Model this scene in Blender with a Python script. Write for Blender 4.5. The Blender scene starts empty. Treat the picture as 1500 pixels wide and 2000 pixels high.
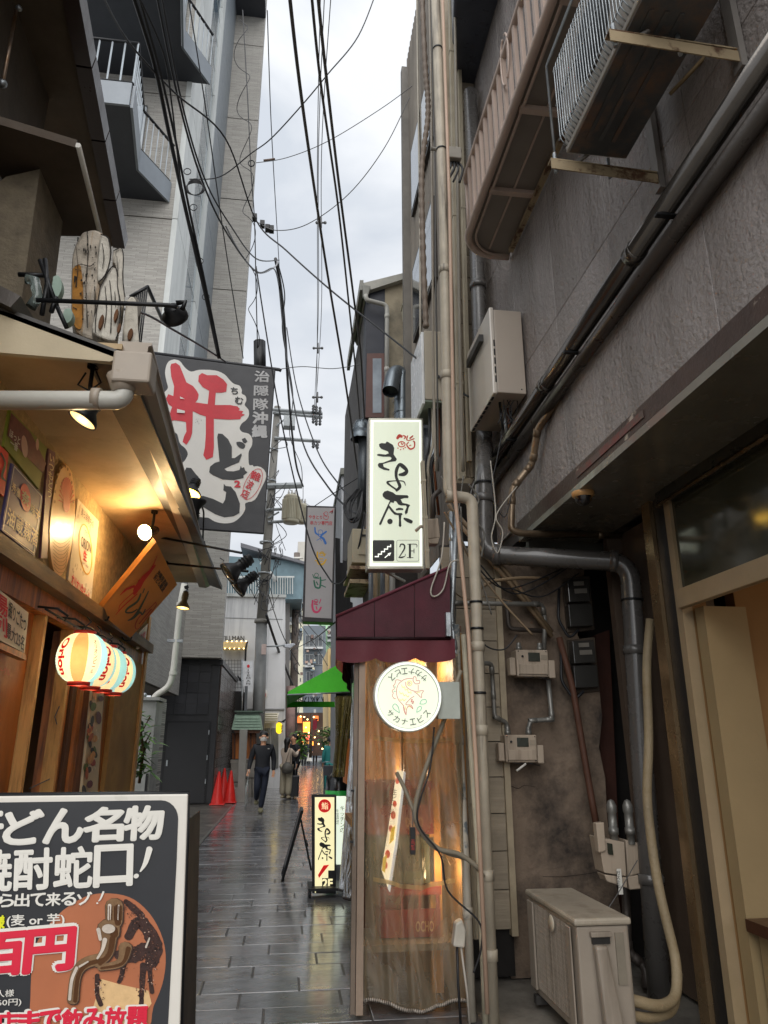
import bpy, bmesh, math, random
from mathutils import Vector, Matrix
random.seed(7)
sc = bpy.context.scene
col = sc.collection
R = math.radians
# ---------------------------------------------------------------- camera
F = 1400.0; TH = math.atan(450 / F); PH = math.atan(190 / math.hypot(F, 450)); CH = 1.55
cam_d = bpy.data.cameras.new('camera'); cam = bpy.data.objects.new('camera', cam_d); col.objects.link(cam)
cam.location = (0, 0, CH); cam.rotation_euler = (math.pi / 2 + TH, 0, -PH)
cam_d.sensor_fit = 'VERTICAL'; cam_d.sensor_height = 36; cam_d.lens = 36 * F / 2000
cam_d.clip_start = 0.05; cam_d.clip_end = 1000
sc.camera = cam
# ---------------------------------------------------------------- sky: bright overcast
w = bpy.data.worlds.new("World"); sc.world = w; w.use_nodes = True
nt = w.node_tree; N = nt.nodes; L = nt.links; N.clear()
wo = N.new('ShaderNodeOutputWorld'); bg = N.new('ShaderNodeBackground'); L.new(bg.outputs[0], wo.inputs[0])
sky = N.new('ShaderNodeTexSky'); sky.sky_type = 'NISHITA'; sky.sun_disc = False
SUN_EL, SUN_ROT = 43, 185
sky.sun_elevation = R(SUN_EL); sky.sun_rotation = R(SUN_ROT)
tc = N.new('ShaderNodeTexCoord'); mp = N.new('ShaderNodeMapping'); mp.inputs['Scale'].default_value = (1.6, 1.6, 3.2)
L.new(tc.outputs['Generated'], mp.inputs[0])
n1 = N.new('ShaderNodeTexNoise'); n1.inputs['Scale'].default_value = 1.7; n1.inputs['Detail'].default_value = 6; n1.inputs['Roughness'].default_value = .5; n1.inputs['Distortion'].default_value = .4
L.new(mp.outputs[0], n1.inputs['Vector'])
cr = N.new('ShaderNodeValToRGB'); cr.color_ramp.elements[0].position = .40; cr.color_ramp.elements[0].color = (6.3, 6.75, 7.4, 1)
cr.color_ramp.elements[1].position = .60; cr.color_ramp.elements[1].color = (8.9, 9.1, 9.4, 1)
L.new(n1.outputs[0], cr.inputs[0])
mx = N.new('ShaderNodeMix'); mx.data_type = 'RGBA'; mx.inputs[0].default_value = .93
L.new(sky.outputs[0], mx.inputs[6]); L.new(cr.outputs[0], mx.inputs[7])
sep = N.new('ShaderNodeSeparateXYZ'); L.new(tc.outputs['Generated'], sep.inputs[0])
grd = N.new('ShaderNodeMapRange'); grd.inputs[1].default_value = 0; grd.inputs[2].default_value = 1; grd.inputs[3].default_value = 1.0; grd.inputs[4].default_value = 1.32
L.new(sep.outputs[2], grd.inputs[0])
vm = N.new('ShaderNodeVectorMath'); vm.operation = 'SCALE'; L.new(mx.outputs[2], vm.inputs[0]); L.new(grd.outputs[0], vm.inputs[3])
L.new(vm.outputs[0], bg.inputs[0]); bg.inputs[1].default_value = 0.050
# ---------------------------------------------------------------- soft sun behind the clouds
sd = bpy.data.lights.new('sun', 'SUN'); sd.energy = 1.5; sd.angle = R(75); sd.color = (1, .97, .93)
so = bpy.data.objects.new('sun', sd); col.objects.link(so)
so.rotation_euler = (R(90 - SUN_EL), 0, R(180 - SUN_ROT)); so.location = (0, 0, 30)
# ---------------------------------------------------------------- exposure, render
vs = sc.view_settings; vs.view_transform = 'Standard'; vs.look = 'None'; vs.gamma = 1; vs.use_curve_mapping = False; vs.exposure = 0.95
sc.render.engine = 'CYCLES'
sc.cycles.use_denoising = True; sc.cycles.max_bounces = 7; sc.cycles.diffuse_bounces = 4; sc.cycles.glossy_bounces = 3
sc.cycles.transmission_bounces = 4; sc.cycles.transparent_max_bounces = 10; sc.cycles.caustics_reflective = False; sc.cycles.caustics_refractive = False
sc.cycles.sample_clamp_indirect = 4
# ================================================================ projection onto real planes
def ray(px, py):
    x = px - 750; y = 1000 - py; z = F
    fy = z * math.cos(TH) - y * math.sin(TH); fz = z * math.sin(TH) + y * math.cos(TH)
    return Vector((x * math.cos(PH) + fy * math.sin(PH), -x * math.sin(PH) + fy * math.cos(PH), fz))
O = Vector((0, 0, CH))
def atY(px, py, Y): r = ray(px, py); return O + r * (Y / r.y)
def atX(px, py, X): r = ray(px, py); return O + r * (X / r.x)
def atZ(px, py, Z=0.0): r = ray(px, py); return O + r * ((Z - CH) / r.z)
class PL:
    def __init__(s, p, n): s.p = Vector(p); s.n = Vector(n).normalized()
    def at(s, px, py, off=0.0):
        r = ray(px, py); p = s.p + s.n * off
        return O + r * ((p - O).dot(s.n) / r.dot(s.n))
def PY(Y): return PL((0, Y, 0), (0, -1, 0))
def PX(X): return PL((X, 0, 0), (-1 if X > 0 else 1, 0, 0))
def PZ(Z): return PL((0, 0, Z), (0, 0, -1 if Z > CH else 1))
# ================================================================ materials
def lin(h):
    h = h.lstrip('#'); o = []
    for i in (0, 2, 4):
        c = int(h[i:i + 2], 16) / 255
        o.append(c / 12.92 if c <= .04045 else ((c + .055) / 1.055) ** 2.4)
    return tuple(o) + (1,)
MC = {}
def lift(c, k=1.5):
    m = max(c[:3]); f = min(k, max(1, .72 / max(m, 1e-3))); return tuple(v * f for v in c[:3]) + (1,)
def M(name, c, rough=.6, metal=0., var=.25, scale=3., bump=.15, bscale=40., emit=0., c2=None, mixscale=2., thr=.55, streak=False, bdist=.01, spec=.5, coat=0., soft=.12, alpha=None, stretch=None, trans=0.):
    if name in MC: return MC[name]
    m = bpy.data.materials.new(name); m.use_nodes = True; nt = m.node_tree; n = nt.nodes; l = nt.links
    b = n['Principled BSDF']; c = lin(c) if isinstance(c, str) else tuple(c) + (1,)
    if emit <= 0: c = lift(c)
    if c2 and isinstance(c2, str): c2 = lift(lin(c2))[:3]
    tc = n.new('ShaderNodeTexCoord'); oi = n.new('ShaderNodeObjectInfo')
    ad = n.new('ShaderNodeVectorMath'); ad.operation = 'MULTIPLY_ADD'
    ad.inputs[1].default_value = stretch or (1, 1, 1)
    sc_ = n.new('ShaderNodeVectorMath'); sc_.operation = 'SCALE'; sc_.inputs[0].default_value = (7, 5, 3)
    l.new(oi.outputs['Random'], sc_.inputs[3]); l.new(tc.outputs['Object'], ad.inputs[0]); l.new(sc_.outputs[0], ad.inputs[2])
    vec = ad.outputs[0]
    def noise(s, d=5, r=.6, v=None):
        q = n.new('ShaderNodeTexNoise'); q.inputs['Scale'].default_value = s; q.inputs['Detail'].default_value = d; q.inputs['Roughness'].default_value = r
        l.new(v or vec, q.inputs['Vector']); return q.outputs[0]
    if var > 0 or c2:
        f = noise(scale); mr = n.new('ShaderNodeMapRange'); mr.inputs[1].default_value = .25; mr.inputs[2].default_value = .75
        mr.inputs[3].default_value = 1 - var; mr.inputs[4].default_value = 1 + var; l.new(f, mr.inputs[0])
        mul = n.new('ShaderNodeMix'); mul.data_type = 'RGBA'; mul.blend_type = 'MULTIPLY'; mul.inputs[0].default_value = 1
        mul.inputs[6].default_value = c
        cb = n.new('ShaderNodeCombineXYZ')
        for i in range(3): l.new(mr.outputs[0], cb.inputs[i])
        l.new(cb.outputs[0], mul.inputs[7]); out = mul.outputs[2]
        if c2:
            v2 = vec
            if streak:
                mpn = n.new('ShaderNodeMapping'); mpn.inputs['Scale'].default_value = (1, 1, .08); l.new(vec, mpn.inputs[0]); v2 = mpn.outputs[0]
            f2 = noise(mixscale, 7, .65, v2); m2 = n.new('ShaderNodeMapRange'); m2.inputs[1].default_value = thr - soft; m2.inputs[2].default_value = thr + soft; l.new(f2, m2.inputs[0])
            mm = n.new('ShaderNodeMix'); mm.data_type = 'RGBA'; l.new(m2.outputs[0], mm.inputs[0]); l.new(out, mm.inputs[6]); mm.inputs[7].default_value = lin(c2) if isinstance(c2, str) else tuple(c2) + (1,); out = mm.outputs[2]
        l.new(out, b.inputs['Base Color'])
    else:
        b.inputs['Base Color'].default_value = c; out = None
    fr = noise(scale * 2.3, 3); mr2 = n.new('ShaderNodeMapRange'); mr2.inputs[3].default_value = max(.03, rough - .12); mr2.inputs[4].default_value = min(1, rough + .12); l.new(fr, mr2.inputs[0]); l.new(mr2.outputs[0], b.inputs['Roughness'])
    b.inputs['Metallic'].default_value = metal; b.inputs['Specular IOR Level'].default_value = spec; b.inputs['Coat Weight'].default_value = coat
    if trans: b.inputs['Transmission Weight'].default_value = trans
    if alpha is not None: b.inputs['Alpha'].default_value = alpha
    if bump > 0:
        bp = n.new('ShaderNodeBump'); bp.inputs['Strength'].default_value = bump; bp.inputs['Distance'].default_value = bdist; l.new(noise(bscale, 4), bp.inputs['Height']); l.new(bp.outputs[0], b.inputs['Normal'])
    if emit > 0:
        b.inputs['Emission Strength'].default_value = emit
        if out: l.new(out, b.inputs['Emission Color'])
        else: b.inputs['Emission Color'].default_value = c
    MC[name] = m; return m
def V(*a): return Vector(a)
# ================================================================ geometry collector
class G:
    def __init__(s): s.v = []; s.f = []; s.s = []
    def add(s, vs, fs, smooth=False):
        o = len(s.v); s.v += [Vector(v) for v in vs]; s.f += [tuple(i + o for i in f) for f in fs]; s.s += [smooth] * len(fs); return s
    def obox(s, o, a, b, c):
        o, a, b, c = map(Vector, (o, a, b, c))
        if a.cross(b).dot(c) < 0: a, b = b, a
        vs = [o, o + a, o + a + b, o + b, o + c, o + a + c, o + a + b + c, o + b + c]
        return s.add(vs, [(0, 3, 2, 1), (4, 5, 6, 7), (0, 1, 5, 4), (1, 2, 6, 5), (2, 3, 7, 6), (3, 0, 4, 7)])
    def box(s, x0, x1, y0, y1, z0, z1):
        return s.obox((min(x0, x1), min(y0, y1), min(z0, z1)), (abs(x1 - x0), 0, 0), (0, abs(y1 - y0), 0), (0, 0, abs(z1 - z0)))
    def quad(s, *p): return s.add(p, [tuple(range(len(p)))])
    def prism(s, poly, vec):
        n = len(poly); poly = [Vector(p) for p in poly]; vec = Vector(vec)
        nn = V(0, 0, 0)
        for i in range(n): nn += (poly[i] - poly[0]).cross(poly[(i + 1) % n] - poly[0])
        if nn.dot(vec) > 0: poly = poly[::-1]
        return s.add(poly + [p + vec for p in poly], [tuple(range(n)), tuple(range(2 * n - 1, n - 1, -1))] + [((i + 1) % n, i, n + i, n + (i + 1) % n) for i in range(n)])
    def tube(s, pts, r, n=8, cap=True, smooth=True):
        pts = [Vector(p) for p in pts]
        k = len(pts); rs = r if isinstance(r, (list, tuple)) else [r] * k
        t = (pts[1] - pts[0]).normalized(); up = V(0, 0, 1) if abs(t.z) < .9 else V(1, 0, 0); u = t.cross(up).normalized()
        vs = []
        for i, p in enumerate(pts):
            t = (pts[min(i + 1, k - 1)] - pts[max(i - 1, 0)]).normalized() if k > 1 else t
            u = (u - t * u.dot(t)); u = u.normalized() if u.length > 1e-6 else t.orthogonal().normalized(); vv = t.cross(u)
            for j in range(n):
                a = 2 * math.pi * j / n; vs.append(p + (u * math.cos(a) + vv * math.sin(a)) * rs[i])
        fs = []
        for i in range(k - 1):
            for j in range(n):
                a = i * n + j; b = i * n + (j + 1) % n; fs.append((a, b, b + n, a + n))
        s.add(vs, fs, smooth)
        if cap:
            o = len(s.v) - k * n
            s.f += [tuple(o + j for j in range(n))[::-1], tuple(o + (k - 1) * n + j for j in range(n))]; s.s += [False, False]
        return s
    def lathe(s, prof, o, axis=(0, 0, 1), n=20, smooth=True):
        o = Vector(o); ax = Vector(axis).normalized(); u = ax.orthogonal().normalized(); vv = ax.cross(u)
        vs = [o + ax * h + (u * math.cos(2 * math.pi * j / n) + vv * math.sin(2 * math.pi * j / n)) * max(r, 1e-4) for r, h in prof for j in range(n)]
        fs = []
        for i in range(len(prof) - 1):
            for j in range(n):
                a = i * n + j; b = i * n + (j + 1) % n; fs.append((a, b, b + n, a + n))
        s.add(vs, fs, smooth); return s
    def ball(s, c, r, n=12, sz=1.):
        return s.lathe([(r * math.sin(math.pi * i / 8), -r * sz * math.cos(math.pi * i / 8)) for i in range(9)], c, (0, 0, 1), n)
    def grid(s, fn, nu, nv, smooth=True):
        return s.add([fn(i / nu, j / nv) for j in range(nv + 1) for i in range(nu + 1)], [(j * (nu + 1) + i, j * (nu + 1) + i + 1, (j + 1) * (nu + 1) + i + 1, (j + 1) * (nu + 1) + i) for j in range(nv) for i in range(nu)], smooth)
    def build(s, name, mat, parent=None, bevel=0, base=None, solid=0):
        me = bpy.data.meshes.new(name)
        if parent is not None: off = worldloc(parent)
        elif base is not None: off = Vector(base)
        else:
            xs = [v.x for v in s.v]; ys = [v.y for v in s.v]; zs = [v.z for v in s.v]
            off = V((min(xs) + max(xs)) / 2, (min(ys) + max(ys)) / 2, min(zs))
        me.from_pydata([tuple(v - off) for v in s.v], [], s.f); me.validate()
        if len(me.polygons) == len(s.s): me.polygons.foreach_set('use_smooth', s.s)
        me.materials.append(mat); o = bpy.data.objects.new(name, me); col.objects.link(o)
        if parent is not None: o.parent = parent; o.location = (0, 0, 0); WL[o.name] = off
        else: o.location = off; WL[o.name] = off
        if bevel:
            b = o.modifiers.new('b', 'BEVEL'); b.width = bevel; b.segments = 2; b.limit_method = 'ANGLE'; b.angle_limit = R(40)
        if solid:
            b = o.modifiers.new('s', 'SOLIDIFY'); b.thickness = solid
        return o
WL = {}
def worldloc(o): return WL[o.name]
def E(name, loc, label=None, cat=None, group=None):
    o = bpy.data.objects.new(name, None); o.empty_display_size = .1; col.objects.link(o); o.location = loc; WL[o.name] = Vector(loc)
    return tag(o, label, cat, group)
def tag(o, label=None, cat=None, group=None, kind=None):
    if label: o['label'] = label
    if cat: o['category'] = cat
    if group: o['group'] = group
    if kind: o['kind'] = kind
    return o
def copy_tree(o, loc, parent=None, rz=None):
    c = o.copy(); col.objects.link(c); c.parent = parent
    if parent is None:
        c.location = loc
        if rz is not None: c.rotation_euler.z = rz
    WL[c.name] = Vector(loc)
    for ch in list(o.children):
        copy_tree(ch, loc, c)
    return c
def cat_rom(pts, k=6):
    out = []
    n = len(pts)
    for i in range(n - 1):
        p0 = pts[max(i - 1, 0)]; p1 = pts[i]; p2 = pts[i + 1]; p3 = pts[min(i + 2, n - 1)]
        for j in range(k):
            t = j / k; t2 = t * t; t3 = t2 * t
            out.append(tuple(.5 * (2 * b + (c - a) * t + (2 * a - 5 * b + 4 * c - d) * t2 + (3 * b - a - 3 * c + d) * t3) for a, b, c, d in zip(p0, p1, p2, p3)))
    out.append(tuple(pts[-1])); return out
def fillet(pts, r, k=5):
    pts = [Vector(p) for p in pts]; out = [pts[0]]
    for i in range(1, len(pts) - 1):
        a, b, c = pts[i - 1], pts[i], pts[i + 1]
        d1 = (a - b); d2 = (c - b); rr = min(r, d1.length * .45, d2.length * .45)
        p = b + d1.normalized() * rr; q = b + d2.normalized() * rr
        for j in range(k + 1):
            t = j / k; out.append(p * (1 - t) ** 2 + b * 2 * t * (1 - t) + q * t * t)
    out.append(pts[-1]); return out
# ---------------------------------------------------------------- flat print
TXT = {}; EXT = {}
def text_mesh(s, bold, spacing, res=3):
    k = (s, bold, spacing)
    if k in TXT: return TXT[k]
    c = bpy.data.curves.new('t', 'FONT'); c.body = s; c.size = 1; c.resolution_u = res; c.offset = bold; c.space_line = spacing; c.align_x = 'CENTER'
    o = bpy.data.objects.new('t', c); col.objects.link(o)
    dg = bpy.context.evaluated_depsgraph_get(); me = bpy.data.meshes.new_from_object(o.evaluated_get(dg))
    vs = [v.co.copy() for v in me.vertices]; fs = [tuple(p.vertices) for p in me.polygons]
    bpy.data.objects.remove(o); bpy.data.curves.remove(c); bpy.data.meshes.remove(me)
    if vs:
        x0 = min(v.x for v in vs); x1 = max(v.x for v in vs); y0 = min(v.y for v in vs); y1 = max(v.y for v in vs)
        EXT[k] = (x1 - x0 or 1, y1 - y0 or 1)
        vs = [((v.x - x0) / (x1 - x0 or 1), (y1 - v.y) / (y1 - y0 or 1)) for v in vs]
    TXT[k] = (vs, fs); return TXT[k]
def text(s, tl, tr, bl, pl, mat, parent, name='lettering', bold=.0, off=.003, spacing=.95, world=False, g=None, jit=0):
    """lettering mapped into the parallelogram tl,tr,bl lying on plane pl"""
    vs, fs = text_mesh(s, .0, spacing)
    if world: a, b, c = Vector(tl), Vector(tr), Vector(bl); n = (b - a).cross(c - a).normalized(); n = n if n.dot(O - a) > 0 else -n; a = a + n * off; b = b + n * off; c = c + n * off
    else: a, b, c = pl.at(*tl, off), pl.at(*tr, off), pl.at(*bl, off)
    q = g or G(); ex, ey = EXT.get((s, .0, spacing), (1, 1)); nrm = (b - a).cross(c - a).normalized(); nrm = nrm if nrm.dot(O - a) > 0 else -nrm
    cp = [(0, 0)] if bold < .006 else [(0, 0)] + [(bold * math.cos(t) / ex, bold * math.sin(t) / ey) for t in [m_ * math.pi / 6 for m_ in range(12)]]
    if bold > .03: cp += [(x * .5, y * .5) for x, y in cp[1::3]]
    for m_, (sx, sy) in enumerate(cp):
        dz = nrm * (m_ * .00006)
        q.add([a + dz + (b - a) * (u + sx + jit * math.sin(v * 9 + u * 14)) + (c - a) * (v + sy + jit * math.cos(u * 11)) for u, v in vs], fs)
    return q if g else q.build(name, mat, parent)
class Ink:
    """brush strokes / flat shapes on a plane; every shape lies 0.3 mm above the one before"""
    def __init__(s, pl, off=.003): s.g = G(); s.pl = pl; s.off = off
    def _n(s): s.off += .00015; return s.off
    def stroke(s, pts, k=6, rough=.0, wscale=1.):
        pts = [p if len(p) == 3 else (p[0], p[1], 3) for p in pts]
        c = cat_rom(pts, k); n = len(c); off = s._n(); Lp = []; Rp = []
        for i, (x, y, w) in enumerate(c):
            w = max(w, .3) * wscale
            dx = c[min(i + 1, n - 1)][0] - c[max(i - 1, 0)][0]; dy = c[min(i + 1, n - 1)][1] - c[max(i - 1, 0)][1]; d = math.hypot(dx, dy) or 1
            nx, ny = -dy / d, dx / d; a = w / 2 * (1 + random.uniform(-rough, rough)); b = w / 2 * (1 + random.uniform(-rough, rough))
            Lp.append((x + nx * a, y + ny * a)); Rp.append((x - nx * b, y - ny * b))
        P = Lp + Rp; fs = [(i, i + 1, n + i + 1, n + i) for i in range(n - 1)]
        def cap(i, j):
            x, y, w = c[i]; w = w * wscale; dx = x - c[j][0]; dy = y - c[j][1]; d = math.hypot(dx, dy) or 1; dx /= d; dy /= d; b = len(P)
            P.append((x, y)); m = 5
            for q in range(m + 1):
                t = math.pi * q / m; P.append((x + (-dy * math.cos(t) + dx * math.sin(t) * .8) * w / 2, y + (dx * math.cos(t) + dy * math.sin(t) * .8) * w / 2))
            return [(b, b + 1 + q, b + 2 + q) for q in range(m)]
        fs += cap(n - 1, n - 2); fs += cap(0, 1)
        s.g.add([s.pl.at(x, y, off) for x, y in P], fs); return s
    def poly(s, pts, smooth=0):
        if smooth:
            pts = cat_rom(list(pts) + [pts[0]], smooth)[:-1]
        off = s._n(); me = [s.pl.at(p[0], p[1], off) for p in pts]
        s.g.add(me, [tuple(range(len(me)))]); return s
    def ell(s, x, y, rx, ry, n=24, rot=0):
        return s.poly([(x + rx * math.cos(a) * math.cos(rot) - ry * math.sin(a) * math.sin(rot), y + rx * math.cos(a) * math.sin(rot) + ry * math.sin(a) * math.cos(rot)) for a in [2 * math.pi * i / n for i in range(n)]])
    def ring(s, x, y, rx, ry, w, n=32, rot=0):
        off = s._n(); P = []
        for i in range(n):
            a = 2 * math.pi * i / n
            for q in (0, w):
                ex, ey = (rx - q) * math.cos(a), (ry - q) * math.sin(a); P.append((x + ex * math.cos(rot) - ey * math.sin(rot), y + ex * math.sin(rot) + ey * math.cos(rot)))
        s.g.add([s.pl.at(*p, off) for p in P], [(2 * i, 2 * ((i + 1) % n), 2 * ((i + 1) % n) + 1, 2 * i + 1) for i in range(n)]); return s
    def text(s, t, tl, tr, bl, bold=0, spacing=.95):
        text(t, tl, tr, bl, s.pl, None, None, bold=bold, off=s._n(), spacing=spacing, g=s.g); return s
    def build(s, name, mat, parent): return s.g.build(name, mat, parent)
def slab(pl, quad, th, name, mat, parent=None, bevel=0):
    """board with its face on pl given by pixel corners, thickness th going away from the viewer"""
    p = [pl.at(*q) for q in quad]; return G().prism(p, -pl.n * th).build(name, mat, parent, bevel=bevel)
def pipe(name, pts, r, mat, parent=None, bend=.08, n=12, collars=(), **kw):
    return G().tube(fillet(pts, bend), r, n).build(name, mat, parent)
# ================================================================ shared materials
def pave_mat():
    m = bpy.data.materials.new('wet_paving'); m.use_nodes = True; nt = m.node_tree; n = nt.nodes; l = nt.links; b = n['Principled BSDF']
    ge = n.new('ShaderNodeNewGeometry'); oi = n.new('ShaderNodeObjectInfo')
    def noise(s, d, st=(1, 1, 1)):
        mp = n.new('ShaderNodeMapping'); mp.inputs['Scale'].default_value = st; l.new(ge.outputs['Position'], mp.inputs[0])
        q = n.new('ShaderNodeTexNoise'); q.inputs['Scale'].default_value = s; q.inputs['Detail'].default_value = d; l.new(mp.outputs[0], q.inputs['Vector']); return q.outputs[0]
    a = noise(1.1, 5, (1, 2.2, 1)); r = n.new('ShaderNodeMapRange'); r.inputs[1].default_value = .38; r.inputs[2].default_value = .62; r.inputs[3].default_value = .16; r.inputs[4].default_value = .50; l.new(a, r.inputs[0]); l.new(r.outputs[0], b.inputs['Roughness'])
    c = n.new('ShaderNodeMapRange'); c.inputs[3].default_value = .6; c.inputs[4].default_value = 1.5; l.new(oi.outputs['Random'], c.inputs[0])
    cc = n.new('ShaderNodeMath'); cc.operation = 'MULTIPLY'; l.new(c.outputs[0], cc.inputs[0])
    f = noise(14, 6); fr = n.new('ShaderNodeMapRange'); fr.inputs[3].default_value = .55; fr.inputs[4].default_value = 1.45; l.new(f, fr.inputs[0]); st = noise(.9, 7, (1, .6, 1)); sr = n.new('ShaderNodeMapRange'); sr.inputs[1].default_value = .42; sr.inputs[2].default_value = .62; sr.inputs[3].default_value = .62; sr.inputs[4].default_value = 1.12; l.new(st, sr.inputs[0]); sm = n.new('ShaderNodeMath'); sm.operation = 'MULTIPLY'; l.new(fr.outputs[0], sm.inputs[0]); l.new(sr.outputs[0], sm.inputs[1]); l.new(sm.outputs[0], cc.inputs[1])
    vm = n.new('ShaderNodeVectorMath'); vm.operation = 'SCALE'; vm.inputs[0].default_value = (.135, .135, .142); l.new(cc.outputs[0], vm.inputs[3]); l.new(vm.outputs[0], b.inputs['Base Color'])
    bp = n.new('ShaderNodeBump'); bp.inputs['Strength'].default_value = .35; bp.inputs['Distance'].default_value = .006; l.new(noise(70, 3), bp.inputs['Height'])
    b2 = n.new('ShaderNodeBump'); b2.inputs['Strength'].default_value = .8; b2.inputs['Distance'].default_value = .03; l.new(noise(5, 2, (1, 1.6, 1)), b2.inputs['Height']); l.new(bp.outputs[0], b2.inputs['Normal']); l.new(b2.outputs[0], b.inputs['Normal'])
    b.inputs['Specular IOR Level'].default_value = 1.0; b.inputs['Coat Weight'].default_value = 1.0; b.inputs['Coat IOR'].default_value = 1.6; b.inputs['Coat Roughness'].default_value = .16
    return m
paveM = pave_mat()
concrete = M('concrete', '6b675f', .75, c2='4a4640', mixscale=3, thr=.5, bump=.4, bscale=60)
black_metal = M('black_metal', '17181a', .42, .3, var=.3, bump=.1)
black_pl = M('black_plastic', '101113', .45, bump=.05)
cable_m = M('cable_rubber', '16171a', .5, var=.1, bump=0)
cable_g = M('cable_grey', '4a4a4a', .5, var=.2, bump=0)
steel = M('galvanised_steel', '8a8f92', .38, .75, var=.25, scale=6, c2='5c6062', mixscale=5, thr=.6)
pvc_beige = M('beige_pvc_pipe', '8f8778', .5, var=.2, scale=6, c2='4c463e', mixscale=8, thr=.61, soft=.06, streak=True, bump=.15)
pvc_grey = M('dark_grey_pvc_pipe', '474543', .28, var=.15, bump=.03, coat=.3)
white_paint = M('white_paint', 'c9c7c0', .5, var=.1, c2='9b968a', mixscale=2.5, thr=.62, streak=True)
wood_o = M('varnished_orange_wood', '9c5c26', .42, var=.3, stretch=(6, 6, .6), scale=4, c2='5f3413', mixscale=3, thr=.55, bump=.15)
wood_d = M('dark_brown_wood', '4a2c18', .5, var=.35, stretch=(5, 5, .6), scale=4, bump=.2)
wood_l = M('pale_worn_wood', 'b5874c', .55, var=.3, stretch=(6, 6, .6), scale=4, c2='6e4a24', mixscale=4, thr=.6)
glass_d = M('dark_glass', '23282c', .06, var=.1, bump=0, spec=.8, coat=.5)
red_ink = M('red_print', 'b3121f', .5, var=.06, bump=0)
black_ink = M('black_print', '191a1c', .5, var=.06, bump=0)
white_ink = M('white_print', 'd8d6cf', .5, var=.05, bump=0)
# ================================================================ ground
gr = G(); gr.quad((-120, -20, -.03), (120, -20, -.03), (120, 250, -.03), (-120, 250, -.03)); gr = gr.build('ground', concrete); tag(gr, 'grey concrete ground between and under the buildings', kind='structure')
pv = G().box(-1.3, 1.2, -3, 60, -.026, -.0045).box(1.2, 4.5, 12, 60, -.026, -.0045).build('alley_paving', M('paving_joint', '3a3836', .4), base=(0, 0, -.026)); tag(pv, 'wet dark grey paving of the alley', kind='structure')
tm = {}
def tile_mesh(wd, key):
    if key in tm: return tm[key]
    bm = bmesh.new(); bmesh.ops.create_cube(bm, size=1)
    for v in bm.verts: v.co = (v.co.x * wd, v.co.y * .292, v.co.z * .03)
    e = [e for e in bm.edges if all(v.co.z > 0 for v in e.verts)]; bmesh.ops.bevel(bm, geom=e, offset=.004, segments=1, affect='EDGES')
    me = bpy.data.meshes.new('paving_tile'); bm.to_mesh(me); bm.free(); me.materials.append(paveM); tm[key] = me; return me
y = 3.4; row = 0; nt_ = 0; far = G()
while y < 26:
    x = -1.3 - [0, .21, .42, .1, .33][row % 5] - (.05 if row % 3 else 0)
    while x < 1.2:
        a = max(x, -1.298); b = min(x + .632, 1.198)
        if b - a > .06:
            wd = round(b - a - .003, 3); z = random.uniform(-.0035, .0015)
            if y < 15 and nt_ < 292 and atZ(350, 2000).y < y + .4:
                o = bpy.data.objects.new('paving_tile', tile_mesh(wd, wd)); col.objects.link(o); o.parent = pv; nt_ += 1
                o.location = ((a + b) / 2, y + .147, .026 - .015 + z); o.rotation_euler = (random.uniform(-.007, .007), random.uniform(-.004, .004), 0); WL[o.name] = o.location
            else: far.box((a + b) / 2 - wd / 2, (a + b) / 2 + wd / 2, y, y + .287, -.012, z)
        x += .64
    y += .295; row += 1
tag(far.build('distant_paving', paveM, pv), kind='stuff')
G().box(-3.5, 7, 26, 90, -.012, -.001).box(1.2, 4.4, 12, 26, -.012, -.001).build('paving_beyond', paveM, pv)
side = G().box(-3.4, -1.36, 2, 20.7, -.02, -.002); side.box(1.21, 3, 9, 11.9, -.02, -.002)
tag(side.build('pavement', M('wet_concrete_strip', '57534c', .4, c2='35322e', thr=.5, bump=.3)), 'grey concrete strip beside the black wall', kind='structure')
dr = G()
for i in range(30): dr.box(-1.355, -1.305, 3.5 + i * .56, 4.05 + i * .56, -.02, .004)
tag(dr.build('drain', M('drain_steel', '6e6e6a', .35, .6, bump=.3), base=(-1.33, 3.5, -.02)), 'narrow steel drain cover strip along the left edge of the paving', kind='structure')
# ================================================================ LEFT: corner bar
stucco = M('ochre_stucco', '8f7a54', .85, var=.35, scale=20, bump=1.0, bscale=55)
soff_m = M('tan_soffit', 'a08a68', .6, var=.12, c2='7a6648', mixscale=1.5, thr=.6)
bar = E('corner_bar', (-1.6, 5.5, 0), 'low timber and stucco bar with a sloping canopy and glowing front on the left', 'building')
XS = -1.6
G().box(-1.78, XS, 2.0, 8.4, 2.60, 3.4).build('stucco_band', stucco, bar)
G().box(-1.95, -1.53, 2.0, 8.42, 2.50, 2.598).build('ledge', M('ledge_wood', '6d5234', .6, stretch=(3, .5, 3), var=.35, c2='3c2a18', thr=.5), bar)
G().box(-1.70, -1.62, 2.0, 8.3, 2.36, 2.498).build('lintel_beam', wood_o, bar)
G().box(-3.2, -1.952, 2.0, 8.4, 2.50, 2.56).build('inner_ceiling', wood_d, bar)
for i in range(6): G().box(-1.93, -1.71, 2.2 + i * 1.03, 3.2 + i * 1.03, 2.47, 2.495).build('ceiling_board', wood_d, bar)
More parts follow.
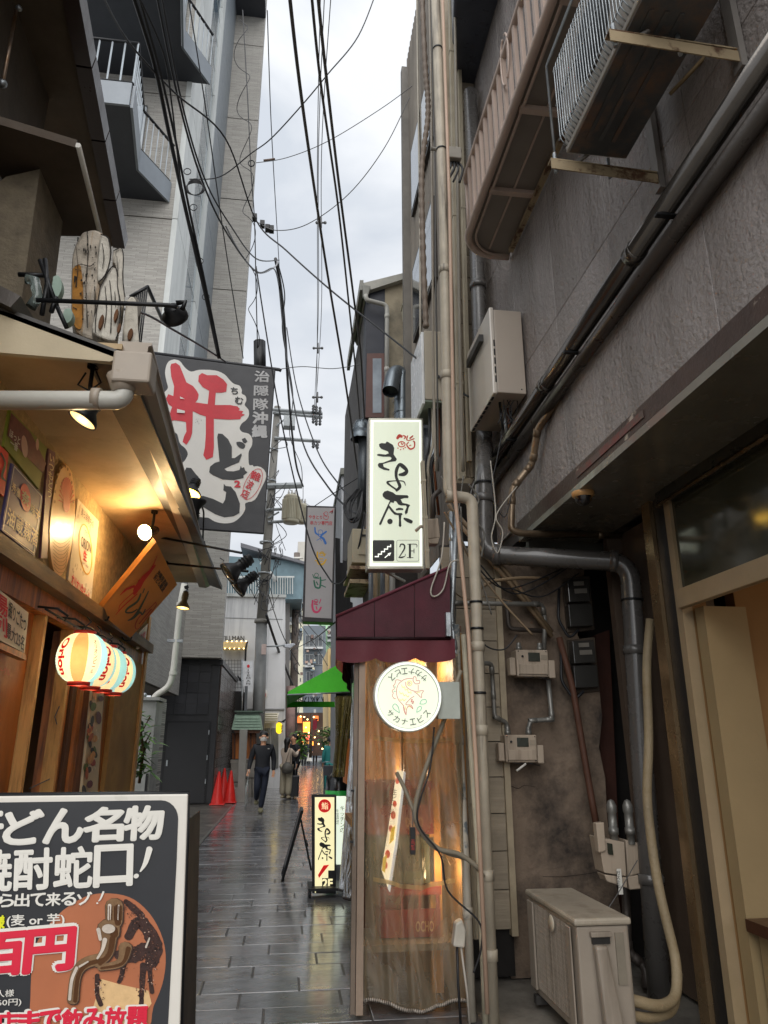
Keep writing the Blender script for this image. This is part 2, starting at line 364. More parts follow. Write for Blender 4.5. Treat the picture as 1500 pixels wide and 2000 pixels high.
# soffit boards
def soff(y0, y1, nm):
    def xo(y): return -.885 - (y - 3.25) * .042
    g = G(); g.prism([(XS - .01, y0, 3.402), (XS - .01, y1, 3.402), (xo(y1), y1, 3.402), (xo(y0), y0, 3.402)], (0, 0, .03)); return g.build(nm, soff_m, bar)
for a, b in ((3.27, 4.42), (4.424, 5.9), (5.904, 7.4), (7.404, 8.8)): soff(a, b, 'soffit_board')
gm = M('taupe_gutter', '8b8175', .45, var=.12, bump=.05)
def gut(y0, y1, dz=0):
    def P(y): return -.885 - (y - 3.25) * .042
    prof = [(-.02, 0), (.07, -.01), (.115, .02), (.12, .09), (.135, .095), (.135, .11), (-.02, .11)]
    return G().prism([(P(y0) + x, y0, 3.355 + z + dz) for x, z in prof], (P(y1) - P(y0), y1 - y0, 0)).build('gutter', gm, bar)
gut(3.3, 5.65); gut(5.66, 8.85, .004)
q1, q2 = atY(214, 742, 3.15), atY(298, 687, 3.15); G().box(q1.x, q2.x, 3.15, 3.3, q1.z, q2.z).build('gutter_end_box', gm, bar, bevel=.012)
p0 = atY(240, 735, 3.22); p1 = atY(240, 782, 3.22); p2 = atY(-60, 782, 3.22)
G().tube([p0, p0 + (p1 - p0) * .7], [.075, .05], 14).build('gutter_outlet', gm, bar)
pipe('downpipe', [p1 + V(0, 0, .1), p1, p2], .045, M('grey_white_pipe', 'a5a49d', .4, var=.1), bar, bend=.07, n=16)
G().tube([p1 + V(-.10, 0, 0), p1 + V(-.14, 0, 0)], .052, 16).build('pipe_collar', gm, bar)
# canopy roof with end face
ply = PY(3.24)
G().prism([ply.at(-200, 545), ply.at(20, 612), ply.at(243, 694), ply.at(215, 706), ply.at(-200, 672)], (0, .03, 0)).build('fascia_board', M('beige_fascia', '9c9078', .6, var=.12), bar)
a, b = ply.at(-200, 520), ply.at(247, 690)
G().prism([a, b, b + V(0, 0, -.045), a + V(0, 0, -.05)], (0, 5.55, 0)).build('roof', M('dark_roof_edge', '3a3836', .5), bar)
G().prism([ply.at(-200, 455, .06), ply.at(40, 578, .06), ply.at(20, 600, .06), ply.at(-200, 490, .06)], (0, .4, 0)).build('upper_coping', M('coping', '3d3936', .35, .3), bar)
G().box(-2.0, -1.55, 2.7, 3.2, 3.4, 4.0).build('stub_wall', stucco, bar)
# upper storey of the bar: dark wall, deep eave and gutter
dk = M('dark_brown_render', '3d352b', .8, var=.3, scale=3, bump=.5, bscale=30)
G().box(-5, -2.15, 1.0, 4.9, 3.45, 9.0).build('upper_wall', dk, bar)
ez = 6.6; e0 = atZ(118, -60, ez); e1 = atZ(226, 482, ez)
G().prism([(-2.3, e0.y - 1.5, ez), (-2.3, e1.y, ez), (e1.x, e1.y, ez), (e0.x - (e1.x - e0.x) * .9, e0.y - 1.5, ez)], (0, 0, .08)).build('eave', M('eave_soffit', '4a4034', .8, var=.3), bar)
d = (e1 - e0).normalized()
for k in range(4):
    s0 = e0 + d * ((e1 - e0).length * (k / 4) - (.6 if k == 0 else 0)); s1 = e0 + d * ((e1 - e0).length * ((k + 1) / 4) - .02)
    g = G(); sx = V(.10, 0, 0); g.prism([s0 + V(-.02, 0, -.03), s0 + V(.1, 0, -.04 + .003 * k), s0 + V(.12, 0, .09), s0 + V(-.02, 0, .1)], s1 - s0); g.build('eave_gutter', M('brown_gutter', '2e2320', .32, var=.2), bar)
# lower roof over the first floor window (grey triangular eave)
ez2 = 5.1
f0, f1, f2, f3 = atZ(-60, 225, ez2), atZ(148, 288, ez2), atZ(192, 462, ez2), atZ(60, 460, ez2)
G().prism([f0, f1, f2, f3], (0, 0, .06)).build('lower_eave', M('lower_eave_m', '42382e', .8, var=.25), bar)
G().tube([f1 + V(.01, 0, .02), f2 + V(.01, 0, .02)], .02, 6).build('eave_trim', white_paint, bar)
q0 = atY(-40, 330, 4.2); 
G().prism([PY(4.0).at(-60, 400), PY(4.0).at(12, 345), PY(4.0).at(78, 330), PY(4.0).at(40, 600), PY(4.0).at(-60, 600)], (0, .5, 0)).build('stucco_column', M('grey_stucco', '5f5647', .85, var=.3, scale=10, bump=.9, bscale=40), bar)
G().tube([atY(5, 165, 4.0), atY(32, 18, 4.0)], .012, 8).build('metal_rod', M('rusty_chrome', '8b8178', .35, .8, c2='7a5a3a', thr=.5), bar)
G().ball(atY(37, 16, 4.0), .022).build('rod_joint', steel, bar); G().ball(atY(5, 163, 4.0), .03).build('rod_joint', steel, bar)
# corner wall, door zone
def onx(px, py): return atX(px, py, XS)
yl = [onx(p, 1450).y for p in (0, 62, 128, 158, 196, 214)]
G().box(-1.80, XS, yl[5], 8.36, 0, 2.36).build('corner_wall', M('tan_stucco', 'a07c48', .8, var=.2, scale=8, bump=.6, bscale=80, c2='7f5f36', thr=.6), bar)
G().box(-1.60, -1.575, 8.26, 8.375, 0.0, 2.9).build('corner_post', wood_l, bar)
G().box(-1.82, -1.64, yl[4] + .02, yl[5] - .003, 0, 2.36).build('door_frame', wood_o, bar)
for k in range(3): G().box(-1.80 + .0 * k, -1.66 + k * .02, yl[2] + .03 + k * .13, yl[2] + .14 + k * .13, 0, 2.36).build('door_stile', wood_o if k != 1 else wood_d, bar)
G().box(-1.85, -1.70, 2.0, yl[1], 0, 2.36).build('timber_panel', M('orange_timber_panel', '8a4d1c', .5, var=.2, stretch=(1, 1, .3), c2='5a300f', thr=.6), bar)
G().box(-1.72, -1.63, yl[2] - .06, yl[2] - .01, 0, 2.36).build('door_post', wood_l, bar)
G().box(-1.72, -1.63, yl[1] + .01, yl[1] + .06, 0, 2.36).build('door_post', wood_l, bar)
G().box(-3.2, -3.1, 2, 8.3, 0, 2.5).build('inner_wall', M('inner_wall_m', '6b4a2a', .7, var=.2), bar)
G().box(-3.1, -1.8, 8.2, 8.3, 0, 2.5).build('end_wall', M('inner_wall_m', '6b4a2a', .7), bar)
G().box(-3.1, -1.8, 2.0, 8.2, .0, .02).build('inner_floor', wood_d, bar)
G().box(-2.9, -2.4, 4.2, 7.9, 0.02, 1.05).build('counter', wood_d, bar)
G().box(-3.1, -2.85, 5.0, 7.9, 1.75, 1.79).build('shelf', wood_l, bar)
G().tube([atX(135, 1335, -1.66), atX(107, 1400, -1.66), atX(118, 1440, -1.66), atX(100, 1520, -1.66), atX(58, 1540, -1.66)], .004, 5).build('hanging_cord', cable_g, bar)
# food photo strip beside the door
fs_ = M('cream_board', 'b9a88a', .5, var=.1)
plf = PX(-1.58)
fb = E('menu_board', (-1.6, onx(178, 1500).y, .3), 'narrow upright board of food photographs beside the bar door', 'sign')
G().prism([plf.at(181, 1345), plf.at(203, 1348), plf.at(185, 1640), plf.at(150, 1640)], (-.02, 0, 0)).build('panel', fs_, fb)
foods = [M('food_%s' % c, c, .5, var=.45, scale=25, bump=0) for c in ('8e3522', '4d5a22', 'c08a4e', '5a2330', 'd8c6a8', '9c4a1e', '2a2320')]
inks = {}
random.seed(3)
for i in range(46):
    t = random.random(); yy = 1352 + t * 250; xc = 190 - t * 25; m = random.choice(foods)
    ink = inks.setdefault(m.name, (Ink(plf, .004 + .0015 * len(inks)), m)); ink[0].ell(xc + random.uniform(-9, 9) * (1 - .1 * t), yy, random.uniform(2, 6), random.uniform(5, 13), 10, random.uniform(-.5, .5))
for k, (ik, m) in inks.items(): tag(ik.build('food_picture', m, fb), kind='stuff')
# ---------------------------------------------------------------- boards on the stucco band
def board(name, quad, label, colr, X=-1.585, th=.02, cat='sign', rough=.5, c2=None):
    pl = PX(X); e = E(name, (X, pl.at(*quad[0]).y, pl.at(*quad[3]).z), label, cat)
    G().prism([pl.at(*q) for q in quad], (-th, 0, 0)).build('panel', M(name + '_' + colr, colr, rough, var=.12, c2=c2, bump=.03), e); return e, pl
e, pl = board('poster_board', [(20, 800), (92, 875), (76, 955), (8, 872)], 'green and plum poster with a white bottle, topmost on the stucco band', '6b7322')
i = Ink(pl); i.poly([(22, 806), (60, 845), (90, 905), (84, 925), (40, 880), (14, 850)]); i.build('plum_band', M('plum', '5c2a30', .5, var=.3, scale=20), e)
i = Ink(pl, .005); i.ell(48, 872, 6, 22, 16, -.1); i.ell(73, 868, 3, 12, 12); i.build('bottle_picture', M('pale_pink', 'c9a79a', .5), e)
text('ほっと\n一番', (20, 838), (40, 856), (16, 868), pl, white_ink, e, bold=.02, off=.007)
e, pl = board('menu_sign', [(25, 905), (84, 968), (68, 1087), (2, 1035)], 'purple blue enamel sign with a red round mark on the stucco band', '3b3560')
i = Ink(pl, .002); o = [(28, 911), (81, 969), (66, 1080), (6, 1034)]
for k in range(4): i.stroke([(*o[k], 1.3), (*o[(k + 1) % 4], 1.3)], k=1)
i.build('border_line', white_ink, e)
i = Ink(pl, .004); i.ell(50, 972, 10, 28, 28, -.12); i.build('round_mark', red_ink, e)
text('奈', (44, 955), (57, 968), (42, 978), pl, M('cream_ink', 'd9c39a', .5), e, bold=.03, off=.006)
text('秀優', (24, 940), (41, 958), (22, 958), pl, MC['cream_ink'], e, bold=.02)
text('味子', (61, 982), (78, 1000), (60, 1000), pl, MC['cream_ink'], e, bold=.02)
text('油蔵麹酒', (17, 990), (76, 1040), (12, 1024), pl, MC['cream_ink'], e, bold=.015)
e, pl = board('narrow_board', [(95, 876), (108, 884), (92, 1090), (80, 1090)], 'tall thin plum coloured board between the blue sign and the oval', '5e3640')
text('い\nつ\nも\nと\nう', (97, 885), (106, 893), (92, 968), pl, MC['cream_ink'], e, bold=.02)
# oval sunrise board
pl = PX(-1.58); e = E('oval_sign', (-1.58, pl.at(120, 1020).y, 2.7), 'oval wooden board with a red sunrise on the stucco band', 'sign')
ov = [(122 + 23 * math.cos(t) - 9 * math.sin(t), 1017 + 108 * math.sin(t) + 10 * math.cos(t)) for t in [2 * math.pi * k / 40 for k in range(40)]]
G().prism([pl.at(*p) for p in ov], (-.025, 0, 0)).build('panel', M('oval_wood', 'b28a55', .35, var=.15), e)
i = Ink(pl, .002)
for k in range(15):
    a = math.pi * (-.95 + k / 14 * .9); i.stroke([(130, 985, 1), (130 + 15 * math.cos(a), 985 + 52 * math.sin(a), 3)], k=1)
i.ell(130, 985, 7, 16); i.build('sunrise', M('faded_red', 'a4432c', .5), e)
i = Ink(pl, .002)
for k in range(9): i.stroke([(103 + k * .3, 1052 + k * 7, .9), (115, 1062 + k * 7, .9), (126, 1060 + k * 7, .9), (138 - k, 1050 + k * 6, .9)], k=4)
for k in range(12):
    a = math.pi * (-1 + k / 11); i.ell(125 + 18 * math.cos(a), 980 + 70 * math.sin(a), 1.5, 3.5, 8)
i.build('wave_lines', M('sepia', '7a5a34', .6), e)
e, pl = board('beer_sign', [(152, 974), (193, 1018), (177, 1184), (133, 1133)], 'white beer sign with a yellow ringed emblem and red kana', 'b8ad98', rough=.3)
i = Ink(pl, .002); i.ring(167, 1073, 13, 50, 2.2, rot=-.08); i.build('yellow_ring', M('yellow_ink', 'c99a1c', .5), e)
i = Ink(pl, .003); i.ell(167, 1073, 11, 47, rot=-.08); i.build('emblem_disc', M('cream_white', 'cbbfae', .5), e)
text('ORION', (159, 1046), (178, 1062), (158, 1066), pl, M('dark_ink', '33302e', .5), e, off=.006, bold=.01)
text('生', (164, 1074), (171, 1080), (162, 1092), pl, red_ink, e, bold=.02, off=.006)
text('アサヒ', (166, 1034), (174, 1040), (165, 1044), pl, red_ink, e, off=.006)
text('CRAFT BEER', (158, 1094), (173, 1106), (158, 1099), pl, MC['dark_ink'], e, off=.006)
text('美ら海育ちの', (160, 990), (184, 1018), (158, 1006), pl, MC['dark_ink'], e)
text('オリオン生ビール', (141, 1118), (176, 1158), (139, 1142), pl, red_ink, e, bold=.015)
e, pl = board('red_sign', [(-40, 830), (17, 886), (8, 970), (-40, 930)], 'bright red poster cut off by the left edge of the view', 'c02a1a')
i = Ink(pl, .003); i.stroke([(2, 885, 3), (10, 905, 4), (4, 930, 5), (12, 940, 2)]); i.build('black_brush_mark', black_ink, e)
# seating sign under the ledge
e, pl = board('seating_sign', [(-40, 1121), (56, 1197), (48, 1275), (-40, 1230)], 'white board advertising sunken seats for 25 people under the ledge', 'b9ad98', X=-1.60)
text('掘りごたつ', (18, 1172), (52, 1208), (16, 1203), pl, black_ink, e, bold=.015)
text('最大25名', (14, 1214), (48, 1244), (12, 1244), pl, black_ink, e, bold=.015)
text('場\n列', (-12, 1150), (15, 1170), (-12, 1232), pl, red_ink, e, bold=.02)
i = Ink(pl, .003); 
G().prism([pl.at(-40, 1236), pl.at(50, 1277), pl.at(52, 1290), pl.at(-40, 1250)], (-.05, 0, 0)).build('wooden_rail', wood_o, e)
text('ニーグル', (-6, 1298), (19, 1306), (-6, 1314), PX(-1.69), M('faint_red', '9a3324', .5), bar, off=.004)
# projecting lobster board
A = {'tl': (305, 1058), 'tr': (346, 1142), 'br': (255, 1246), 'bl': (193, 1195)}
ptl = atX(305, 1058, -1.10); ptr = atX(346, 1142, -1.02); pbl = atX(193, 1195, -1.57)
nn = (ptr - ptl).cross(pbl - ptl).normalized(); nn = nn if nn.dot(O - ptl) > 0 else -nn
pl = PL(ptl, nn)
e = E('lobster_sign', tuple(pbl), 'tilted orange board painted with a red lobster, jutting out from the bar', 'sign')
G().prism([pl.at(*A['tl']), pl.at(*A['tr']), pl.at(*A['br']), pl.at(*A['bl'])], -nn * .05).build('panel', M('orange_board', 'b5793a', .5, var=.12), e)
i = Ink(pl, .003)
i.stroke([(307, 1085, 1), (296, 1110, 3), (280, 1130, 9), (268, 1148, 12), (262, 1160, 5)], rough=.15)
i.stroke([(303, 1104, 3), (292, 1118, 5), (276, 1140, 3)]); i.stroke([(262, 1145, 5), (246, 1152, 4), (234, 1163, 1)], rough=.2); i.stroke([(268, 1160, 2), (240, 1185, 2), (226, 1201, 1)]); i.stroke([(262, 1156, 1.5), (236, 1180, 1.5), (232, 1192, 1)])
i.build('lobster_picture', M('lobster_red', 'b0281c', .5, var=.2), e)
i = Ink(pl, .004)
i.stroke([(275, 1160, 3), (268, 1175, 4), (250, 1188, 4), (246, 1196, 3), (258, 1196, 3), (268, 1190, 2)]); i.stroke([(290, 1155, 2), (275, 1185, 4), (262, 1205, 5), (250, 1212, 2)]); i.stroke([(262, 1206, 4), (273, 1196, 4), (278, 1200, 3), (284, 1190, 2)]); i.stroke([(282, 1150, 2), (279, 1158, 2)])
i.build('brush_kana', M('olive_ink', '3f4a3a', .5), e)
text('沖縄居酒屋\n肝どん難波', (311, 1112), (329, 1140), (299, 1130), pl, MC['dark_ink'], e, bold=.02)
i = Ink(pl, .004); i.stroke([(304, 1176, 1.5), (290, 1190, 1.5), (272, 1205, 2), (264, 1222, 2), (270, 1228, 1.5), (288, 1205, 1.5), (304, 1184, 1.5), (304, 1176, 1.5)]); i.stroke([(296, 1190, 2.5), (272, 1218, 2.5)], rough=.5); i.build('name_cartouche', M('faded_red2', '9c3c2a', .5), e)
for (x, y) in ((207, 1200), (252, 1240)):
    p = pl.at(x, y, .01); G().tube([p + V(-.06, 0, -.02), p + V(-.03, 0, -.05), p + V(.02, -.02, -.05), p + V(.03, -.02, -.02)], .008, 6).build('bracket', black_metal, e)
# little red sign at the corner
pl = PX(-1.572); e = E('corner_sign', (-1.572, pl.at(282, 1240).y, 2.3), 'small white and red sign on the corner post of the bar', 'sign')
G().prism([pl.at(*q) for q in ((272, 1235), (289, 1218), (283, 1262), (268, 1268))], (-.015, 0, 0)).build('panel', M('sign_white', 'b8ac9a', .5), e)
text('営業', (273, 1240), (285, 1232), (271, 1258), pl, red_ink, e, bold=.02)
# ================================================================ lanterns
def trans_mat(name, c, emit=0.):
    m = bpy.data.materials.new(name); m.use_nodes = True; nt = m.node_tree; n = nt.nodes; l = nt.links; n.clear()
    o = n.new('ShaderNodeOutputMaterial'); d = n.new('ShaderNodeBsdfDiffuse'); t = n.new('ShaderNodeBsdfTranslucent'); x = n.new('ShaderNodeMixShader')
    nz = n.new('ShaderNodeTexNoise'); nz.inputs['Scale'].default_value = 30; tc = n.new('ShaderNodeTexCoord'); l.new(tc.outputs['Object'], nz.inputs[0])
    mx = n.new('ShaderNodeMix'); mx.data_type = 'RGBA'; mx.inputs[6].default_value = lin(c); mx.inputs[7].default_value = tuple(v * .8 for v in lin(c)[:3]) + (1,); l.new(nz.outputs[0], mx.inputs[0])
    for s in (d, t): l.new(mx.outputs[2], s.inputs[0])
    x.inputs[0].default_value = .55; l.new(d.outputs[0], x.inputs[1]); l.new(t.outputs[0], x.inputs[2])
    if emit:
        e = n.new('ShaderNodeEmission'); e.inputs[1].default_value = emit; l.new(mx.outputs[2], e.inputs[0]); a = n.new('ShaderNodeAddShader'); l.new(x.outputs[0], a.inputs[0]); l.new(e.outputs[0], a.inputs[1]); l.new(a.outputs[0], o.inputs[0])
    else: l.new(x.outputs[0], o.inputs[0])
    return m
lcream = trans_mat('lantern_cream_paper', 'efe4cc', .09); lteal = trans_mat('lantern_teal_paper', '8ccbe6', .18); lorange = trans_mat('lantern_orange_paper', 'e8a070', .10)
lred = M('lantern_red_rim', 'a5261c', .4, var=.1, bump=0); letr = trans_mat('lantern_red_letters', 'b01a22', .12)
RX, RZ = .152, .158
def lan(lon, lat, k=1.0):  # lon 0 = towards the viewer (-Y), lat -1..1
    a = lon; b = lat * 1.25
    sup = (abs(math.cos(b))) ** .8
    return V(math.sin(a) * RX * sup * k, -math.cos(a) * RX * sup * k, math.sin(b) * RZ * k)
def lantern(loc, rot, label, watts, first=False):
    e = E('paper_lantern', loc, label, 'lantern', 'row of paper lanterns hanging under the bar ledge'); o = Vector(loc)
    if first: secs = [(-.3, .35, lorange), (.35, .95, lcream), (.95, 1.7, lteal), (1.7, 2.8, lcream), (2.8, 3.5, lorange), (3.5, 4.4, lcream), (4.4, 5.1, lteal), (5.1, 5.983, lcream)]
    else: secs = [(-.45, .45, lcream), (.45, 1.15, lteal), (1.15, 2.0, lcream), (2.0, 2.6, lorange), (2.6, 3.5, lcream), (3.5, 4.2, lteal), (4.2, 5.13, lcream), (5.13, 5.833, lteal)]
    for a, b, m in secs:
        def fn(u, v, a=a, b=b):
            lat = -1 + 2 * v; j = round(v * 44); p = lan(a + (b - a) * u + rot, lat, 1 + (.012 if j % 2 else -.006)); return o + p
        G().grid(fn, max(3, int((b - a) * 6)), 44).build('paper_panel', m, e)
    def letters(s, lon0, lon1, lat0, lat1, mat, turn, bold):
        vs, fs = text_mesh(s, bold, .9, 4); pts = []
        for u, v in vs:
            if turn: lo, la = lon1 + (lon0 - lon1) * v, lat1 + (lat0 - lat1) * u
            else: lo, la = lon0 + (lon1 - lon0) * u, lat1 + (lat0 - lat1) * v
            pts.append(o + lan(lo + rot, la, 1.03))
        G().add(pts, fs).build('lettering', mat, e)
    if first: letters('Orion', -.92, -.52, -.62, .62, letr, True, .04); letters('オ\nリ\nオ\nン\nビ\nー\nル', .58, .74, -.55, .55, black_ink, False, .02)
    else: letters('Orion', -.25, .2, -.62, .62, letr, True, .04); letters('オ\nリ\nオ\nン\nビ\nー\nル', 1.3, 1.45, -.55, .55, black_ink, False, .02)
    G().lathe([(.058, -.172), (.068, -.17), (.068, -.145), (.056, -.143)], o, n=24).build('bottom_rim', lred, e)
    G().lathe([(.058, .14), (.068, .145), (.068, .168), (.04, .172)], o, n=24).build('top_rim', lred, e)
    G().tube([o + V(0, 0, .16), o + V(0, 0, .20), o + V(.03, 0, .23), o + V(0, 0, .26)], .005, 6).build('wire_hook', black_metal, e)
    G().ball(o + V(0, -.05, .02), .022).build('bulb', M('lamp_glow', 'ffd58a', .5, var=0, bump=0, emit=25), e)
    ld = bpy.data.lights.new('lantern_light', 'POINT'); ld.energy = watts; ld.color = (1, .76, .48); ld.shadow_soft_size = .03
    lo = bpy.data.objects.new('lantern_light', ld); col.objects.link(lo); lo.parent = e; lo.location = (0, -.03, .0)
    return e
lantern(tuple(atX(160, 1285, -1.31)), .12, 'nearest paper lantern, cream and orange with a bright bulb', 1.3, True)
lantern(tuple(atX(181, 1297, -1.33)), .9, 'second paper lantern, mostly hidden by the brightest one', .45)
lantern(tuple(atX(205, 1306, -1.345)), .5, 'third paper lantern, Orion in red between teal bands', .5)
lantern(tuple(atX(226, 1315, -1.37)), .75, 'farthest paper lantern at the end of the row', .45)
G().tube([(-1.50, 4.6, 2.33), (-1.5, 5.0, 2.325), (-1.5, 7.2, 2.33)], .007, 6).build('lantern_rail', black_metal, bar)
for y in (4.7, 5.1, 5.5, 5.9, 6.4): G().tube([(-1.58, y, 2.36), (-1.46, y, 2.35), (-1.40, y + .02, 2.31), (-1.42, y + .04, 2.28)], .008, 6).build('rail_hook', black_metal, bar)
# ================================================================ spotlights
glow_y = M('spot_glow_yellow', 'ffd35a', .5, var=0, bump=0, emit=6); glow_w = M('spot_glow_warm', 'ffc97a', .5, var=0, bump=0, emit=45); rim_w = M('spot_glow_pale', 'ffd890', .5, var=0, bump=0, emit=.7); lens_off = M('lens_off', '3a3a38', .1, bump=0)
def spot(loc, d, r, ln, label, face, arm=None, body=black_metal, group=None, power=0):
    loc = Vector(loc); d = Vector(d).normalized(); e = E('spotlight', loc, label, 'lamp', group)
    G().lathe([(.0, -ln), (r * .42, -ln), (r * .45, -ln * .45), (r * .48, -ln * .42), (r * .5, -ln * .40), (r * .98, -ln * .1), (r, 0), (r * .93, 0), (r * .9, -ln * .05)], loc, d, 20).build('housing', body, e)
    for k in range(3): G().lathe([(r * .46, -ln * (.6 + .12 * k)), (r * .52, -ln * (.6 + .12 * k)), (r * .52, -ln * (.63 + .12 * k)), (r * .46, -ln * (.63 + .12 * k))], loc, d, 16).build('cooling_ring', body, e)
    G().lathe([(r * .93, -ln * .04), (r * .5, ln * .01), (0, ln * .02)], loc, d, 20).build('lens', face, e)
    if arm: G().tube(fillet(arm, .03), .011, 8).build('arm', black_metal, e); G().lathe([(.028, -.01), (.028, .02)], arm[0], (Vector(arm[1]) - Vector(arm[0])), 12).build('mount', black_metal, e)
    if power:
        ld = bpy.data.lights.new('spot_light', 'POINT'); ld.energy = power; ld.color = (1, .72, .38); ld.shadow_soft_size = .04
        lo = bpy.data.objects.new('spot_light', ld); col.objects.link(lo); lo.parent = e; lo.location = d * (ln * .25)
    return e
# big black lamp on a long rod from the roof
p = atY(340, 614, 3.9)
e = E('roof_lamp', p, 'round black floodlight seen from behind at the end of a long black rod', 'lamp')
G().lathe([(0, -.05), (.045, -.05), (.05, -.02), (.078, .0), (.08, .03), (.072, .035)], p, (.25, .9, -.3), 28).build('shade', black_metal, e)
G().lathe([(.0, .02), (.07, .03)], p, (.25, .9, -.3), 24).build('lens', lens_off, e)
G().tube([atY(346, 600, 3.8), atY(330, 596, 3.8), atY(70, 586, 3.6)], .013, 8).build('rod', black_metal, e)
G().tube([atY(356, 604, 3.8), atY(362, 590, 3.8), atY(344, 592, 3.8)], .016, 8).build('knuckle', black_metal, e)
# soffit spots
z = 3.4
m1 = atZ(182, 712, z); h1 = atY(160, 822, m1.y - .05)
spot(h1, (-.45, -.1, -.9), .075, .16, 'black spotlight with a bright brass rim under the near end of the soffit', rim_w, [m1, m1 + V(0, 0, -.14), h1 + V(.03, 0, .17)], group='spotlights under the bar soffit', power=.5)
G().tube([m1 + V(-.03, 0, -.05), m1 + V(-.06, 0, -.12), m1 + V(0, 0, -.15), m1 + V(.05, 0, -.1), m1 + V(.02, 0, -.04)], .005, 6).build('lamp_lead', cable_m, bar)
m2 = atZ(302, 998, z); h2 = atY(282, 1040, m2.y - .1)
spot(h2, (-.35, -.75, -.35), .07, .17, 'burning spotlight glaring towards the alley under the soffit', glow_w, [m2, m2 + V(.0, 0, -.1), h2 + V(.03, .12, .07)], group='spotlights under the bar soffit', power=8)
m3 = atZ(364, 1146, z); h3 = atY(357, 1188, 8.7)
spot(h3, (-.1, -.1, -1), .08, .2, 'small lit spotlight at the far end of the soffit', rim_w, [m3, m3 + V(.02, 0, -.05), h3 + V(0, 0, .2)], group='spotlights under the bar soffit', body=M('worn_brass', '8a7a58', .4, .4), power=.5)
# banner lights
p = atY(452, 1112, 6.2); a = [atX(300, 1047, -1.35), atY(472, 1080, 6.15)]
spot(atY(444, 1122, 6.1), (-.75, -.15, -.62), .105, .25, 'upper of two black spotlights on thin arms in front of the grey tiles', lens_off, a, group='black arm spotlights below the banner')
spot(atY(462, 1150, 6.3), (-.72, -.15, -.65), .092, .22, 'lower of two black spotlights on thin arms in front of the grey tiles', lens_off, [atX(322, 1100, -1.25), atY(484, 1116, 6.25)], group='black arm spotlights below the banner')
spot(atY(372, 966, 8.4), (-.2, -.3, -.93), .125, .24, 'lit yellow spotlight shining down at the foot of the banner', glow_y, [atY(396, 1060, 8.7), atY(398, 1000, 8.6), atY(380, 945, 8.45)], group='spotlights clamped to the banner')
spot(atY(383, 976, 8.3), (.05, -.1, 1), .125, .26, 'black spotlight pointing up below the lit yellow one', glow_y, [atY(398, 1066, 8.6), atY(390, 1040, 8.4)], group='spotlights clamped to the banner')
# ================================================================ black banner
Yb = 9.2; pb = PY(Yb); e = E('hanging_banner', tuple(pb.at(420, 1040)), 'large black hanging sign with red and black brush characters on white', 'sign')
slab(pb, [(285, 690), (538, 722), (515, 1042), (285, 1026)], .06, 'panel', M('banner_black', '212226', .45, var=.12, bump=.05), e, bevel=.01)
cx = lambda L_: [(290 + x / 5.404, 680 + y / 5.405) for x, y in L_]
blob = cx([(270, 118), (330, 135), (385, 205), (450, 247), (540, 228), (700, 235), (800, 275), (860, 340), (905, 378), (960, 395), (985, 440), (985, 480), (1025, 505), (1032, 555), (1015, 600), (1055, 650), (1060, 710), (1030, 760), (985, 795), (962, 845), (990, 885), (1060, 905), (1095, 960), (1090, 1030), (1060, 1085), (1055, 1160), (1065, 1235), (1110, 1250), (1100, 1450), (1060, 1610), (1020, 1640), (1020, 1700), (980, 1770), (900, 1835), (800, 1850), (700, 1830), (630, 1790), (560, 1785), (430, 1740), (350, 1600), (300, 1450), (320, 1260), (380, 1190), (415, 1120), (390, 1060), (335, 1010), (315, 950), (300, 905), (250, 880), (190, 885), (100, 860), (60, 760), (60, 620), (120, 545), (165, 470), (205, 420), (190, 350), (175, 260), (190, 180), (220, 135)])
i = Ink(pb, .002); i.poly(blob, 3)
def stad(cxp, cyp, hl, hw, ang, n=8):
    dx, dy = math.cos(ang), math.sin(ang); P = []
    for s_, a0 in ((1, -math.pi / 2), (-1, math.pi / 2)):
        for k in range(n + 1):
            t = a0 + math.pi * k / n; u = s_ * (hl - hw) + hw * math.cos(t); v = hw * math.sin(t); P.append((cxp + dx * u - dy * v, cyp + dy * u + dx * v))
    return P
bc = (290 + 1098 / 5.404, 680 + 1435 / 5.405); ang = math.atan2(.90, -.44)
i.poly(stad(*bc, 37, 19, ang)); i.build('white_ground', M('banner_white', 'b9b7b2', .5, var=.06), e)
redm = M('banner_red', 'a8202c', .5, var=.1, scale=8)
i = Ink(pb, .006)
i.poly(cx([(240, 165), (290, 155), (330, 185), (365, 270), (400, 360), (470, 400), (510, 450), (530, 490), (520, 540), (495, 572), (625, 590), (640, 450), (570, 410), (525, 350), (530, 290), (565, 262), (620, 285), (720, 285), (790, 330), (830, 380), (820, 460), (770, 470), (710, 470), (700, 600), (860, 600), (940, 615), (965, 640), (950, 655), (1000, 665), (985, 690), (1018, 702), (975, 725), (970, 750), (860, 755), (690, 745), (690, 900), (690, 1050), (680, 1150), (610, 1178), (578, 1130), (595, 1050), (605, 900), (605, 720), (540, 700), (468, 665), (465, 820), (460, 900), (440, 960), (400, 1020), (360, 990), (375, 930), (400, 880), (395, 780), (350, 770), (270, 760), (220, 775), (175, 805), (180, 770), (215, 730), (235, 660), (250, 620), (210, 590), (185, 530), (210, 485), (262, 505), (270, 400), (240, 300), (230, 200)]))
for _ in range(22): i.ell(*cx([(random.uniform(170, 240), random.uniform(680, 830))])[0], random.uniform(.3, 1), .5, 6)
i.ring(*bc, 33, 15, 1.1, 40, ang)
i.text('難', *cx([(1098, 1290), (1195, 1330), (1066, 1372)]), bold=.02); i.text('波', *cx([(1058, 1385), (1120, 1415), (1020, 1470)]), bold=.02); i.text('店', *cx([(1005, 1480), (1075, 1515), (968, 1560)]), bold=.02)
